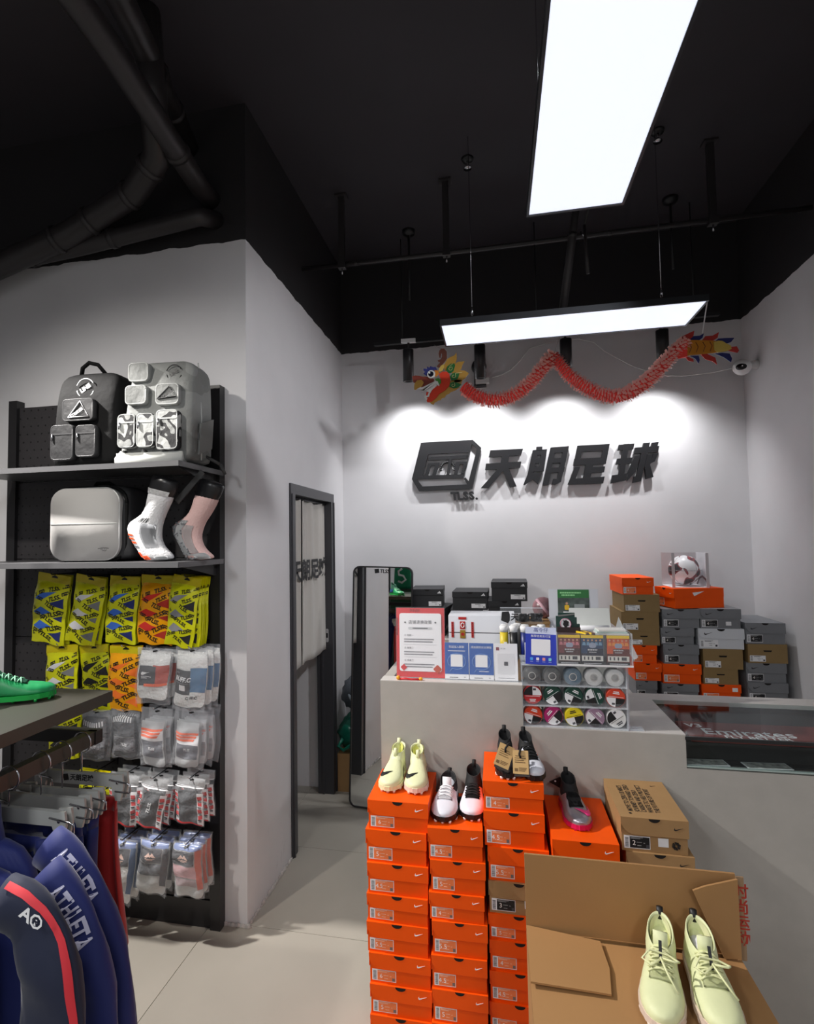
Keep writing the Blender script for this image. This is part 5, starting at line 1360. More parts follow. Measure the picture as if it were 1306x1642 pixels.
    if tongue_m:
        tg = MB().grid(lambda u, v: tuple(F.at(.30 + .28 * v, (-.30 + .6 * u) * (1 - .1 * v), .0022) + (Vector((0, .0, .0)))), 6, 10)
        bmesh.ops.solidify(tg.bm, geom=tg.bm.faces[:], thickness=.001)
        obj('tongue', tg, tongue_m, t)
        if not hi:
            yf = yc + .004 - ry * .80
            st = MB().loft([[(x * W, yf + dy, zz) for x, dy in ((-.17, 0), (.17, 0), (.17, .004), (-.17, .004))] for zz in (zc + H * .8, zc + collar * .9, zc + collar + .020)], True, True, True)
            st.bevel(.0015, 1)
            obj('tongue_top', st, tongue_m, t, (0, -.004, 0), (-.12, 0, 0))
    if tick_m:
        pts = [((-p[0] if mirror else p[0]), p[1]) for p in TOE_TICK]
        obj('curved_mark', F.decal(pts), tick_m, t)
        pts = [((-p[0] if mirror else p[0]), p[1]) for p in SIDE_TICK]
        obj('side_mark', F.decal(pts), tick_m, t)
    if laces:
        for k in range(laces):
            t0 = .36 + .20 * k / max(1, laces - 1)
            for sg_ in (-1, 1):
                pts = [F.at(t0 + .045 * q, sg_ * (-.34 + .68 * q), .0028 + .002 * math.sin(PI * q)) for q in (0, .25, .5, .75, 1)]
                obj('lace', MB().tube(pts, .0019, 6), lace_m, t)
    return t, F
CREAM = mat('pale_yellow_knit', (224, 226, 182), .6, bump=.12, bscale=160)
CREAM_IN = mat('yellow_lining', (214, 214, 120), .7)
PALE_SOLE = mat('pale_pink_sole', (226, 206, 190), .4)
BKNIT = mat('black_knit', (20, 20, 22), .75, bump=.15, bscale=180)
BLEATHER = mat('black_leather', (26, 26, 28), .38, bump=.08, bscale=60)
WLEATHER = mat('cool_white_leather', (222, 224, 234), .42, bump=.06, bscale=60)
BSOLE = mat('black_sole', (20, 18, 20), .4)
Z1 = .8605
boot('pale yellow high boot with black toe mark, nearest the mirror', (-.371, 1.895, Z1), -.06, CREAM, CREAM, CREAM, tick_m=BLACK, stud_m=PALE_SOLE, lining=CREAM_IN, front_tab=True, collar=.080, W=.080, extra={'lean': .12})
boot('pale yellow high boot with black toe mark, beside its twin', (-.288, 1.895, Z1), .05, CREAM, PALE_SOLE, CREAM, tick_m=BLACK, stud_m=PALE_SOLE, lining=CREAM_IN, front_tab=True, collar=.078, W=.080, extra={'lean': -.12})
Z2 = .7955
boot('white lace up boot with black heel and pale stud tips', (-.186, 1.862, Z2), -.05, WLEATHER, BSOLE, BKNIT, hi=False, collar=.060, laces=4, lace_m=mat('white_lace', (236, 236, 240), .7), stud_m=mat('white_stud', (235, 228, 220), .4), tongue_m=mat('white_tongue', (224, 224, 228), .7), L=.20, W=.088)
PINK = D.materials.new('white_to_pink_leather'); PINK.use_nodes = True
_nt = PINK.node_tree; _b = _nt.nodes['Principled BSDF']; _b.inputs['Roughness'].default_value = .4
_tc = _nt.nodes.new('ShaderNodeTexCoord'); _s = _nt.nodes.new('ShaderNodeSeparateXYZ'); _r = _nt.nodes.new('ShaderNodeValToRGB'); _mr = _nt.nodes.new('ShaderNodeMapRange')
_mr.inputs['From Min'].default_value = .004; _mr.inputs['From Max'].default_value = .042
_r.color_ramp.elements[0].color = rgb((226, 224, 234)); _r.color_ramp.elements[1].color = rgb((250, 172, 166))
_nt.links.new(_tc.outputs['Object'], _s.inputs[0]); _nt.links.new(_s.outputs['X'], _mr.inputs['Value']); _nt.links.new(_mr.outputs[0], _r.inputs[0]); _nt.links.new(_r.outputs[0], _b.inputs['Base Color'])
boot('white and coral pink boot with high black collar and black laces', (-.098, 1.885, Z2), -.02, PINK, BSOLE, BKNIT, hi=True, collar=.088, laces=5, lace_m=mat('black_lace', (20, 20, 22), .8), stud_m=mat('white_stud'), tongue_m=BKNIT, L=.19, W=.086)
Z3 = .9435
tA, FA = boot('all black high boot with brown paper tag', (.014, 1.86, Z3), .04, BLEATHER, BSOLE, BKNIT, collar=.075, laces=3, lace_m=mat('black_lace'), stud_m=mat('white_stud'), L=.185, W=.072, tongue_m=BKNIT)
tB, FB = boot('black collared boot with white toe and brown paper tag', (.090, 1.865, Z3), .18, WLEATHER, BSOLE, BKNIT, collar=.075, laces=4, lace_m=mat('black_lace'), studs='turf', L=.185, W=.074, tongue_m=BKNIT)
TAGM = mat('brown_tag_card', (206, 168, 112), .7)
def paper_tag(label, loc, rot):
    t = thing('paper_tag', label, 'tag', loc, rot=rot)
    obj('card', MB().box(-.024, .024, -.0012, 0, -.034, .034), TAGM, t)
    obj('second_card', MB().box(-.020, .027, .0002, .0014, -.041, .030), mat('dark_tag_card', (54, 44, 40), .6), t)
    for z, a, b in ((.016, -.016, .012), (.010, -.018, .016), (.004, -.018, .010), (-.002, -.018, .014), (-.018, -.006, .018), (-.022, -.006, .016), (-.026, -.006, .012)):
        obj('text_line', MB().box(a, b, -.0017, -.0011, z, z + .0022), mat('tag_ink', (120, 92, 56), .7), t)
    obj('small_code', MB().box(-.019, -.009, -.0017, -.0011, -.027, -.018), mat('tag_ink'), t)
    obj('cord', MB().tube([(0, -.002, .012), (-.004, -.006, .022), (.0, -.004, .036), (.006, .010, .044)], .0032, 7), mat('black_lace'), t)
paper_tag('brown paper tag hanging tilted on the all black boot', (.008, 1.782, 1.013), (-.42, .38, 0))
paper_tag('brown paper tag hanging upright on the white toed boot', (.058, 1.775, 1.000), (-.42, .03, .05))
Z4 = .8115
SILVER = mat('silver_metallic_leather', (176, 170, 178), .28, .65)
MAG = mat('magenta_sole', (206, 18, 84), .4)
tS, FS = boot('single silver boot with pink mark and black sock collar', (.222, 1.855, Z4), .13, SILVER, MAG, BKNIT, collar=.082, studs='turf', L=.195, W=.082, tongue_m=BKNIT)
dk = FS.decal([(.80, .46), (.76, .34), (.68, .22), (.56, .135), (.36, .12), (.12, .17), (-.10, .27), (.10, .245), (.30, .235), (.44, .255), (.56, .32), (.68, .42)], .0022)
obj('pink_mark', dk, mat('hot_pink', (250, 60, 140), .4), tS)
dk = FS.decal([(-.30, .62), (-.36, .50), (-.20, .38), (.0, .32), (.18, .36), (.36, .48), (.34, .62)], .0016)
obj('sock_inset', dk, BKNIT, tS)
lt = thing('black_loop_tag', 'black triangular tag dangling behind the single silver boot', 'tag', (.188, 1.955, .868), rot=(.1, .2, 0))
obj('tag_body', MB().prism([(-.030, -.005), (.0, .022), (.012, .018), (.008, -.016)], -.002, .002), BLACK, lt)
obj('eyelet', MB().prism(circle(-.012, .004, .003, 10), -.003, -.0018), WHITE, lt)
lt = thing('black_price_tag', 'small black tag lying on the orange box between the two white boots', 'tag', (-.140, 1.895, .8085), rot=(-.1, .3, 0))
obj('tag_body', MB().prism([(-.020, .006), (.006, -.018), (.022, .0), (-.004, .016)], -.002, .002), BLACK, lt)
obj('tag_mark', MB().prism(tick(-.002, -.006, .010), -.003, -.0018), mat('text_grey'), lt)

# ------------------------------------------------------------------ open carton in front of the stacks
CART = mat('carton_board', (164, 122, 76), .8, vary=.04, vscale=5, bump=.02, bscale=160)
t = thing('open_carton', 'large open brown carton with its back flap standing up before the shoebox stacks', 'carton', (.28, 1.385, 0))
cw = .232
obj('back_wall', MB().box(-cw, cw + .0, 0, .006, 0, .756), CART, t)
obj('side_wall', MB().box(-cw, -cw + .006, -.36, 0, 0, .756), CART, t)
obj('side_wall', MB().box(cw - .006, cw, -.36, 0, 0, .756), CART, t)
obj('front_wall', MB().box(-cw, cw, -.366, -.36, 0, .756), CART, t)
bf = obj('back_flap', MB().box(-cw, cw, -.003, .003, 0, .176).bevel(.001, 1), CART, t, (0, .003, .757), (-.03, 0, 0))
obj('crease', MB().box(-cw, cw, -.0045, .004, -.002, .002), mat('carton_crease', (150, 108, 64), .8), t, (0, .002, .757))
obj('top_flap', MB().box(-cw, cw, -.36, -.012, -.005, 0), CART, t, (0, 0, .757))
obj('side_flap', MB().prism([(0, 0), (.16, 0), (.17, .07), (.165, .15), (0, .17)], -.004, .0, Matrix.Rotation(-PI / 2, 4, 'X')), CART, t, (-cw, -.17, .766), (0, .02, 0))
# standing corner flap on the far side
cf = obj('corner_flap', MB().prism([(-.036, .0), (.0, .0), (.0, .170), (-.07, .152), (-.096, .142)], -.002, .003), CART, t, (cw - .001, -.012, .760), (-.02, .0, .10))
rm = mat('red_print', (168, 48, 30), .7)
st = obj('print_strip', MB().box(.0, .016, -.002, .002, -.01, .172), mat('carton_board_dull', (150, 122, 92), .8), t, (cw, .004, .757))
print_text('red_characters', '时\n尚\n运\n动', .034, rm, st, (.008, -.0028, .088), bold=.02)
SHOE_Z = .7635
LACEY = mat('pale_yellow_lace', (228, 230, 178), .7)
for lab, x, rz, kw in (('pale yellow lace up boot in the open carton, nearer the stacks', .312, -.26, {}), ('pale yellow lace up boot in the open carton beside the bent flap', .403, -.06, {})):
    tY, FY = boot(lab, (x, 1.245, SHOE_Z), rz, mat('pale_green_yellow_leather', (222, 226, 178), .55, bump=.08, bscale=90), PALE_SOLE, mat('pale_green_yellow_leather'), hi=False, collar=.068, H=.058, laces=5, lace_m=LACEY, stud_m=PALE_SOLE, tongue_m=mat('pale_green_yellow_leather'),
         lining=mat('cream_lining', (214, 214, 170), .8), tab_m=BLACK, L=.225, W=.082)
    obj('tongue_label', MB().box(-.003, .003, -.001, .001, -.02, .018), BLACK, tY, (0, -.012, .088), (-.5, 0, 0))
    if 'bent' in lab:
        obj('paper_stuffing', lump((0, .052, .060), (.022, .03, .018), .25, 3), PAPER, tY)
    obj('lace_bow', MB().tube([(.0, -.022, .082), (.026, -.03, .086), (.034, -.018, .080), (.014, -.012, .084), (-.02, -.016, .088), (-.034, -.032, .078), (-.018, -.04, .074), (0, -.026, .082)], .0022, 6), LACEY, tY)
    obj('lace_end', MB().tube([(.0, -.024, .084), (.012, -.05, .074), (.030, -.07, .056)], .0022, 6), LACEY, tY)
PACKS = {'A1': (-1.807, 2.15, 1.56, 0.1576, 0.3105, -0.1797), 'A2': (-1.637, 2.15, 1.5595, 0.1516, 0.2971, -0.0657), 'A3': (-1.47, 2.15, 1.5635, 0.166, 0.3025, -0.0562), 'A4': (-1.318, 2.14, 1.558, 0.1352, 0.3046, -0.1749), 'B1': (-1.8165, 2.18, 1.2455, 0.1501, 0.2972, 0.0674), 'B2': (-1.637, 2.16, 1.248, 0.1628, 0.283, -0.0053), 'B3': (-1.4855, 2.15, 1.245, 0.1706, 0.2431, -0.0247), 'B4': (-1.3045, 2.15, 1.252, 0.1528, 0.2738, -0.0493), 'C1': (-1.7835, 2.16, 0.9615, 0.1512, 0.2255, 0.0089), 'C2': (-1.6325, 2.16, 0.971, 0.1437, 0.216, 0.0046), 'C3': (-1.473, 2.15, 0.986, 0.1529, 0.2516, -0.0338), 'C4': (-1.304, 2.15, 0.9885, 0.1554, 0.2508, -0.1019), 'D1': (-1.6155, 2.14, 0.6985, 0.1435, 0.2203, -0.1069), 'D2': (-1.459, 2.12, 0.704, 0.1304, 0.2168, -0.1295), 'D3': (-1.298, 2.14, 0.7065, 0.1346, 0.1961, -0.0791), 'E1': (-1.617, 2.14, 0.4255, 0.126, 0.2847, -0.1091), 'E2': (-1.4645, 2.13, 0.4395, 0.1454, 0.2311, -0.0693), 'E3': (-1.306, 2.13, 0.442, 0.1402, 0.2255, -0.0089), 'C0': (-1.9495, 2.16, 0.9735, 0.1586, 0.234, 0.015), 'D0': (-1.773, 2.14, 0.696, 0.1524, 0.2181, -0.0734), 'B0': (-1.9795, 2.17, 1.244, 0.1666, 0.2997, 0.0384), 'A0': (-2.0005, 2.15, 1.5695, 0.1776, 0.3176, -0.1406), 'E0': (-1.769, 2.14, 0.4095, 0.1418, 0.2717, -0.0922)}
FOOT1 = [((-1.389, 2.0), (-1.277, 1.966)), ((-1.399, 1.971), (-1.28, 1.939)), ((-1.407, 1.941), (-1.29, 1.91)), ((-1.413, 1.89), (-1.313, 1.872)), ((-1.425, 1.84), (-1.332, 1.837)), ((-1.455, 1.814), (-1.345, 1.804)), ((-1.498, 1.797), (-1.353, 1.776)), ((-1.512, 1.767), (-1.355, 1.743)), ((-1.495, 1.731), (-1.354, 1.717)), ((-1.465, 1.689), (-1.338, 1.686)), ((-1.442, 1.656), (-1.313, 1.666)), ((-1.426, 1.638), (-1.297, 1.65)), ((-1.403, 1.631), (-1.302, 1.637))]
FOOT2 = [((-1.218, 1.991), (-1.112, 1.953)), ((-1.228, 1.964), (-1.12, 1.932)), ((-1.24, 1.934), (-1.132, 1.906)), ((-1.251, 1.885), (-1.155, 1.864)), ((-1.269, 1.834), (-1.182, 1.822)), ((-1.298, 1.813), (-1.201, 1.8)), ((-1.343, 1.79), (-1.214, 1.769)), ((-1.353, 1.769), (-1.221, 1.742)), ((-1.341, 1.738), (-1.221, 1.724)), ((-1.317, 1.704), (-1.213, 1.696)), ((-1.298, 1.667), (-1.194, 1.673)), ((-1.284, 1.643), (-1.164, 1.654)), ((-1.257, 1.635), (-1.161, 1.64))]
# backpack reference points 
# ------------------------------------------------------------------ pegboard rack against the partition
PEG = pegboard_mat()
RACK = mat('black_rack_steel', (34, 33, 35), .4)
rk = thing('pegboard_rack', 'tall black pegboard rack against the partition wall with two steel shelves', 'rack', (-1.75, 2.29, 0))
for x in (-1.254, -2.36):
    obj('post', MB().box(x - .024 + 1.75, x + .024 + 1.75, -.036, .010, 0, 2.43).bevel(.002, 1), RACK, rk)
for k in range(6):
    z0 = .12 + .38 * k
    obj('pegboard_panel', MB().box(-.586, .472, -.018, -.004, z0, z0 + .376).bevel(.002, 1), PEG, rk)
obj('base_panel', MB().box(-.586, .472, -.024, .008, 0, .117), RACK, rk)
SHELF = mat('grey_steel_shelf', (92, 92, 94), .38)
def rshelf(z, name='shelf'):
    s = obj(name, MB().box(-.60, .532, -.384, -.02, z - .004, z), SHELF, rk)
    obj('shelf_edge', MB().box(-.60, .534, -.386, -.383, z - .022, z), SHELF, s)
    obj('shelf_edge', MB().box(.532, .535, -.384, -.03, z - .022, z), SHELF, s)
    obj('bracket', MB().prism([(0, 0), (.30, 0), (.30, -.015), (.02, -.07), (0, -.07)], 0, .003, Matrix.Rotation(-PI / 2, 4, 'Z')), RACK, s, (.50, -.03, z - .004))
rshelf(2.03)
rshelf(1.63)

# ------------------------------------------------------------------ bags on the two shelves
def canvas(name, base, dark, scale, pos=.52):
    m = D.materials.new(name); m.use_nodes = True
    nt = m.node_tree; b = nt.nodes['Principled BSDF']; b.inputs['Roughness'].default_value = .75
    tc = nt.nodes.new('ShaderNodeTexCoord'); n = nt.nodes.new('ShaderNodeTexNoise'); n.inputs['Scale'].default_value = scale; n.inputs['Detail'].default_value = 1.2
    r = nt.nodes.new('ShaderNodeValToRGB'); r.color_ramp.interpolation = 'CONSTANT'
    r.color_ramp.elements[0].color = rgb(base); r.color_ramp.elements[1].position = pos; r.color_ramp.elements[1].color = rgb(dark)
    e = r.color_ramp.elements.new(pos + .12); e.color = rgb(tuple(int(c * .85) for c in base))
    nt.links.new(tc.outputs['Object'], n.inputs['Vector']); nt.links.new(n.outputs['Fac'], r.inputs[0]); nt.links.new(r.outputs[0], b.inputs['Base Color'])
    n2 = nt.nodes.new('ShaderNodeTexNoise'); n2.inputs['Scale'].default_value = 26; n2.inputs['Detail'].default_value = 4
    bp = nt.nodes.new('ShaderNodeBump'); bp.inputs['Strength'].default_value = .5; bp.inputs['Distance'].default_value = .012
    nt.links.new(tc.outputs['Object'], n2.inputs['Vector']); nt.links.new(n2.outputs['Fac'], bp.inputs['Height']); nt.links.new(bp.outputs['Normal'], b.inputs['Normal'])
    return m
def softbox(x0, x1, y0, y1, z0, z1, r, seg=4):
    mb = MB().box(x0, x1, y0, y1, z0, z1)
    mb.bevel(r, seg)
    for f in mb.bm.faces: f.smooth = True
    return mb
def pocket(par, x0, x1, z0, z1, m, pm, y=-.0, d=.028, zipz=None, r=.014):
    pb = MB().prism(rrect(x0, x1, z0, z1, .018, 5), y - d, y + .02)
    pb.bevel(.006, 2, 1.0)
    for f in pb.bm.faces: f.smooth = len(f.verts) == 4
    p = obj('pocket', pb, m, par)
    o = rrect(x0 + .003, x1 - .003, z0 + .003, z1 - .003, .016, 4)
    obj('piping', MB().tube([(a, y - d + .0012, b) for a, b in o + o[:1]], .0022, 6), pm, p)
    if zipz:
        obj('zip', MB().box(x0 + .004, x1 - .004, y - d - .0018, y - d + .002, zipz - .003, zipz + .003), pm, p)
        obj('zip_pull', MB().tube([(x0 + .012, y - d - .003, zipz), (x0 + .010, y - d - .005, zipz - .028)], .0035, 6), STEEL, p)
    return p
def circle_logo(par, cx, cz, r, y, m, word):
    a = obj('round_print', MB().tube([(cx + r * math.cos(q), y, cz + r * math.sin(q)) for q in [.45 + .2 * k for k in range(13)]], .0022, 6), m, par)
    obj('print_arc', MB().tube([(cx + r * .97 * math.cos(q), y, cz + r * .97 * math.sin(q)) for q in [3.35 + .2 * k for k in range(14)]], .0022, 6), m, a)
    print_text('print_word', word, r * .62, m, a, (cx, y - .001, cz), (PI / 2, -.55, 0), bold=.04)
def tri_logo(par, pts, y, m, at_, ang, sz):
    a = obj('triangle_print', MB().tube([(p[0], y, p[1]) for p in pts + pts[:1]], .0026, 6), m, par)
    print_text('print_word', 'STRIKER', sz, m, a, (at_[0], y - .001, at_[1]), (PI / 2, -ang, 0), bold=.03)
GCAN = canvas('grey_canvas', (128, 130, 128), (112, 114, 112), 7)
GCAMO = canvas('camouflage_canvas', (170, 172, 170), (34, 34, 36), 16, .50)
GPIPE = mat('pale_grey_piping', (176, 178, 176), .6)
def pack_body(w0, w1, h, d, lean=0, cut=0.0):
    pr = []
    n = 12
    for k in range(n + 1):
        t = k / n
        w = w0 + (w1 - w0) * t
        s = 1.0 if t < .9 else math.sqrt(max(.0, 1 - ((t - .9) / .1) ** 2 * .5))
        if k == 0: s = .95
        pr.append(((-w / 2 * s + lean * t, h * t), (w / 2 * s + lean * t, h * t)))
    dep = [d / 2 * (.94 if k == 0 else (1 - .35 * max(0, (k / n - .55) / .45) ** 2)) for k in range(n + 1)]
    return MB().loft(loft_pairs(pr, dep, 40, 0, 0, .26))
bp = thing('backpack', 'grey canvas backpack with many camouflage print pockets on the top shelf', 'backpack', (-1.378, 2.07, 2.031), .06)
obj('body', pack_body(.335, .275, .445, .20, .03), GCAN, bp, subsurf=1)
fy = -.100
for a in ((-.112, -.022, .345, .425), (-.115, -.020, .245, .325), (.020, .122, .238, .325)):
    pocket(bp, a[0], a[1], a[2], a[3], GCAN, GPIPE, fy + (.018 if a[2] > .3 else .002), .024)
for a in ((-.142, -.064, .065, .205), (-.058, .018, .065, .205), (.028, .122, .052, .215)):
    pocket(bp, *a, GCAMO, GPIPE, fy, .030, a[3] - .036)
circle_logo(bp, .082, .378, .034, fy + .0135, BLACK, 'LINE')
tri_logo(bp, [(.030, .262), (.112, .268), (.082, .312)], fy - .025, BLACK, (.074, .278), .5, .015)
obj('base_panel', softbox(-.155, .130, fy - .016, fy + .03, .002, .046, .010), mat('pale_canvas', (196, 198, 194), .7), bp)
for x in (-.12, -.03, .065): obj('eyelet', MB().prism(circle(x, .052, .005, 10), fy - .02, fy - .0), BLACK, bp)
obj('side_flap', MB().prism([(-.06, .05), (.05, .09), (.05, .22), (-.06, .18)], 0, .008, Matrix.Rotation(PI / 2, 4, 'Z')), mat('grey_strap_flap', (120, 122, 120), .7), bp, (.172, .01, -.01), (0, .06, 0))
obj('side_buckle', MB().box(0, .012, -.05, -.03, .10, .13), STEEL, bp, (.165, 0, 0))
obj('side_seam', MB().tube([(.150, -.075, .02), (.152, -.08, .2), (.140, -.075, .36), (.130, -.05, .43)], .003, 6), GPIPE, bp)
obj('side_seam', MB().tube([(.168, -.02, .02), (.168, -.02, .2), (.160, -.02, .36), (.148, -.01, .44)], .003, 6), GPIPE, bp)
stp = MB()
for (a, b) in (((.16, .03, .045), (.215, .06, .012)), ((.215, .06, .012), (.228, .08, -.03))):
    stp.tube([a, b], .007, 6)
obj('strap', MB().box(-.012, .012, -.003, .003, -.17, 0), mat('dark_strap', (70, 70, 70), .7), bp, (.18, -.03, -.03), (0, .75, 0))
obj('strap_slider', stp, mat('dark_strap'), bp)
obj('strap_bundle', MB().tube([(-.165, -.06, .06), (-.185, -.07, .03), (-.18, -.075, .0)], .010, 6), GPIPE, bp)
BCAN = mat('black_canvas', (15, 15, 16), .8, bump=.3, bscale=30, spec=.2)
BPKT = mat('black_nylon_pocket', (30, 30, 32), .6, bump=.5, bscale=18, spec=.3)
bk = thing('backpack', 'black backpack with white circle and triangle prints on the top shelf', 'backpack', (-1.725, 2.08, 2.031), .04)
obj('body', pack_body(.31, .29, .425, .21, .02), BCAN, bk, subsurf=1)
circle_logo(bk, .012, .342, .042, -.0965, WHITE, 'LINE')
pocket(bk, -.07, .075, .195, .29, BPKT, mat('charcoal_piping', (46, 46, 48), .5), -.105, .026)
tri_logo(bk, [(-.038, .210), (.056, .210), (.016, .277)], -.134, WHITE, (.002, .228), .55, .018)
pocket(bk, -.002, .090, .04, .175, BPKT, mat('charcoal_piping'), -.105, .03, .140)
pocket(bk, -.12, -.014, .03, .18, BPKT, mat('charcoal_piping'), -.105, .03, .140)
obj('carry_handle', MB().tube([(-.07, -.02, .415), (-.055, -.03, .455), (-.02, -.035, .475), (.02, -.03, .465), (.055, -.02, .42)], .009, 8), BCAN, bk)
bk2 = thing('backpack', 'plain pale grey backpack with black edging standing on the lower shelf', 'backpack', (-1.712, 2.11, 1.631), .05)
obj('body', pack_body(.40, .34, .335, .19), mat('charcoal_nylon', (40, 40, 42), .6, bump=.3, bscale=20), bk2, subsurf=1)
fpm = MB().prism(rrect(-.165, .150, .008, .312, .065, 7), -.122, -.06)
fpm.bevel(.012, 3)
for f in fpm.bm.faces: f.smooth = True
fp = obj('front_panel', fpm, mat('pale_grey_fabric', (176, 174, 172), .85, bump=.35, bscale=7, spec=.2), bk2)
obj('panel_seam', MB().box(-.163, .148, -.124, -.118, .160, .163), GPIPE, fp)
o_ = rrect(-.166, .151, .007, .313, .066, 7)
obj('white_piping', MB().tube([(a, -.112, b) for a, b in o_ + o_[:1]], .003, 6), mat('white_piping', (214, 214, 212), .5), bk2)
o_ = rrect(-.172, .166, .004, .318, .07, 7)
obj('black_edging', MB().tube([(a, -.085, b) for a, b in o_ + o_[:1]], .007, 6), BCAN, bk2)
mk_ = MB()
mk_.tube([(.075, -.1245, .052), (.085, -.1245, .045), (.092, -.1245, .052)], .0012, 5)
mk_.tube([(.088, -.1245, .056), (.094, -.1245, .044), (.102, -.1245, .050)], .0012, 5)
mk_.tube([(.062, -.1245, .056), (.088, -.1245, .059), (.112, -.1245, .056)], .0011, 5)
o = obj('stitched_mark', mk_, BLACK, bk2); o['kind'] = 'stuff'
obj('carry_handle', MB().tube([(-.05, -.0, .33), (-.03, -.01, .345), (.03, -.01, .345), (.05, 0, .33)], .008, 8), BCAN, bk2)

# ------------------------------------------------------------------ display feet wearing socks
def display_foot(label, pairs, y, a, b, sock_m, bands, dep):
    base = min(min(p[0][1], p[1][1]) for p in pairs)
    cx = sum(p[0][0] + p[1][0] for p in pairs) / (2 * len(pairs))
    P_ = [((p[0][0] - cx, p[0][1] - base), (p[1][0] - cx, p[1][1] - base)) for p in pairs]
    t = thing('sock_display_foot', label, 'display foot', (cx, y, 1.6305))
    n = len(P_)
    obj('leg_form', MB().loft(loft_pairs(P_[:a + 2], dep[:a + 2], 20)), mat('black_foot_form', (26, 26, 28), .3), t, subsurf=1)
    s = obj('sock', MB().loft(loft_pairs(P_[a:], dep[a:], 20, 0, .0022)), sock_m, t, subsurf=1)
    def pt(i, u, side=1):
        i0 = min(int(i), n - 2); f = i - i0
        l = [P_[i0][0][k] * (1 - f) + P_[i0 + 1][0][k] * f for k in (0, 1)]
        r = [P_[i0][1][k] * (1 - f) + P_[i0 + 1][1][k] * f for k in (0, 1)]
        d = dep[i0] * (1 - f) + dep[i0 + 1] * f
        q = (u + 1) / 2
        return Vector((l[0] * (1 - q) + r[0] * q, -(d + .0035) * math.sqrt(max(0, 1 - (u * .96) ** 2)), l[1] * (1 - q) + r[1] * q))
    for nm, i0, i1, u0, u1, m in bands:
        g = MB().grid(lambda u, v: tuple(pt(i0 + (i1 - i0) * v, u0 + (u1 - u0) * u)), 6, 5)
        bmesh.ops.solidify(g.bm, geom=g.bm.faces[:], thickness=.0012)
        obj(nm, g, m, s)
    return t, pt, s
SW = mat('white_sock_knit', (216, 216, 218), .8, bump=.35, bscale=120)
OR = mat('neon_orange_grip', (250, 110, 60), .6)
GK = mat('grey_sock_knit', (150, 152, 156), .8)
dep1 = [.042, .041, .040, .038, .036, .036, .038, .038, .038, .040, .042, .040, .022]
bands1 = [('cuff', 2.05, 2.5, -.85, .85, mat('sock_cuff', (232, 232, 232), .8, bump=.6, bscale=90))]
for k in range(4): bands1.append(('black_stripe', 5.0 + .0 * k, 5.75, -.25 + .16 * k, -.17 + .16 * k, BLACK))
for k in range(4): bands1.append(('orange_grip_bar', 7.5 + .42 * k, 7.72 + .42 * k, -.86, -.42, OR if k < 3 else GK))
bands1 += [('grey_panel', 5.9, 9.0, .05, .86, GK), ('orange_toe_patch', 10.2, 11.3, -.72, -.22, OR), ('orange_toe_patch', 9.6, 10.4, -.9, -.62, OR), ('toe_cap', 10.6, 11.8, .1, .85, mat('pale_grey_knit', (190, 192, 194), .8)), ('black_print', 3.4, 4.6, -.92, -.78, BLACK)]
display_foot('black display foot wearing a white sock with orange grips, nearer the pale grey backpack', FOOT1, 2.0, 2, 0, SW, bands1, dep1)
PKN = mat('pale_pink_sock_knit', (206, 172, 168), .8, bump=.35, bscale=120)
bands2 = [('grey_foot', 5.2, 11.6, -.94, -.05, mat('pale_grey_knit')), ('white_toe', 10.3, 11.8, .0, .9, mat('pale_grey_knit')), ('white_panel', 5.8, 10.2, .0, .6, mat('off_white_knit', (196, 186, 186), .8))]
rn = random.Random(5)
for k in range(34):
    i = 5.6 + 5.6 * rn.random(); u = -.88 + .8 * rn.random()
    bands2.append(('grip_dot', i, i + .22, u, u + .10, mat('grip_dot_grey', (112, 114, 118), .6)))
_, pt2, s2_ = display_foot('black display foot wearing a pink and grey dotted sock, nearer the rack post', FOOT2, 2.08, 2, 0, PKN, bands2[:3], dep1)
for nm, i0, i1, u0, u1, m in bands2[3:]:
    c = pt2((i0 + i1) / 2, (u0 + u1) / 2)
    obj('grip_dot', MB().sphere((c.x, c.y - .001, c.z), .004, .0015, .004, 7, 4), m, s2_)

# ------------------------------------------------------------------ sock packs hanging on the pegboard
YG = mat('yellow_green_foil', (214, 216, 20), .28, bump=.4, bscale=24)
YD = mat('yellow_foil_header', (206, 190, 14), .28, bump=.3, bscale=18)
OY = mat('orange_yellow_foil', (246, 168, 12), .28, bump=.4, bscale=24)
BAG = clear_mat('clear_bag_film', (238, 240, 246), .84, .10, 1.0, 26)
BAGM = clear_mat('milky_bag_film', (226, 228, 230), .55, .15, .9, 24)
def pillow(w, h, T, head, seed, nx=12, ny=18):
    rn = random.Random(seed)
    ph = [rn.uniform(0, 6.28) for _ in range(6)]
    def prof(u, v):          # v: 0 top, 1 bottom
        e = (1 - abs(2 * u - 1) ** 3.2)
        b = 0 if v < head else math.sin(PI * min(1, (v - head) / (1 - head)) ** .55) ** .6
        return T * max(0, e) * b
    def edge(u, v):
        dx = .006 * math.sin(5 * v + ph[0]) * (1 if v > head else .3)
        dz = .004 * math.sin(9 * u + ph[1]) * v
        return dx, dz
    def fn(u, v, off=0.0):
        dx, dz = edge(u, v)
        y = -prof(u, v) - .0025 * math.sin(11 * u + 7 * v + ph[2]) * (v > head) - .002 * math.sin(23 * v + 5 * u + ph[3]) - off
        return Vector(((u - .5) * w + dx, y, -v * h + dz))
    return fn, prof
def bag_mesh(fn, w, h, nx=12, ny=18):
    mb = MB()
    mb.grid(lambda u, v: tuple(fn(u, v)), nx, ny)
    mb.grid(lambda u, v: (fn(u, v).x, .003 + .15 * abs(fn(u, v).y), fn(u, v).z), nx, ny)
    # close the rim
    return mb
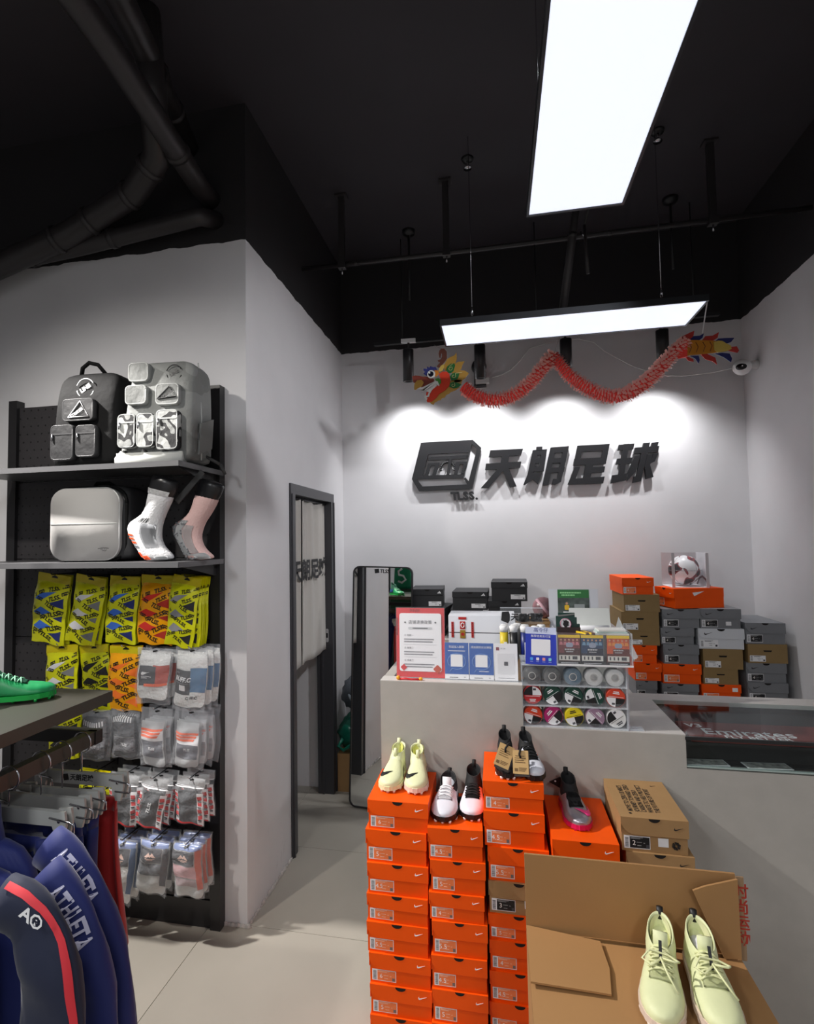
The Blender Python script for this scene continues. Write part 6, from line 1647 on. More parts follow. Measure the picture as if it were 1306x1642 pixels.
def drape_poly(fn, polys, off=.0012):
    out = MB()
    for pts in polys:
        bm = bmesh.new()
        try:
            f = bm.faces.new([bm.verts.new((p[0], p[1], 0)) for p in pts])
        except ValueError:
            continue
        bmesh.ops.triangulate(bm, faces=[f])
        for _ in range(2 if max(max(p[0] for p in pts) - min(p[0] for p in pts), max(p[1] for p in pts) - min(p[1] for p in pts)) > .2 else 1):
            bmesh.ops.subdivide_edges(bm, edges=bm.edges[:], cuts=2, use_grid_fill=True)
        base = len(out.bm.verts)
        vs = {v: out.bm.verts.new(fn(min(max(v.co.x, .01), .99), min(max(v.co.y, 0), .995), off)) for v in bm.verts}
        for fc in bm.faces:
            try: out.bm.faces.new([vs[v] for v in fc.verts]).smooth = True
            except ValueError: pass
        bm.free()
    return out
def drape_text(fn, w, h, items, off=.0018, bold=.035, shear=.2):
    """items: (text, u, v, size in m, angle) – lettering laid over the pillow surface"""
    out = MB()
    for s, u, v, size, ang in items:
        me = text_mesh(s, size, bold, shear, 'CENTER')
        ca, sa = math.cos(ang), math.sin(ang)
        co = []
        for q in me.vertices:
            x, y = q.co.x * ca - q.co.y * sa, q.co.x * sa + q.co.y * ca
            uu, vv = u + x / w, v - y / h
            co.append(tuple(fn(min(max(uu, .005), .995), min(max(vv, 0), .998), off)))
        out._add(co, [tuple(p.vertices) for p in me.polygons])
    return out
def frame_poly(u, v, w, h, s, ang, k):
    ca, sa = math.cos(ang), math.sin(ang)
    P = [[(-1, .55), (1, .7), (.92, .30), (-.95, .12)], [(-1, .55), (-.72, .5), (-.82, -.6), (-1.05, -.6)], [(.75, .6), (1, .7), (.95, -.5), (.72, -.5)], [(-1.05, -.42), (.95, -.32), (.95, -.5), (-1.05, -.62)], [(-.5, .0), (.5, .08), (.5, -.3), (-.5, -.36)]]
    return [[(u + (x * ca - y * sa) * s / w, v - (x * sa + y * ca) * s / h) for x, y in p] for p in P]
NUM = {}
def hook_for(x, z, y0, label=None):
    t = thing('peg_hook', label, 'hook', (x, 2.272, z), group='peg hooks under the sock packs')
    obj('prong', MB().tube([(0, 0, .012), (0, y0 - 2.272 - .02, .012), (0, y0 - 2.272 - .03, .022)], .0028, 6), STEEL if z < 1.3 else BLACKMETAL, t)
    obj('back_plate', MB().box(-.014, .014, -.004, .004, -.006, .03), BLACKMETAL, t)
def make_yellow(w, h, win, band, seed, label, loc, tilt, grp, head=.16, rz=0):
    t = thing('sock_pack', label, 'sock pack', loc, group=grp, rot=(0, -tilt, rz))
    fn, pf = pillow(w, h, .018, head, seed)
    bd = obj('bag', bag_mesh(fn, w, h), band, t)
    hm = YD
    obj('header', drape_poly(fn, [[(0.01, 0), (.99, 0), (.99, head), (.01, head)]], .0006), hm, t)
    obj('hang_slot', drape_poly(fn, [[(.42, .035), (.50, .012), (.58, .035), (.60, .055), (.40, .055)]], .0015), BLACK, t)
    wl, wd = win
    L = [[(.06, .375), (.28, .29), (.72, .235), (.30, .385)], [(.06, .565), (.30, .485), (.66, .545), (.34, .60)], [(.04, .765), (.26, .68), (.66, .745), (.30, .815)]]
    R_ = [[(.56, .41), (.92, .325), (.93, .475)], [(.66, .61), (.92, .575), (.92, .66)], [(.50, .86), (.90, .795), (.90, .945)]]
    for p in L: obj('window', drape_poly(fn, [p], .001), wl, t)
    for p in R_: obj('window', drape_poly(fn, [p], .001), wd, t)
    a1, a2 = .33, -.38
    S_ = w * .175
    S_ = w * .155
    main = [(.62, .205, a1), (.68, .335, .42), (.58, .445, a2), (.68, .565, a1), (.54, .655, a2), (.64, .772, a1), (.46, .905, -.45)]
    it = [('TLSS.', u, v, S_, a) for u, v, a in main] + [ ('S.', .12, .32, S_ * .8, a1), ('S.', .10, .50, S_ * .8, .6), ('S.', .08, .86, S_ * .8, .2)]
    obj('lettering', drape_text(fn, w, h, it), BLACK, t)['kind'] = 'stuff'
    fp = []
    em_ = [(u - .33, v + .33 * w * math.tan(a) / h, a) for u, v, a in main if a != .42] + [(.92, .15, .3), (.93, .255, .35), (.86, .53, a2), (.84, .74, a2)]
    for u, v, a in em_:
        fp += frame_poly(u, v, w, h, w * .075, a, 0)
    obj('goal_emblem', drape_poly(fn, fp, .0017), BLACK, t)['kind'] = 'stuff'
    obj('header_text', drape_text(fn, w, h, [('····', .28, .125, S_ * .7, 0)], .0016, .02, 0), BLACK, t)['kind'] = 'stuff'
    return t
def copies(root, n, dy, dx, dz, labels):
    """further packs on the same hook, behind the front one"""
    for k in range(n):
        c = root.copy(); COL.objects.link(c)
        c.location = root.location + Vector((dx * (k + 1), dy * (k + 1), dz * (k + 1)))
        c.rotation_euler.z += .04 * ((k % 2) * 2 - 1)
        c.rotation_euler.y *= .5
        c['label'] = labels[k] if k < len(labels) else labels[-1]
        for ch in root.children:
            q = ch.copy(); COL.objects.link(q); q.parent = c
            for g in ch.children:
                d = g.copy(); COL.objects.link(d); d.parent = q
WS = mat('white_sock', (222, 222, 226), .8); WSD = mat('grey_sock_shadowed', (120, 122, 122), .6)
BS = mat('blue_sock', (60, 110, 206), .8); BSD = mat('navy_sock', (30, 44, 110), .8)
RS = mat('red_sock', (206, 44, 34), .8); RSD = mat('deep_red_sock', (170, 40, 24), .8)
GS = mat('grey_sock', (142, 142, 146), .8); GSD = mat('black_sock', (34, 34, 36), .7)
OS = mat('orange_sock', (250, 122, 40), .8)
GY = 'yellow printed sock packs'
def pk(k): return PACKS[k]
def Y_(k, win, band, label, n=1, lab2=(), seed=1, dx=-.012):
    x, y, z, w, h, tl = pk(k)
    t = make_yellow(w, h, win, band, seed, label, (x, y, z), tl, GY)
    copies(t, n, .024, dx, .0, list(lab2))
    hook_for(x, z - .012, y, ' '.join(f'peg hook holding the {label}'.split()[:15]))
    return t
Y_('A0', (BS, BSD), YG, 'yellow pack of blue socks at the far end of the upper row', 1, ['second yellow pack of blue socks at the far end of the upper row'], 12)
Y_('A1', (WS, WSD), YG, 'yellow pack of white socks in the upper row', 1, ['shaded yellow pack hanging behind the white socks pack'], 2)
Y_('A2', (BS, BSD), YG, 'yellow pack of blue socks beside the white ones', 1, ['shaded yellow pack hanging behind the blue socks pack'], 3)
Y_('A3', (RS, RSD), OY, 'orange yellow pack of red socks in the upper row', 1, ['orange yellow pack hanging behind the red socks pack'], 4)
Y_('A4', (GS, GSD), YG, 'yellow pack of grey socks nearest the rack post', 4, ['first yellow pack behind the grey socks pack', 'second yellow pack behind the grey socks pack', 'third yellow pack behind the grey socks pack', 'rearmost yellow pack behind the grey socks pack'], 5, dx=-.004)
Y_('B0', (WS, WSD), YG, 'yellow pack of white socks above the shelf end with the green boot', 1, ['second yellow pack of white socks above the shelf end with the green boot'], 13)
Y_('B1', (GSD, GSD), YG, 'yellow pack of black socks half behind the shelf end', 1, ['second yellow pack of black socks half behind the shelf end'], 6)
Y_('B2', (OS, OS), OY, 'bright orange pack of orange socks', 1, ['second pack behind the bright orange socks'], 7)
for key, sd in (('C0', 14), ('D0', 15)):
    Y_(key, (GSD, GSD), YG, 'yellow pack in the lower rows behind the clothes bar' if key == 'C0' else 'yellow pack low behind the grey hangers', 1, ['second yellow pack in the lower rows behind the clothes bar' if key == 'C0' else 'second yellow pack low behind the grey hangers'], sd)

def inner_rank(nm):
    return 2 if nm in ('curved_mark', 'price_sticker', 'text_line', 'orange_stripes', 'peak_mark', 'black_print', 'zip_ridge') else (1 if nm in ('header_card', 'white_card', 'white_stripes', 'red_blocks', 'orange_band') else 0)
def make_clear(key, label, inner, seed, bag=BAG, head=.12, T=.026, n=1, lab2=(), name='sock_pack', grp='clear bagged sock packs', dx=-.010, dy=.045):
    x, y, z, w, h, tl = pk(key)
    t = thing(name, label, 'sock pack', (x, y, z), group=grp, rot=(0, -tl, 0))
    fn, pf = pillow(w, h, T, head, seed)
    gn, _ = pillow(w, h, T * .82, head, seed)
    for nm, polys, m in inner:
        solid = nm.startswith('sock')
        if solid:
            u0, u1, v0, v1 = polys
            def s_fn(u, v, off=0.0):
                return gn(u0 + (u1 - u0) * u, v0 + (v1 - v0) * v, off)
            mb = MB()
            rr = .12
            def corner(u, v):
                # rounded lower corners
                if v > 1 - rr and (u < rr or u > 1 - rr):
                    cu = rr if u < rr else 1 - rr
                    d = math.hypot(u - cu, v - (1 - rr))
                    if d > rr:
                        return cu + (u - cu) * rr / d, (1 - rr) + (v - (1 - rr)) * rr / d
                return u, v
            fr = lambda u, v: s_fn(*corner(u, v))
            mb.grid(lambda u, v: tuple(fr(u, v)), 20, 26)
            mb.grid(lambda u, v: (fr(u, v).x, .002, fr(u, v).z), 10, 14)
            obj('sock', mb, m, t)
        elif nm.startswith('text:'):
            obj('lettering', drape_text(gn, w, h, polys, .003), m, t)['kind'] = 'stuff'
        else:
            o = obj(nm, drape_poly(gn, polys, .0016 + .0006 * inner_rank(nm)), m, t)
            if len(polys) > 1: o['kind'] = 'stuff'
    obj('bag', bag_mesh(lambda u, v, o=0: fn(u, v, o + .002), w, h), bag, t)
    obj('hang_slot', drape_poly(fn, [[(.44, .05), (.58, .03), (.60, .05), (.46, .075)]], .003), BLACK, t)
    copies(t, n, dy, dx, .0, list(lab2))
    hook_for(x, z - .012, y, ' '.join(f'peg hook holding the {label}'.split()[:15]))
    return t
q4 = lambda a, b, c, d: [(a, c), (b, c), (b, d), (a, d)]
def tick_uv(u, v, s, w, h): return [(u + s * p[0], v - s * p[1] * w / h) for p in TICK]
BRK = mat('brick_red_knit', (178, 64, 40), .8)
TEAL = mat('steel_blue_knit', (66, 112, 150), .8)
CARD = mat('charcoal_header_card', (56, 56, 60), .45)
RIB = mat('white_rib_knit', (226, 226, 224), .85, bump=.7, bscale=70)
w_, h_ = pk('B3')[3], pk('B3')[4]
make_clear('B3', 'clear pack of white and brick red socks with black header card', [('sock', (.10, .95, .05, .90), RIB), ('red_block', [q4(.55, .95, .28, .60)], BRK), ('header_card', [q4(.16, .66, .30, .66)], CARD), ('orange_band', [[(.34, .63), (.68, .60), (.94, .60), (.94, .64), (.34, .68)]], OR),
           ('curved_mark', [tick_uv(.24, .47, .26, w_, h_)], WHITE), ('text_line', [q4(.24, .54, .49, .50), q4(.24, .42, .52, .53)], WHITE)], 21, n=1, lab2=['second clear pack of brick red socks behind the front one'], T=.034, dx=.006)
make_clear('B4', 'clear pack of white and blue socks with black lettered card', [('sock', (.06, .98, .06, .93), RIB), ('blue_block', [q4(.56, .98, .30, .68)], TEAL), ('header_card', [q4(.07, .56, .34, .72)], CARD), ('text:1', [('BUFF.C', .31, .485, .026, 0)], WHITE), ('price_sticker', [q4(.24, .42, .57, .66)], WHITE),
           ('text_line', [q4(.09, .50, .54, .548), q4(.08, .2, .38, .40)], mat('text_grey')), ('text:2', [('C. FF.C', .62, .775, .018, 0)], BLACK)], 22, n=2, lab2=['second clear pack of blue socks behind the front one', 'rearmost clear pack of blue socks at the rack post'], T=.034, dx=.004, dy=.043)
SLATE = mat('charcoal_knit', (74, 76, 80), .85, bump=.4, bscale=110)
SPECK = mat('speckled_knit', (104, 104, 108), .85, vary=.75, vscale=130)
def stripes(n, u0, u1, v0, arch):
    o = []
    for k in range(n):
        u = u0 + (u1 - u0) * k / (n - 1)
        c = arch * (1 - ((u - .5) / .4) ** 2)
        o.append([(u - .022, v0 + c), (u + .022, v0 + c), (u + .01, v0 + .10 + c), (u - .03, v0 + .10 + c)])
    return o
for key, lab, sd, arch in (('C1', 'clear pack of charcoal grip socks half hidden by the bar end', 23, .05), ('C2', 'clear pack of charcoal grip socks with white stripes', 24, -.05)):
    make_clear(key, lab, [('sock', (.08, .86, .14, .95), SLATE), ('speckled_sole', [[(.10, .55), (.84, .55), (.84, .84), (.10, .84)]], SPECK), ('white_stripes', stripes(9, .16, .78, .17, arch), WHITE), ('seam_line', [q4(.10, .84, .525, .535)], GPIPE), ('text:1', [('TLSS', .46, .69, .016, 0)], WHITE)], sd, n=1, lab2=['second pack behind the ' + lab.replace('clear pack of ', '')], T=.030)
for key, lab, sd, sk in (('C3', 'clear pack of grey socks with orange striped card, hanging straight', 25, 0), ('C4', 'clear pack of grey socks with orange striped card, nearest the rack post', 26, .04)):
    make_clear(key, lab, [('sock', (.14, .84, .20, .98), mat('pale_grey_knit')), ('dark_sole', [[(.16, .50), (.82, .52), (.80, .82), (.18, .82)]], mat('grey_blue_knit', (108, 110, 118), .85)), ('white_card', [[(.14, .38 + sk), (.84, .36 + sk), (.82, .53 + sk), (.16, .53 + sk)]], WHITE),
               ('orange_stripes', [[(.14, .33 + .055 * k + sk), (.84 - .06 * k, .32 + .055 * k + sk), (.80 - .06 * k, .36 + .055 * k + sk), (.14, .37 + .055 * k + sk)] for k in range(3)], OR), ('text:1', [('TLSS', .48, .66, .015, 0)], WHITE)], sd, n=1 + (key == 'C4'), lab2=['second pack behind the ' + lab.replace('clear pack of ', ''), 'rearmost pack behind the grey socks nearest the rack post'], T=.032, dx=.004)
SILV = mat('silver_zip_film', (196, 198, 200), .2, .25, bump=.6, bscale=26)
ZRED = mat('red_pack_print', (214, 40, 44), .5)
rn = random.Random(8)
for key, lab, n, sd in (('D1', 'silver zip pack of dark socks with red print, beside the hanger clips', 2, 27), ('D2', 'silver zip pack of dark socks with red print and upright white lettering', 2, 28), ('D3', 'silver zip pack of dark socks with red print, nearest the rack post', 2, 29)):
    blocks = []
    for u in (.08, .88):
        for v in (.40, .52, .66, .78):
            a = rn.uniform(-.02, .02)
            blocks.append([(u - .07, v - .03 + a), (u + .06, v - .045), (u + .07, v + .03), (u - .05, v + .045 + a)])
    blocks.append([(.04, .93), (.94, .95), (.94, .985), (.04, .97)])
    dark = []
    for u in (.08, .88):
        for v in (.46, .59, .72, .86):
            dark += [[(u - .06, v - .02), (u + .05, v - .025), (u + .06, v - .005), (u - .05, v + .0)], [(u - .04, v + .012), (u + .06, v + .008), (u + .05, v + .02), (u - .04, v + .022)]]
    inner = [('sock', (.20, .80, .30, .96), SLATE), ('side_print', [q4(.02, .15, .32, .96), q4(.80, .98, .30, .97)], WHITE), ('red_blocks', blocks, ZRED), ('black_print', dark, BLACK), ('header_film', [q4(.02, .98, .0, .17)], SILV), ('zip_ridge', [q4(.02, .98, .175, .19), q4(.02, .98, .20, .21)], WHITE)]
    if key == 'D2': inner.append(('text:1', [('TLSS.', .50, .56, .022, 1.45)], WHITE))
    make_clear(key, lab, inner, sd, bag=clear_mat('zip_bag_film', (236, 238, 242), .86, .1, .9, 24), head=.2, n=n, lab2=[f'{ORD[k + 1]} zip pack behind the one {lab.split(", ")[-1] if ", " in lab else "with upright white lettering"}' for k in range(3)], T=.022, dx=-.002, dy=.042, grp='silver zip sock packs')
def peak(u, v, s, w, h):
    return [[(u - s, v + .03), (u - .3 * s, v - .05), (u + .0, v - .01), (u + .3 * s, v - .05), (u + s, v + .03), (u + .5 * s, v + .03), (u + .15 * s, v + .01), (u, v + .03), (u - .15 * s, v + .01), (u - .5 * s, v + .03)], q4(u - .8 * s, u + .8 * s, v + .045, v + .06), q4(u - .5 * s, u + .5 * s, v + .07, v + .08)]
PEAKM = mat('peach_print', (240, 200, 184), .5)
TSPK = mat('dark_pattern_knit', (90, 92, 96), .85, vary=.8, vscale=80)
PNK = mat('pink_knit', (212, 168, 172), .85, vary=.1, vscale=60)
LG = mat('light_grey_knit', (190, 190, 188), .85, bump=.3, bscale=70)
for key, lab, sd, body, mid, side, bot in (('E0', 'white sock pack low behind the hanging shorts', 30, RIB, RIB, TEAL, RIB), ('E1', 'white sock pack with black peak card beside the red shorts', 31, RIB, RIB, mat('denim_blue_knit', (50, 84, 124), .85), RIB), ('E2', 'grey patterned sock pack with black peak card in the lowest row', 32, LG, TSPK, SLATE, LG), ('E3', 'pink and grey sock pack with black peak card in the lowest row', 33, LG, PNK, mat('coral_knit', (198, 96, 72), .85), LG)):
    make_clear(key, lab, [('sock', (.04, .97, .04, .97), body), ('side_stripe', [q4(.82, .97, .10, .80)], side), ('pattern_block', [q4(.06, .82, .38, .60)], mid), ('band_block', [q4(.08, .80, .62, .76)], mat('mid_' + key, (170, 150, 152) if key == 'E3' else (180, 180, 178), .85, vary=.12, vscale=90)), ('header_card', [q4(.06, .80, .12, .36)], CARD),
               ('peak_mark', peak(.46, .23, .18, 1, 1), PEAKM), ('blue_film', [q4(.08, .95, .03, .11)], mat('blue_glint_film', (120, 140, 190), .25))], sd, n=2, lab2=['second pack behind the ' + (lab.split(' with')[0].split(' low')[0] if key != 'E0' else 'white socks behind the shorts'), 'rearmost pack behind the ' + (lab.split(' with')[0].split(' low')[0] if key != 'E0' else 'white socks behind the shorts')], T=.034, dx=-.004, dy=.044, head=.04, grp='peak card sock packs')
# ------------------------------------------------------------------ wall unit with hanging clothes, nearest the camera on that side
un = thing('clothes_wall_unit', 'black steel clothes unit with shelf and square hanging bar before the sock rack', 'clothes rack', (-1.9, .9, 0))
DST = mat('dark_olive_steel', (58, 56, 50), .4)
obj('post', MB().box(-.03, .03, .54, .58, 0, 2.2), RACK, un)
obj('post', MB().box(-.03, .03, -.62, -.58, 0, 2.2), RACK, un)
sh_ = obj('shelf', MB().box(-.03, .722, -.60, .588, 1.244, 1.250), DST, un)
obj('shelf_edge', MB().box(.720, .726, -.60, .590, 1.218, 1.251), DST, sh_)
obj('shelf_edge', MB().box(-.03, .722, .586, .592, 1.218, 1.251), DST, sh_)
for y in (.5, -.5): obj('shelf_arm', MB().box(0, .70, y - .012, y + .012, 1.215, 1.243), RACK, un)
obj('hanging_bar', MB().box(.640, .668, -.62, .60, 1.085, 1.125).bevel(.003, 1), DST, un)
for y in (.585, -.56): obj('bar_arm', MB().box(0, .672, y, y + .03, 1.085, 1.125), BLACK, un)
obj('lower_rail', MB().box(.0, .02, -.6, .56, .30, .33), RACK, un)
yb_ = thing('price_strip', 'bright yellow strip clipped to a peg below the shelf end', 'strip', (-1.86, 1.92, 1.055))
obj('strip', MB().box(-.06, .105, 0, .003, -.03, .022), mat('signal_yellow', (250, 214, 10), .4), yb_)
obj('strip_step', MB().box(-.035, .105, -.0006, .003, .022, .03), mat('signal_yellow'), yb_)
obj('strip_wire', MB().tube([(0, .003, 0), (0, .35, 0)], .003, 6), BLACKMETAL, yb_)
# green boot on the shelf end
GRB = mat('green_boot_leather', (30, 140, 82), .35, vary=.15, vscale=20)
GRS = mat('bright_green_sole', (20, 156, 66), .3)
tG, FG = boot('green and navy football boot standing on the black shelf end', (-1.395, 1.34, 1.2515), 2.2, GRB, GRS, mat('dark_green_knit', (16, 84, 62), .7), collar=.10, L=.23, W=.085, H=.06, laces=4, lace_m=mat('mint_lace', (140, 210, 170), .6), stud_m=GRS, tongue_m=mat('dark_green_knit'))
dk = FG.decal([(.35, .72), (.5, .62), (.92, .62), (.96, .98), (.5, .98)], .0016)
obj('navy_heel_panel', dk, mat('navy_panel', (30, 60, 120), .4), tG)
dk = FG.decal([(-.35, .72), (-.5, .62), (-.92, .62), (-.96, .98), (-.5, .98)], .0016)
obj('navy_heel_panel', dk, mat('navy_panel'), tG)

HGR = mat('pale_grey_hanger_plastic', (172, 173, 170), .45)
def clip_hanger(label, y, xr, z, word=False):
    t = thing('clip_hanger', label, 'hanger', (-1.246, y, z), group='grey clip hangers')
    w = xr + 1.246
    obj('bar', MB().box(-w, w - .03, -.006, .006, -.018, .018).bevel(.004, 2), HGR, t)
    for s in (-1, 1):
        x = s * (w - .028)
        c = obj('clip', MB().prism([(-.02, .020), (.016, .024), (.020, -.010), (.010, -.052), (-.006, -.052), (-.020, -.014)], -.014, -.007).prism([(-.02, .020), (.016, .024), (.020, -.010), (.010, -.052), (-.006, -.052), (-.020, -.014)], .007, .014), HGR, t, (x, 0, 0))
        obj('wire_loop', MB().tube([(-.026, -.016, .008), (.036, -.018, .002), (.046, -.018, -.002), (.046, -.017, -.022), (.040, -.016, -.026), (-.006, -.016, -.024)], .0024, 7), STEEL, c)
        obj('clip_spring', MB().tube([(0, -.016, .0), (0, .016, .0)], .004, 8), STEEL, c)
    hk = [(0, 0, .015), (0, 0, 1.10 - z - .045)]
    R_ = .030
    for k in range(11):
        a = math.radians(-120 + 290 * k / 10)
        hk.append((R_ * math.cos(a) * .9, 0, 1.105 - z + R_ * math.sin(a)))
    obj('hook', MB().tube(hk[:1] + [(0, 0, 1.105 - z - R_ * 1.5)] + [(R_ * math.sin(math.radians(x_)), 0, 1.105 - z - R_ * math.cos(math.radians(x_))) for x_ in range(0, 271, 27)], .0022, 6), STEEL, t)
    if word:
        print_text('print', '天朗足球', .020, BLACK, t, (w - .155, -.0075, .002), bold=.03)
        obj('print_emblem', MB().prism([(w - .222, .010), (w - .204, .012), (w - .200, -.006), (w - .216, -.009)], -.0075, -.0062), BLACK, t)
    return t
def shorts(label, y, xl, xr, zt, zb, m, seed, group):
    t = thing('hanging_shorts', label, 'shorts', ((xl + xr) / 2, y, zt), group=group)
    rn = random.Random(seed)
    p = [rn.uniform(0, 6.28) for _ in range(4)]
    w = (xr - xl) / 2
    def ring(z, k, d, n=56):
        out = []
        for j in range(n):
            a = 2 * PI * j / n
            ca, sa = math.cos(a), math.sin(a)
            fold = .010 * math.sin(6 * ca * 2 + p[0] + z * 4) * (k - .6) * 1.8 + .006 * math.sin(17 * ca + p[1]) * k
            out.append((w * k * math.copysign(abs(ca) ** .8, ca) + .010 * math.sin(p[2] + 8 * z), (d + abs(0)) * math.copysign(abs(sa) ** .6, sa) + fold, z))
        return out
    L = zt - zb
    obj('waistband', MB().loft([ring(0, .92, .012), ring(-.035, .92, .016)]), m, t)
    for s in (-1, 1):
        rs = []
        for q in range(9):
            f = q / 8
            z = -.033 - (L - .033) * f
            r = ring(z, .93 + .10 * f, .016 + .012 * f, 48)
            split = max(0.0, (f - .42) / .58)
            out = []
            for (x, yy, zz) in r:
                if s > 0: x = max(x, .006 * split)
                else: x = min(x, -.006 * split)
                out.append((x, yy, zz))
            rs.append(out)
        obj('leg', MB().loft(rs), m, t)
    obj('drawstring', MB().tube([(.012, -.020, -.03), (.016, -.026, -.07), (.012, -.03, -.11)], .002, 5), WHITE, t)
    return t
RED_F = mat('red_sports_cloth', (166, 14, 16), .7, sheen=.2)
RB = mat('royal_blue_sports_cloth', (14, 30, 100), .7, sheen=.2)
NV = mat('navy_sports_cloth', (20, 28, 54), .75, sheen=.1)
for y, xr, z, xs, zt, zb, m, lab, hl, wd in ((1.45, -1.085, 1.000, -1.105, .950, .52, RED_F, 'dark red shorts on the hanger farthest from the camera', 'grey clip hanger holding the dark red shorts', True),
                                        (1.375, -1.105, .985, -1.115, .936, .50, RB, 'blue shorts hanging just before the red shorts', 'grey clip hanger just before the red shorts', False),
                                        (1.30, -1.085, 1.000, -1.095, .950, .50, RB, 'blue shorts hanging second before the red shorts', 'grey clip hanger second before the red shorts', False),
                                        (1.20, -1.055, 1.016, -1.062, .966, .50, RB, 'blue shorts hanging nearest the blue jackets', 'grey clip hanger nearest the blue jackets', False)):
    clip_hanger(hl, y, xr, z, wd)
    shorts(lab, y, -1.246 - (xs + 1.246), xs, zt, zb, m, int(y * 100), 'shorts on the square bar')

def jacket(label, y, edge, m, letter_m, word, stripe=None, zb=.40):
    """jacket on a hanger: body and two sleeves; edge is the upper outline of the sleeve on the camera side"""
    cx = -1.246
    t = thing('hanging_jacket', label, 'jacket', (cx, y, 1.0), group='jackets on the square bar')
    E = [(a - cx, b - 1.0) for a, b in edge]
    # body
    bw = E[0][0] - .05
    rs = []
    for z, k, d in ((.02, .55, .02), (-.03, .95, .035), (-.15, 1.0, .036), (-.35, 1.0, .038), (zb - 1.0, 1.04, .040)):
        r = []
        for j in range(44):
            a = 2 * PI * j / 44
            ca, sa = math.cos(a), math.sin(a)
            r.append((bw * k * math.copysign(abs(ca) ** .8, ca), d * math.copysign(abs(sa) ** .7, sa) + .004 * math.sin(9 * ca + 5 * z) * (k > .9), z))
        rs.append(r)
    obj('body', MB().loft(rs), m, t, subsurf=1)
    obj('collar', MB().loft([[(.075 * kk * math.cos(2 * PI * j / 20), .04 * math.sin(2 * PI * j / 20), zz) for j in range(20)] for zz, kk in ((.0, 1.2), (.05, 1.0), (.085, .95))], True, False, False), stripe or m, t)
    obj('zip', MB().box(-.003, .003, -.044, -.038, zb - .98, .0), GPIPE, t)
    # sleeve
    ED = [Vector((a, b)) for a, b in E]
    L = [0]
    for a, b in zip(ED[:-1], ED[1:]): L.append(L[-1] + (b - a).length)
    def edge_at(s):
        s = min(max(s, 0), L[-1] - 1e-6)
        i = max(j for j in range(len(L)) if L[j] <= s)
        i = min(i, len(ED) - 2)
        f = (s - L[i]) / (L[i + 1] - L[i])
        return ED[i].lerp(ED[i + 1], f)
    def frame(s):
        p = edge_at(s); tg = (edge_at(s + .03) - edge_at(s - .03)).normalized()
        return p, tg, Vector((-tg.y, tg.x))
    def surf(s, u, off=0.0, sgn=-1):
        """u from 0 (outer edge) to 1 (inner edge)"""
        p, tg, nr = frame(s)
        wd = .105 + .03 * min(1, s / .35)
        q = p - nr * (wd * u)
        d = .030 * math.sqrt(max(0, 1 - (2 * u - 1) ** 2)) * (1 + .25 * math.sin(30 * s + 3 * u))
        return Vector((q.x, sgn * (d + off), q.y))
    def sleeve(mirror):
        rs = []
        for k in range(22):
            s = L[-1] * k / 21
            r = [surf(s, .5 - .5 * math.cos(PI * j / 9)) for j in range(10)] + [surf(s, .5 - .5 * math.cos(PI * j / 9), 0, 1) for j in range(8, 0, -1)]
            rs.append([((-v.x if mirror else v.x), v.y, v.z) for v in r])
        return MB().loft(rs)
    sl = obj('sleeve', sleeve(False), m, t)
    obj('sleeve', sleeve(True), m, t)
    if word:
        me = text_mesh(word, .048, .03, 0, 'LEFT')
        x1 = max(v.co.x for v in me.vertices)
        mb = MB()
        co = []
        for v in me.vertices:
            s = .045 + v.co.x * (.145 / x1)
            u = .24 - v.co.y / .115
            co.append(tuple(surf(s, min(max(u, .02), .98), .002)))
        mb._add(co, [tuple(p.vertices) for p in me.polygons])
        obj('sleeve_lettering', mb, letter_m, sl)
    if stripe:
        g = MB().grid(lambda u, v: tuple(surf(.01 + (L[-1] - .02) * v, .02 + .075 * u, .003)), 4, 30)
        obj('edge_stripe', g, stripe, sl)
    hk = [(0, 0, .06), (0, 0, .06)]
    obj('hook', MB().tube([(0, 0, .02), (0, 0, .070)] + [(.026 * math.sin(math.radians(x_)), 0, .105 - .026 * math.cos(math.radians(x_)) - .009) for x_ in range(0, 271, 30)], .0024, 6), STEEL, t)
    return t
LILAC = mat('pale_lilac_lettering', (206, 206, 232), .6)
jacket('royal blue jacket with large white sleeve lettering, hanging behind its twin', 1.10, [(-1.005, 1.055), (-.96, 1.028), (-.897, .962), (-.857, .89), (-.830, .825), (-.812, .74), (-.796, .58), (-.788, .42)], RB, LILAC, 'ATHLETA')
jacket('royal blue jacket with large white sleeve lettering, hanging in front of its twin', 1.01, [(-.925, 1.045), (-.887, 1.012), (-.842, .955), (-.808, .885), (-.784, .80), (-.778, .72), (-.763, .58), (-.753, .42)], RB, LILAC, 'ATHLETA')
nvj = jacket('dark navy jacket with red sleeve stripe, nearest the camera', .90, [(-.925, 1.075), (-.875, 1.062), (-.830, 1.03), (-.797, .985), (-.775, .925), (-.764, .85), (-.752, .66), (-.745, .45)], NV, WHITE, None, mat('coral_red_stripe', (214, 46, 58), .6))
print_text('sleeve_lettering', 'A®', .034, WHITE, nvj, (.405, -.040, .028), (PI / 2, .5, 0), bold=.03)

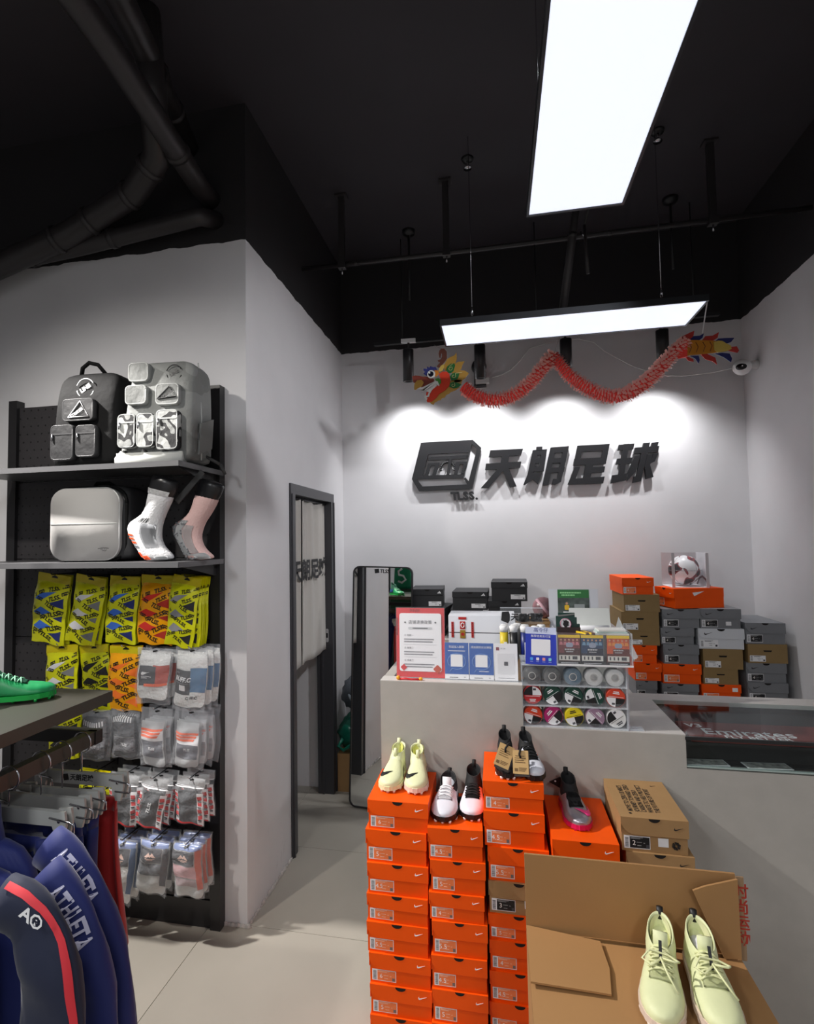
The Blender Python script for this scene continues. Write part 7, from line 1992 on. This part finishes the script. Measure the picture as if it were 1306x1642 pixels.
# ------------------------------------------------------------------ part of the shop seen only in the mirror
rb = thing('ball_rack', 'black ball rack behind the photographer, seen only in the mirror', 'rack', (-2.55, -.6, 0))
for y in (-.5, .5): obj('post', MB().box(-.02, .02, y - .02, y + .02, 0, 2.1), RACK, rb)
for z in (.25, .70, 1.15, 1.60): obj('rail', MB().box(-.02, .0, -.5, .5, z, z + .02).box(.18, .2, -.5, .5, z, z + .02), RACK, rb)
BC = [((235, 235, 238), 'white'), ((206, 60, 70), 'red'), ((70, 110, 190), 'blue'), ((60, 150, 90), 'green')]
n = 0
for r_, z in enumerate((.25, .70, 1.15, 1.60)):
    for c_ in range(3):
        col, cn = BC[(r_ + 2 * c_) % 4]
        t = thing('football', f'{cn} football in the mirror, rail {ORD[r_]} from the floor, {ORD[c_]} along it', 'football', (-2.46, -.92 + .32 * c_, z + .02), group='footballs seen in the mirror')
        obj('ball', MB().sphere((0, 0, .10), .105, .105, .105, 18, 12), mat('ball_' + cn, col, .4, vary=.5, vscale=10), t)
        obj('ball_seam', MB().lathe([(.1045, -.002), (.106, 0), (.1045, .002)], 24, T(0, 0, .10)), BLACK, t)
t = thing('green_backpack', 'green and black printed backpack on the shop floor rack, seen in the mirror', 'backpack', (-1.80, -.05, 1.28))
obj('body', pack_body(.26, .22, .36, .16), mat('emerald_canvas', (18, 142, 98), .6), t, (0, 0, 0), (0, 0, PI))
obj('top_panel', softbox(-.10, .10, -.05, .05, .33, .39, .02), BCAN, t)
obj('white_swirl', MB().tube([(-.05, .09, .10), (.0, .095, .08), (.05, .09, .12), (.02, .095, .17), (-.04, .095, .18), (-.05, .09, .23), (.0, .09, .26)], .014, 7), WHITE, t)
gs = thing('display_plinth', 'dark green plinth carrying the backpack seen in the mirror', 'plinth', (-1.80, -.05, 0))
obj('plinth_body', MB().box(-.16, .16, -.14, .14, 0, 1.27), mat('plinth_green', (20, 70, 40), .6), gs)
obj('plinth_top', MB().box(-.17, .17, -.15, .15, 1.27, 1.28), BLACK, gs)
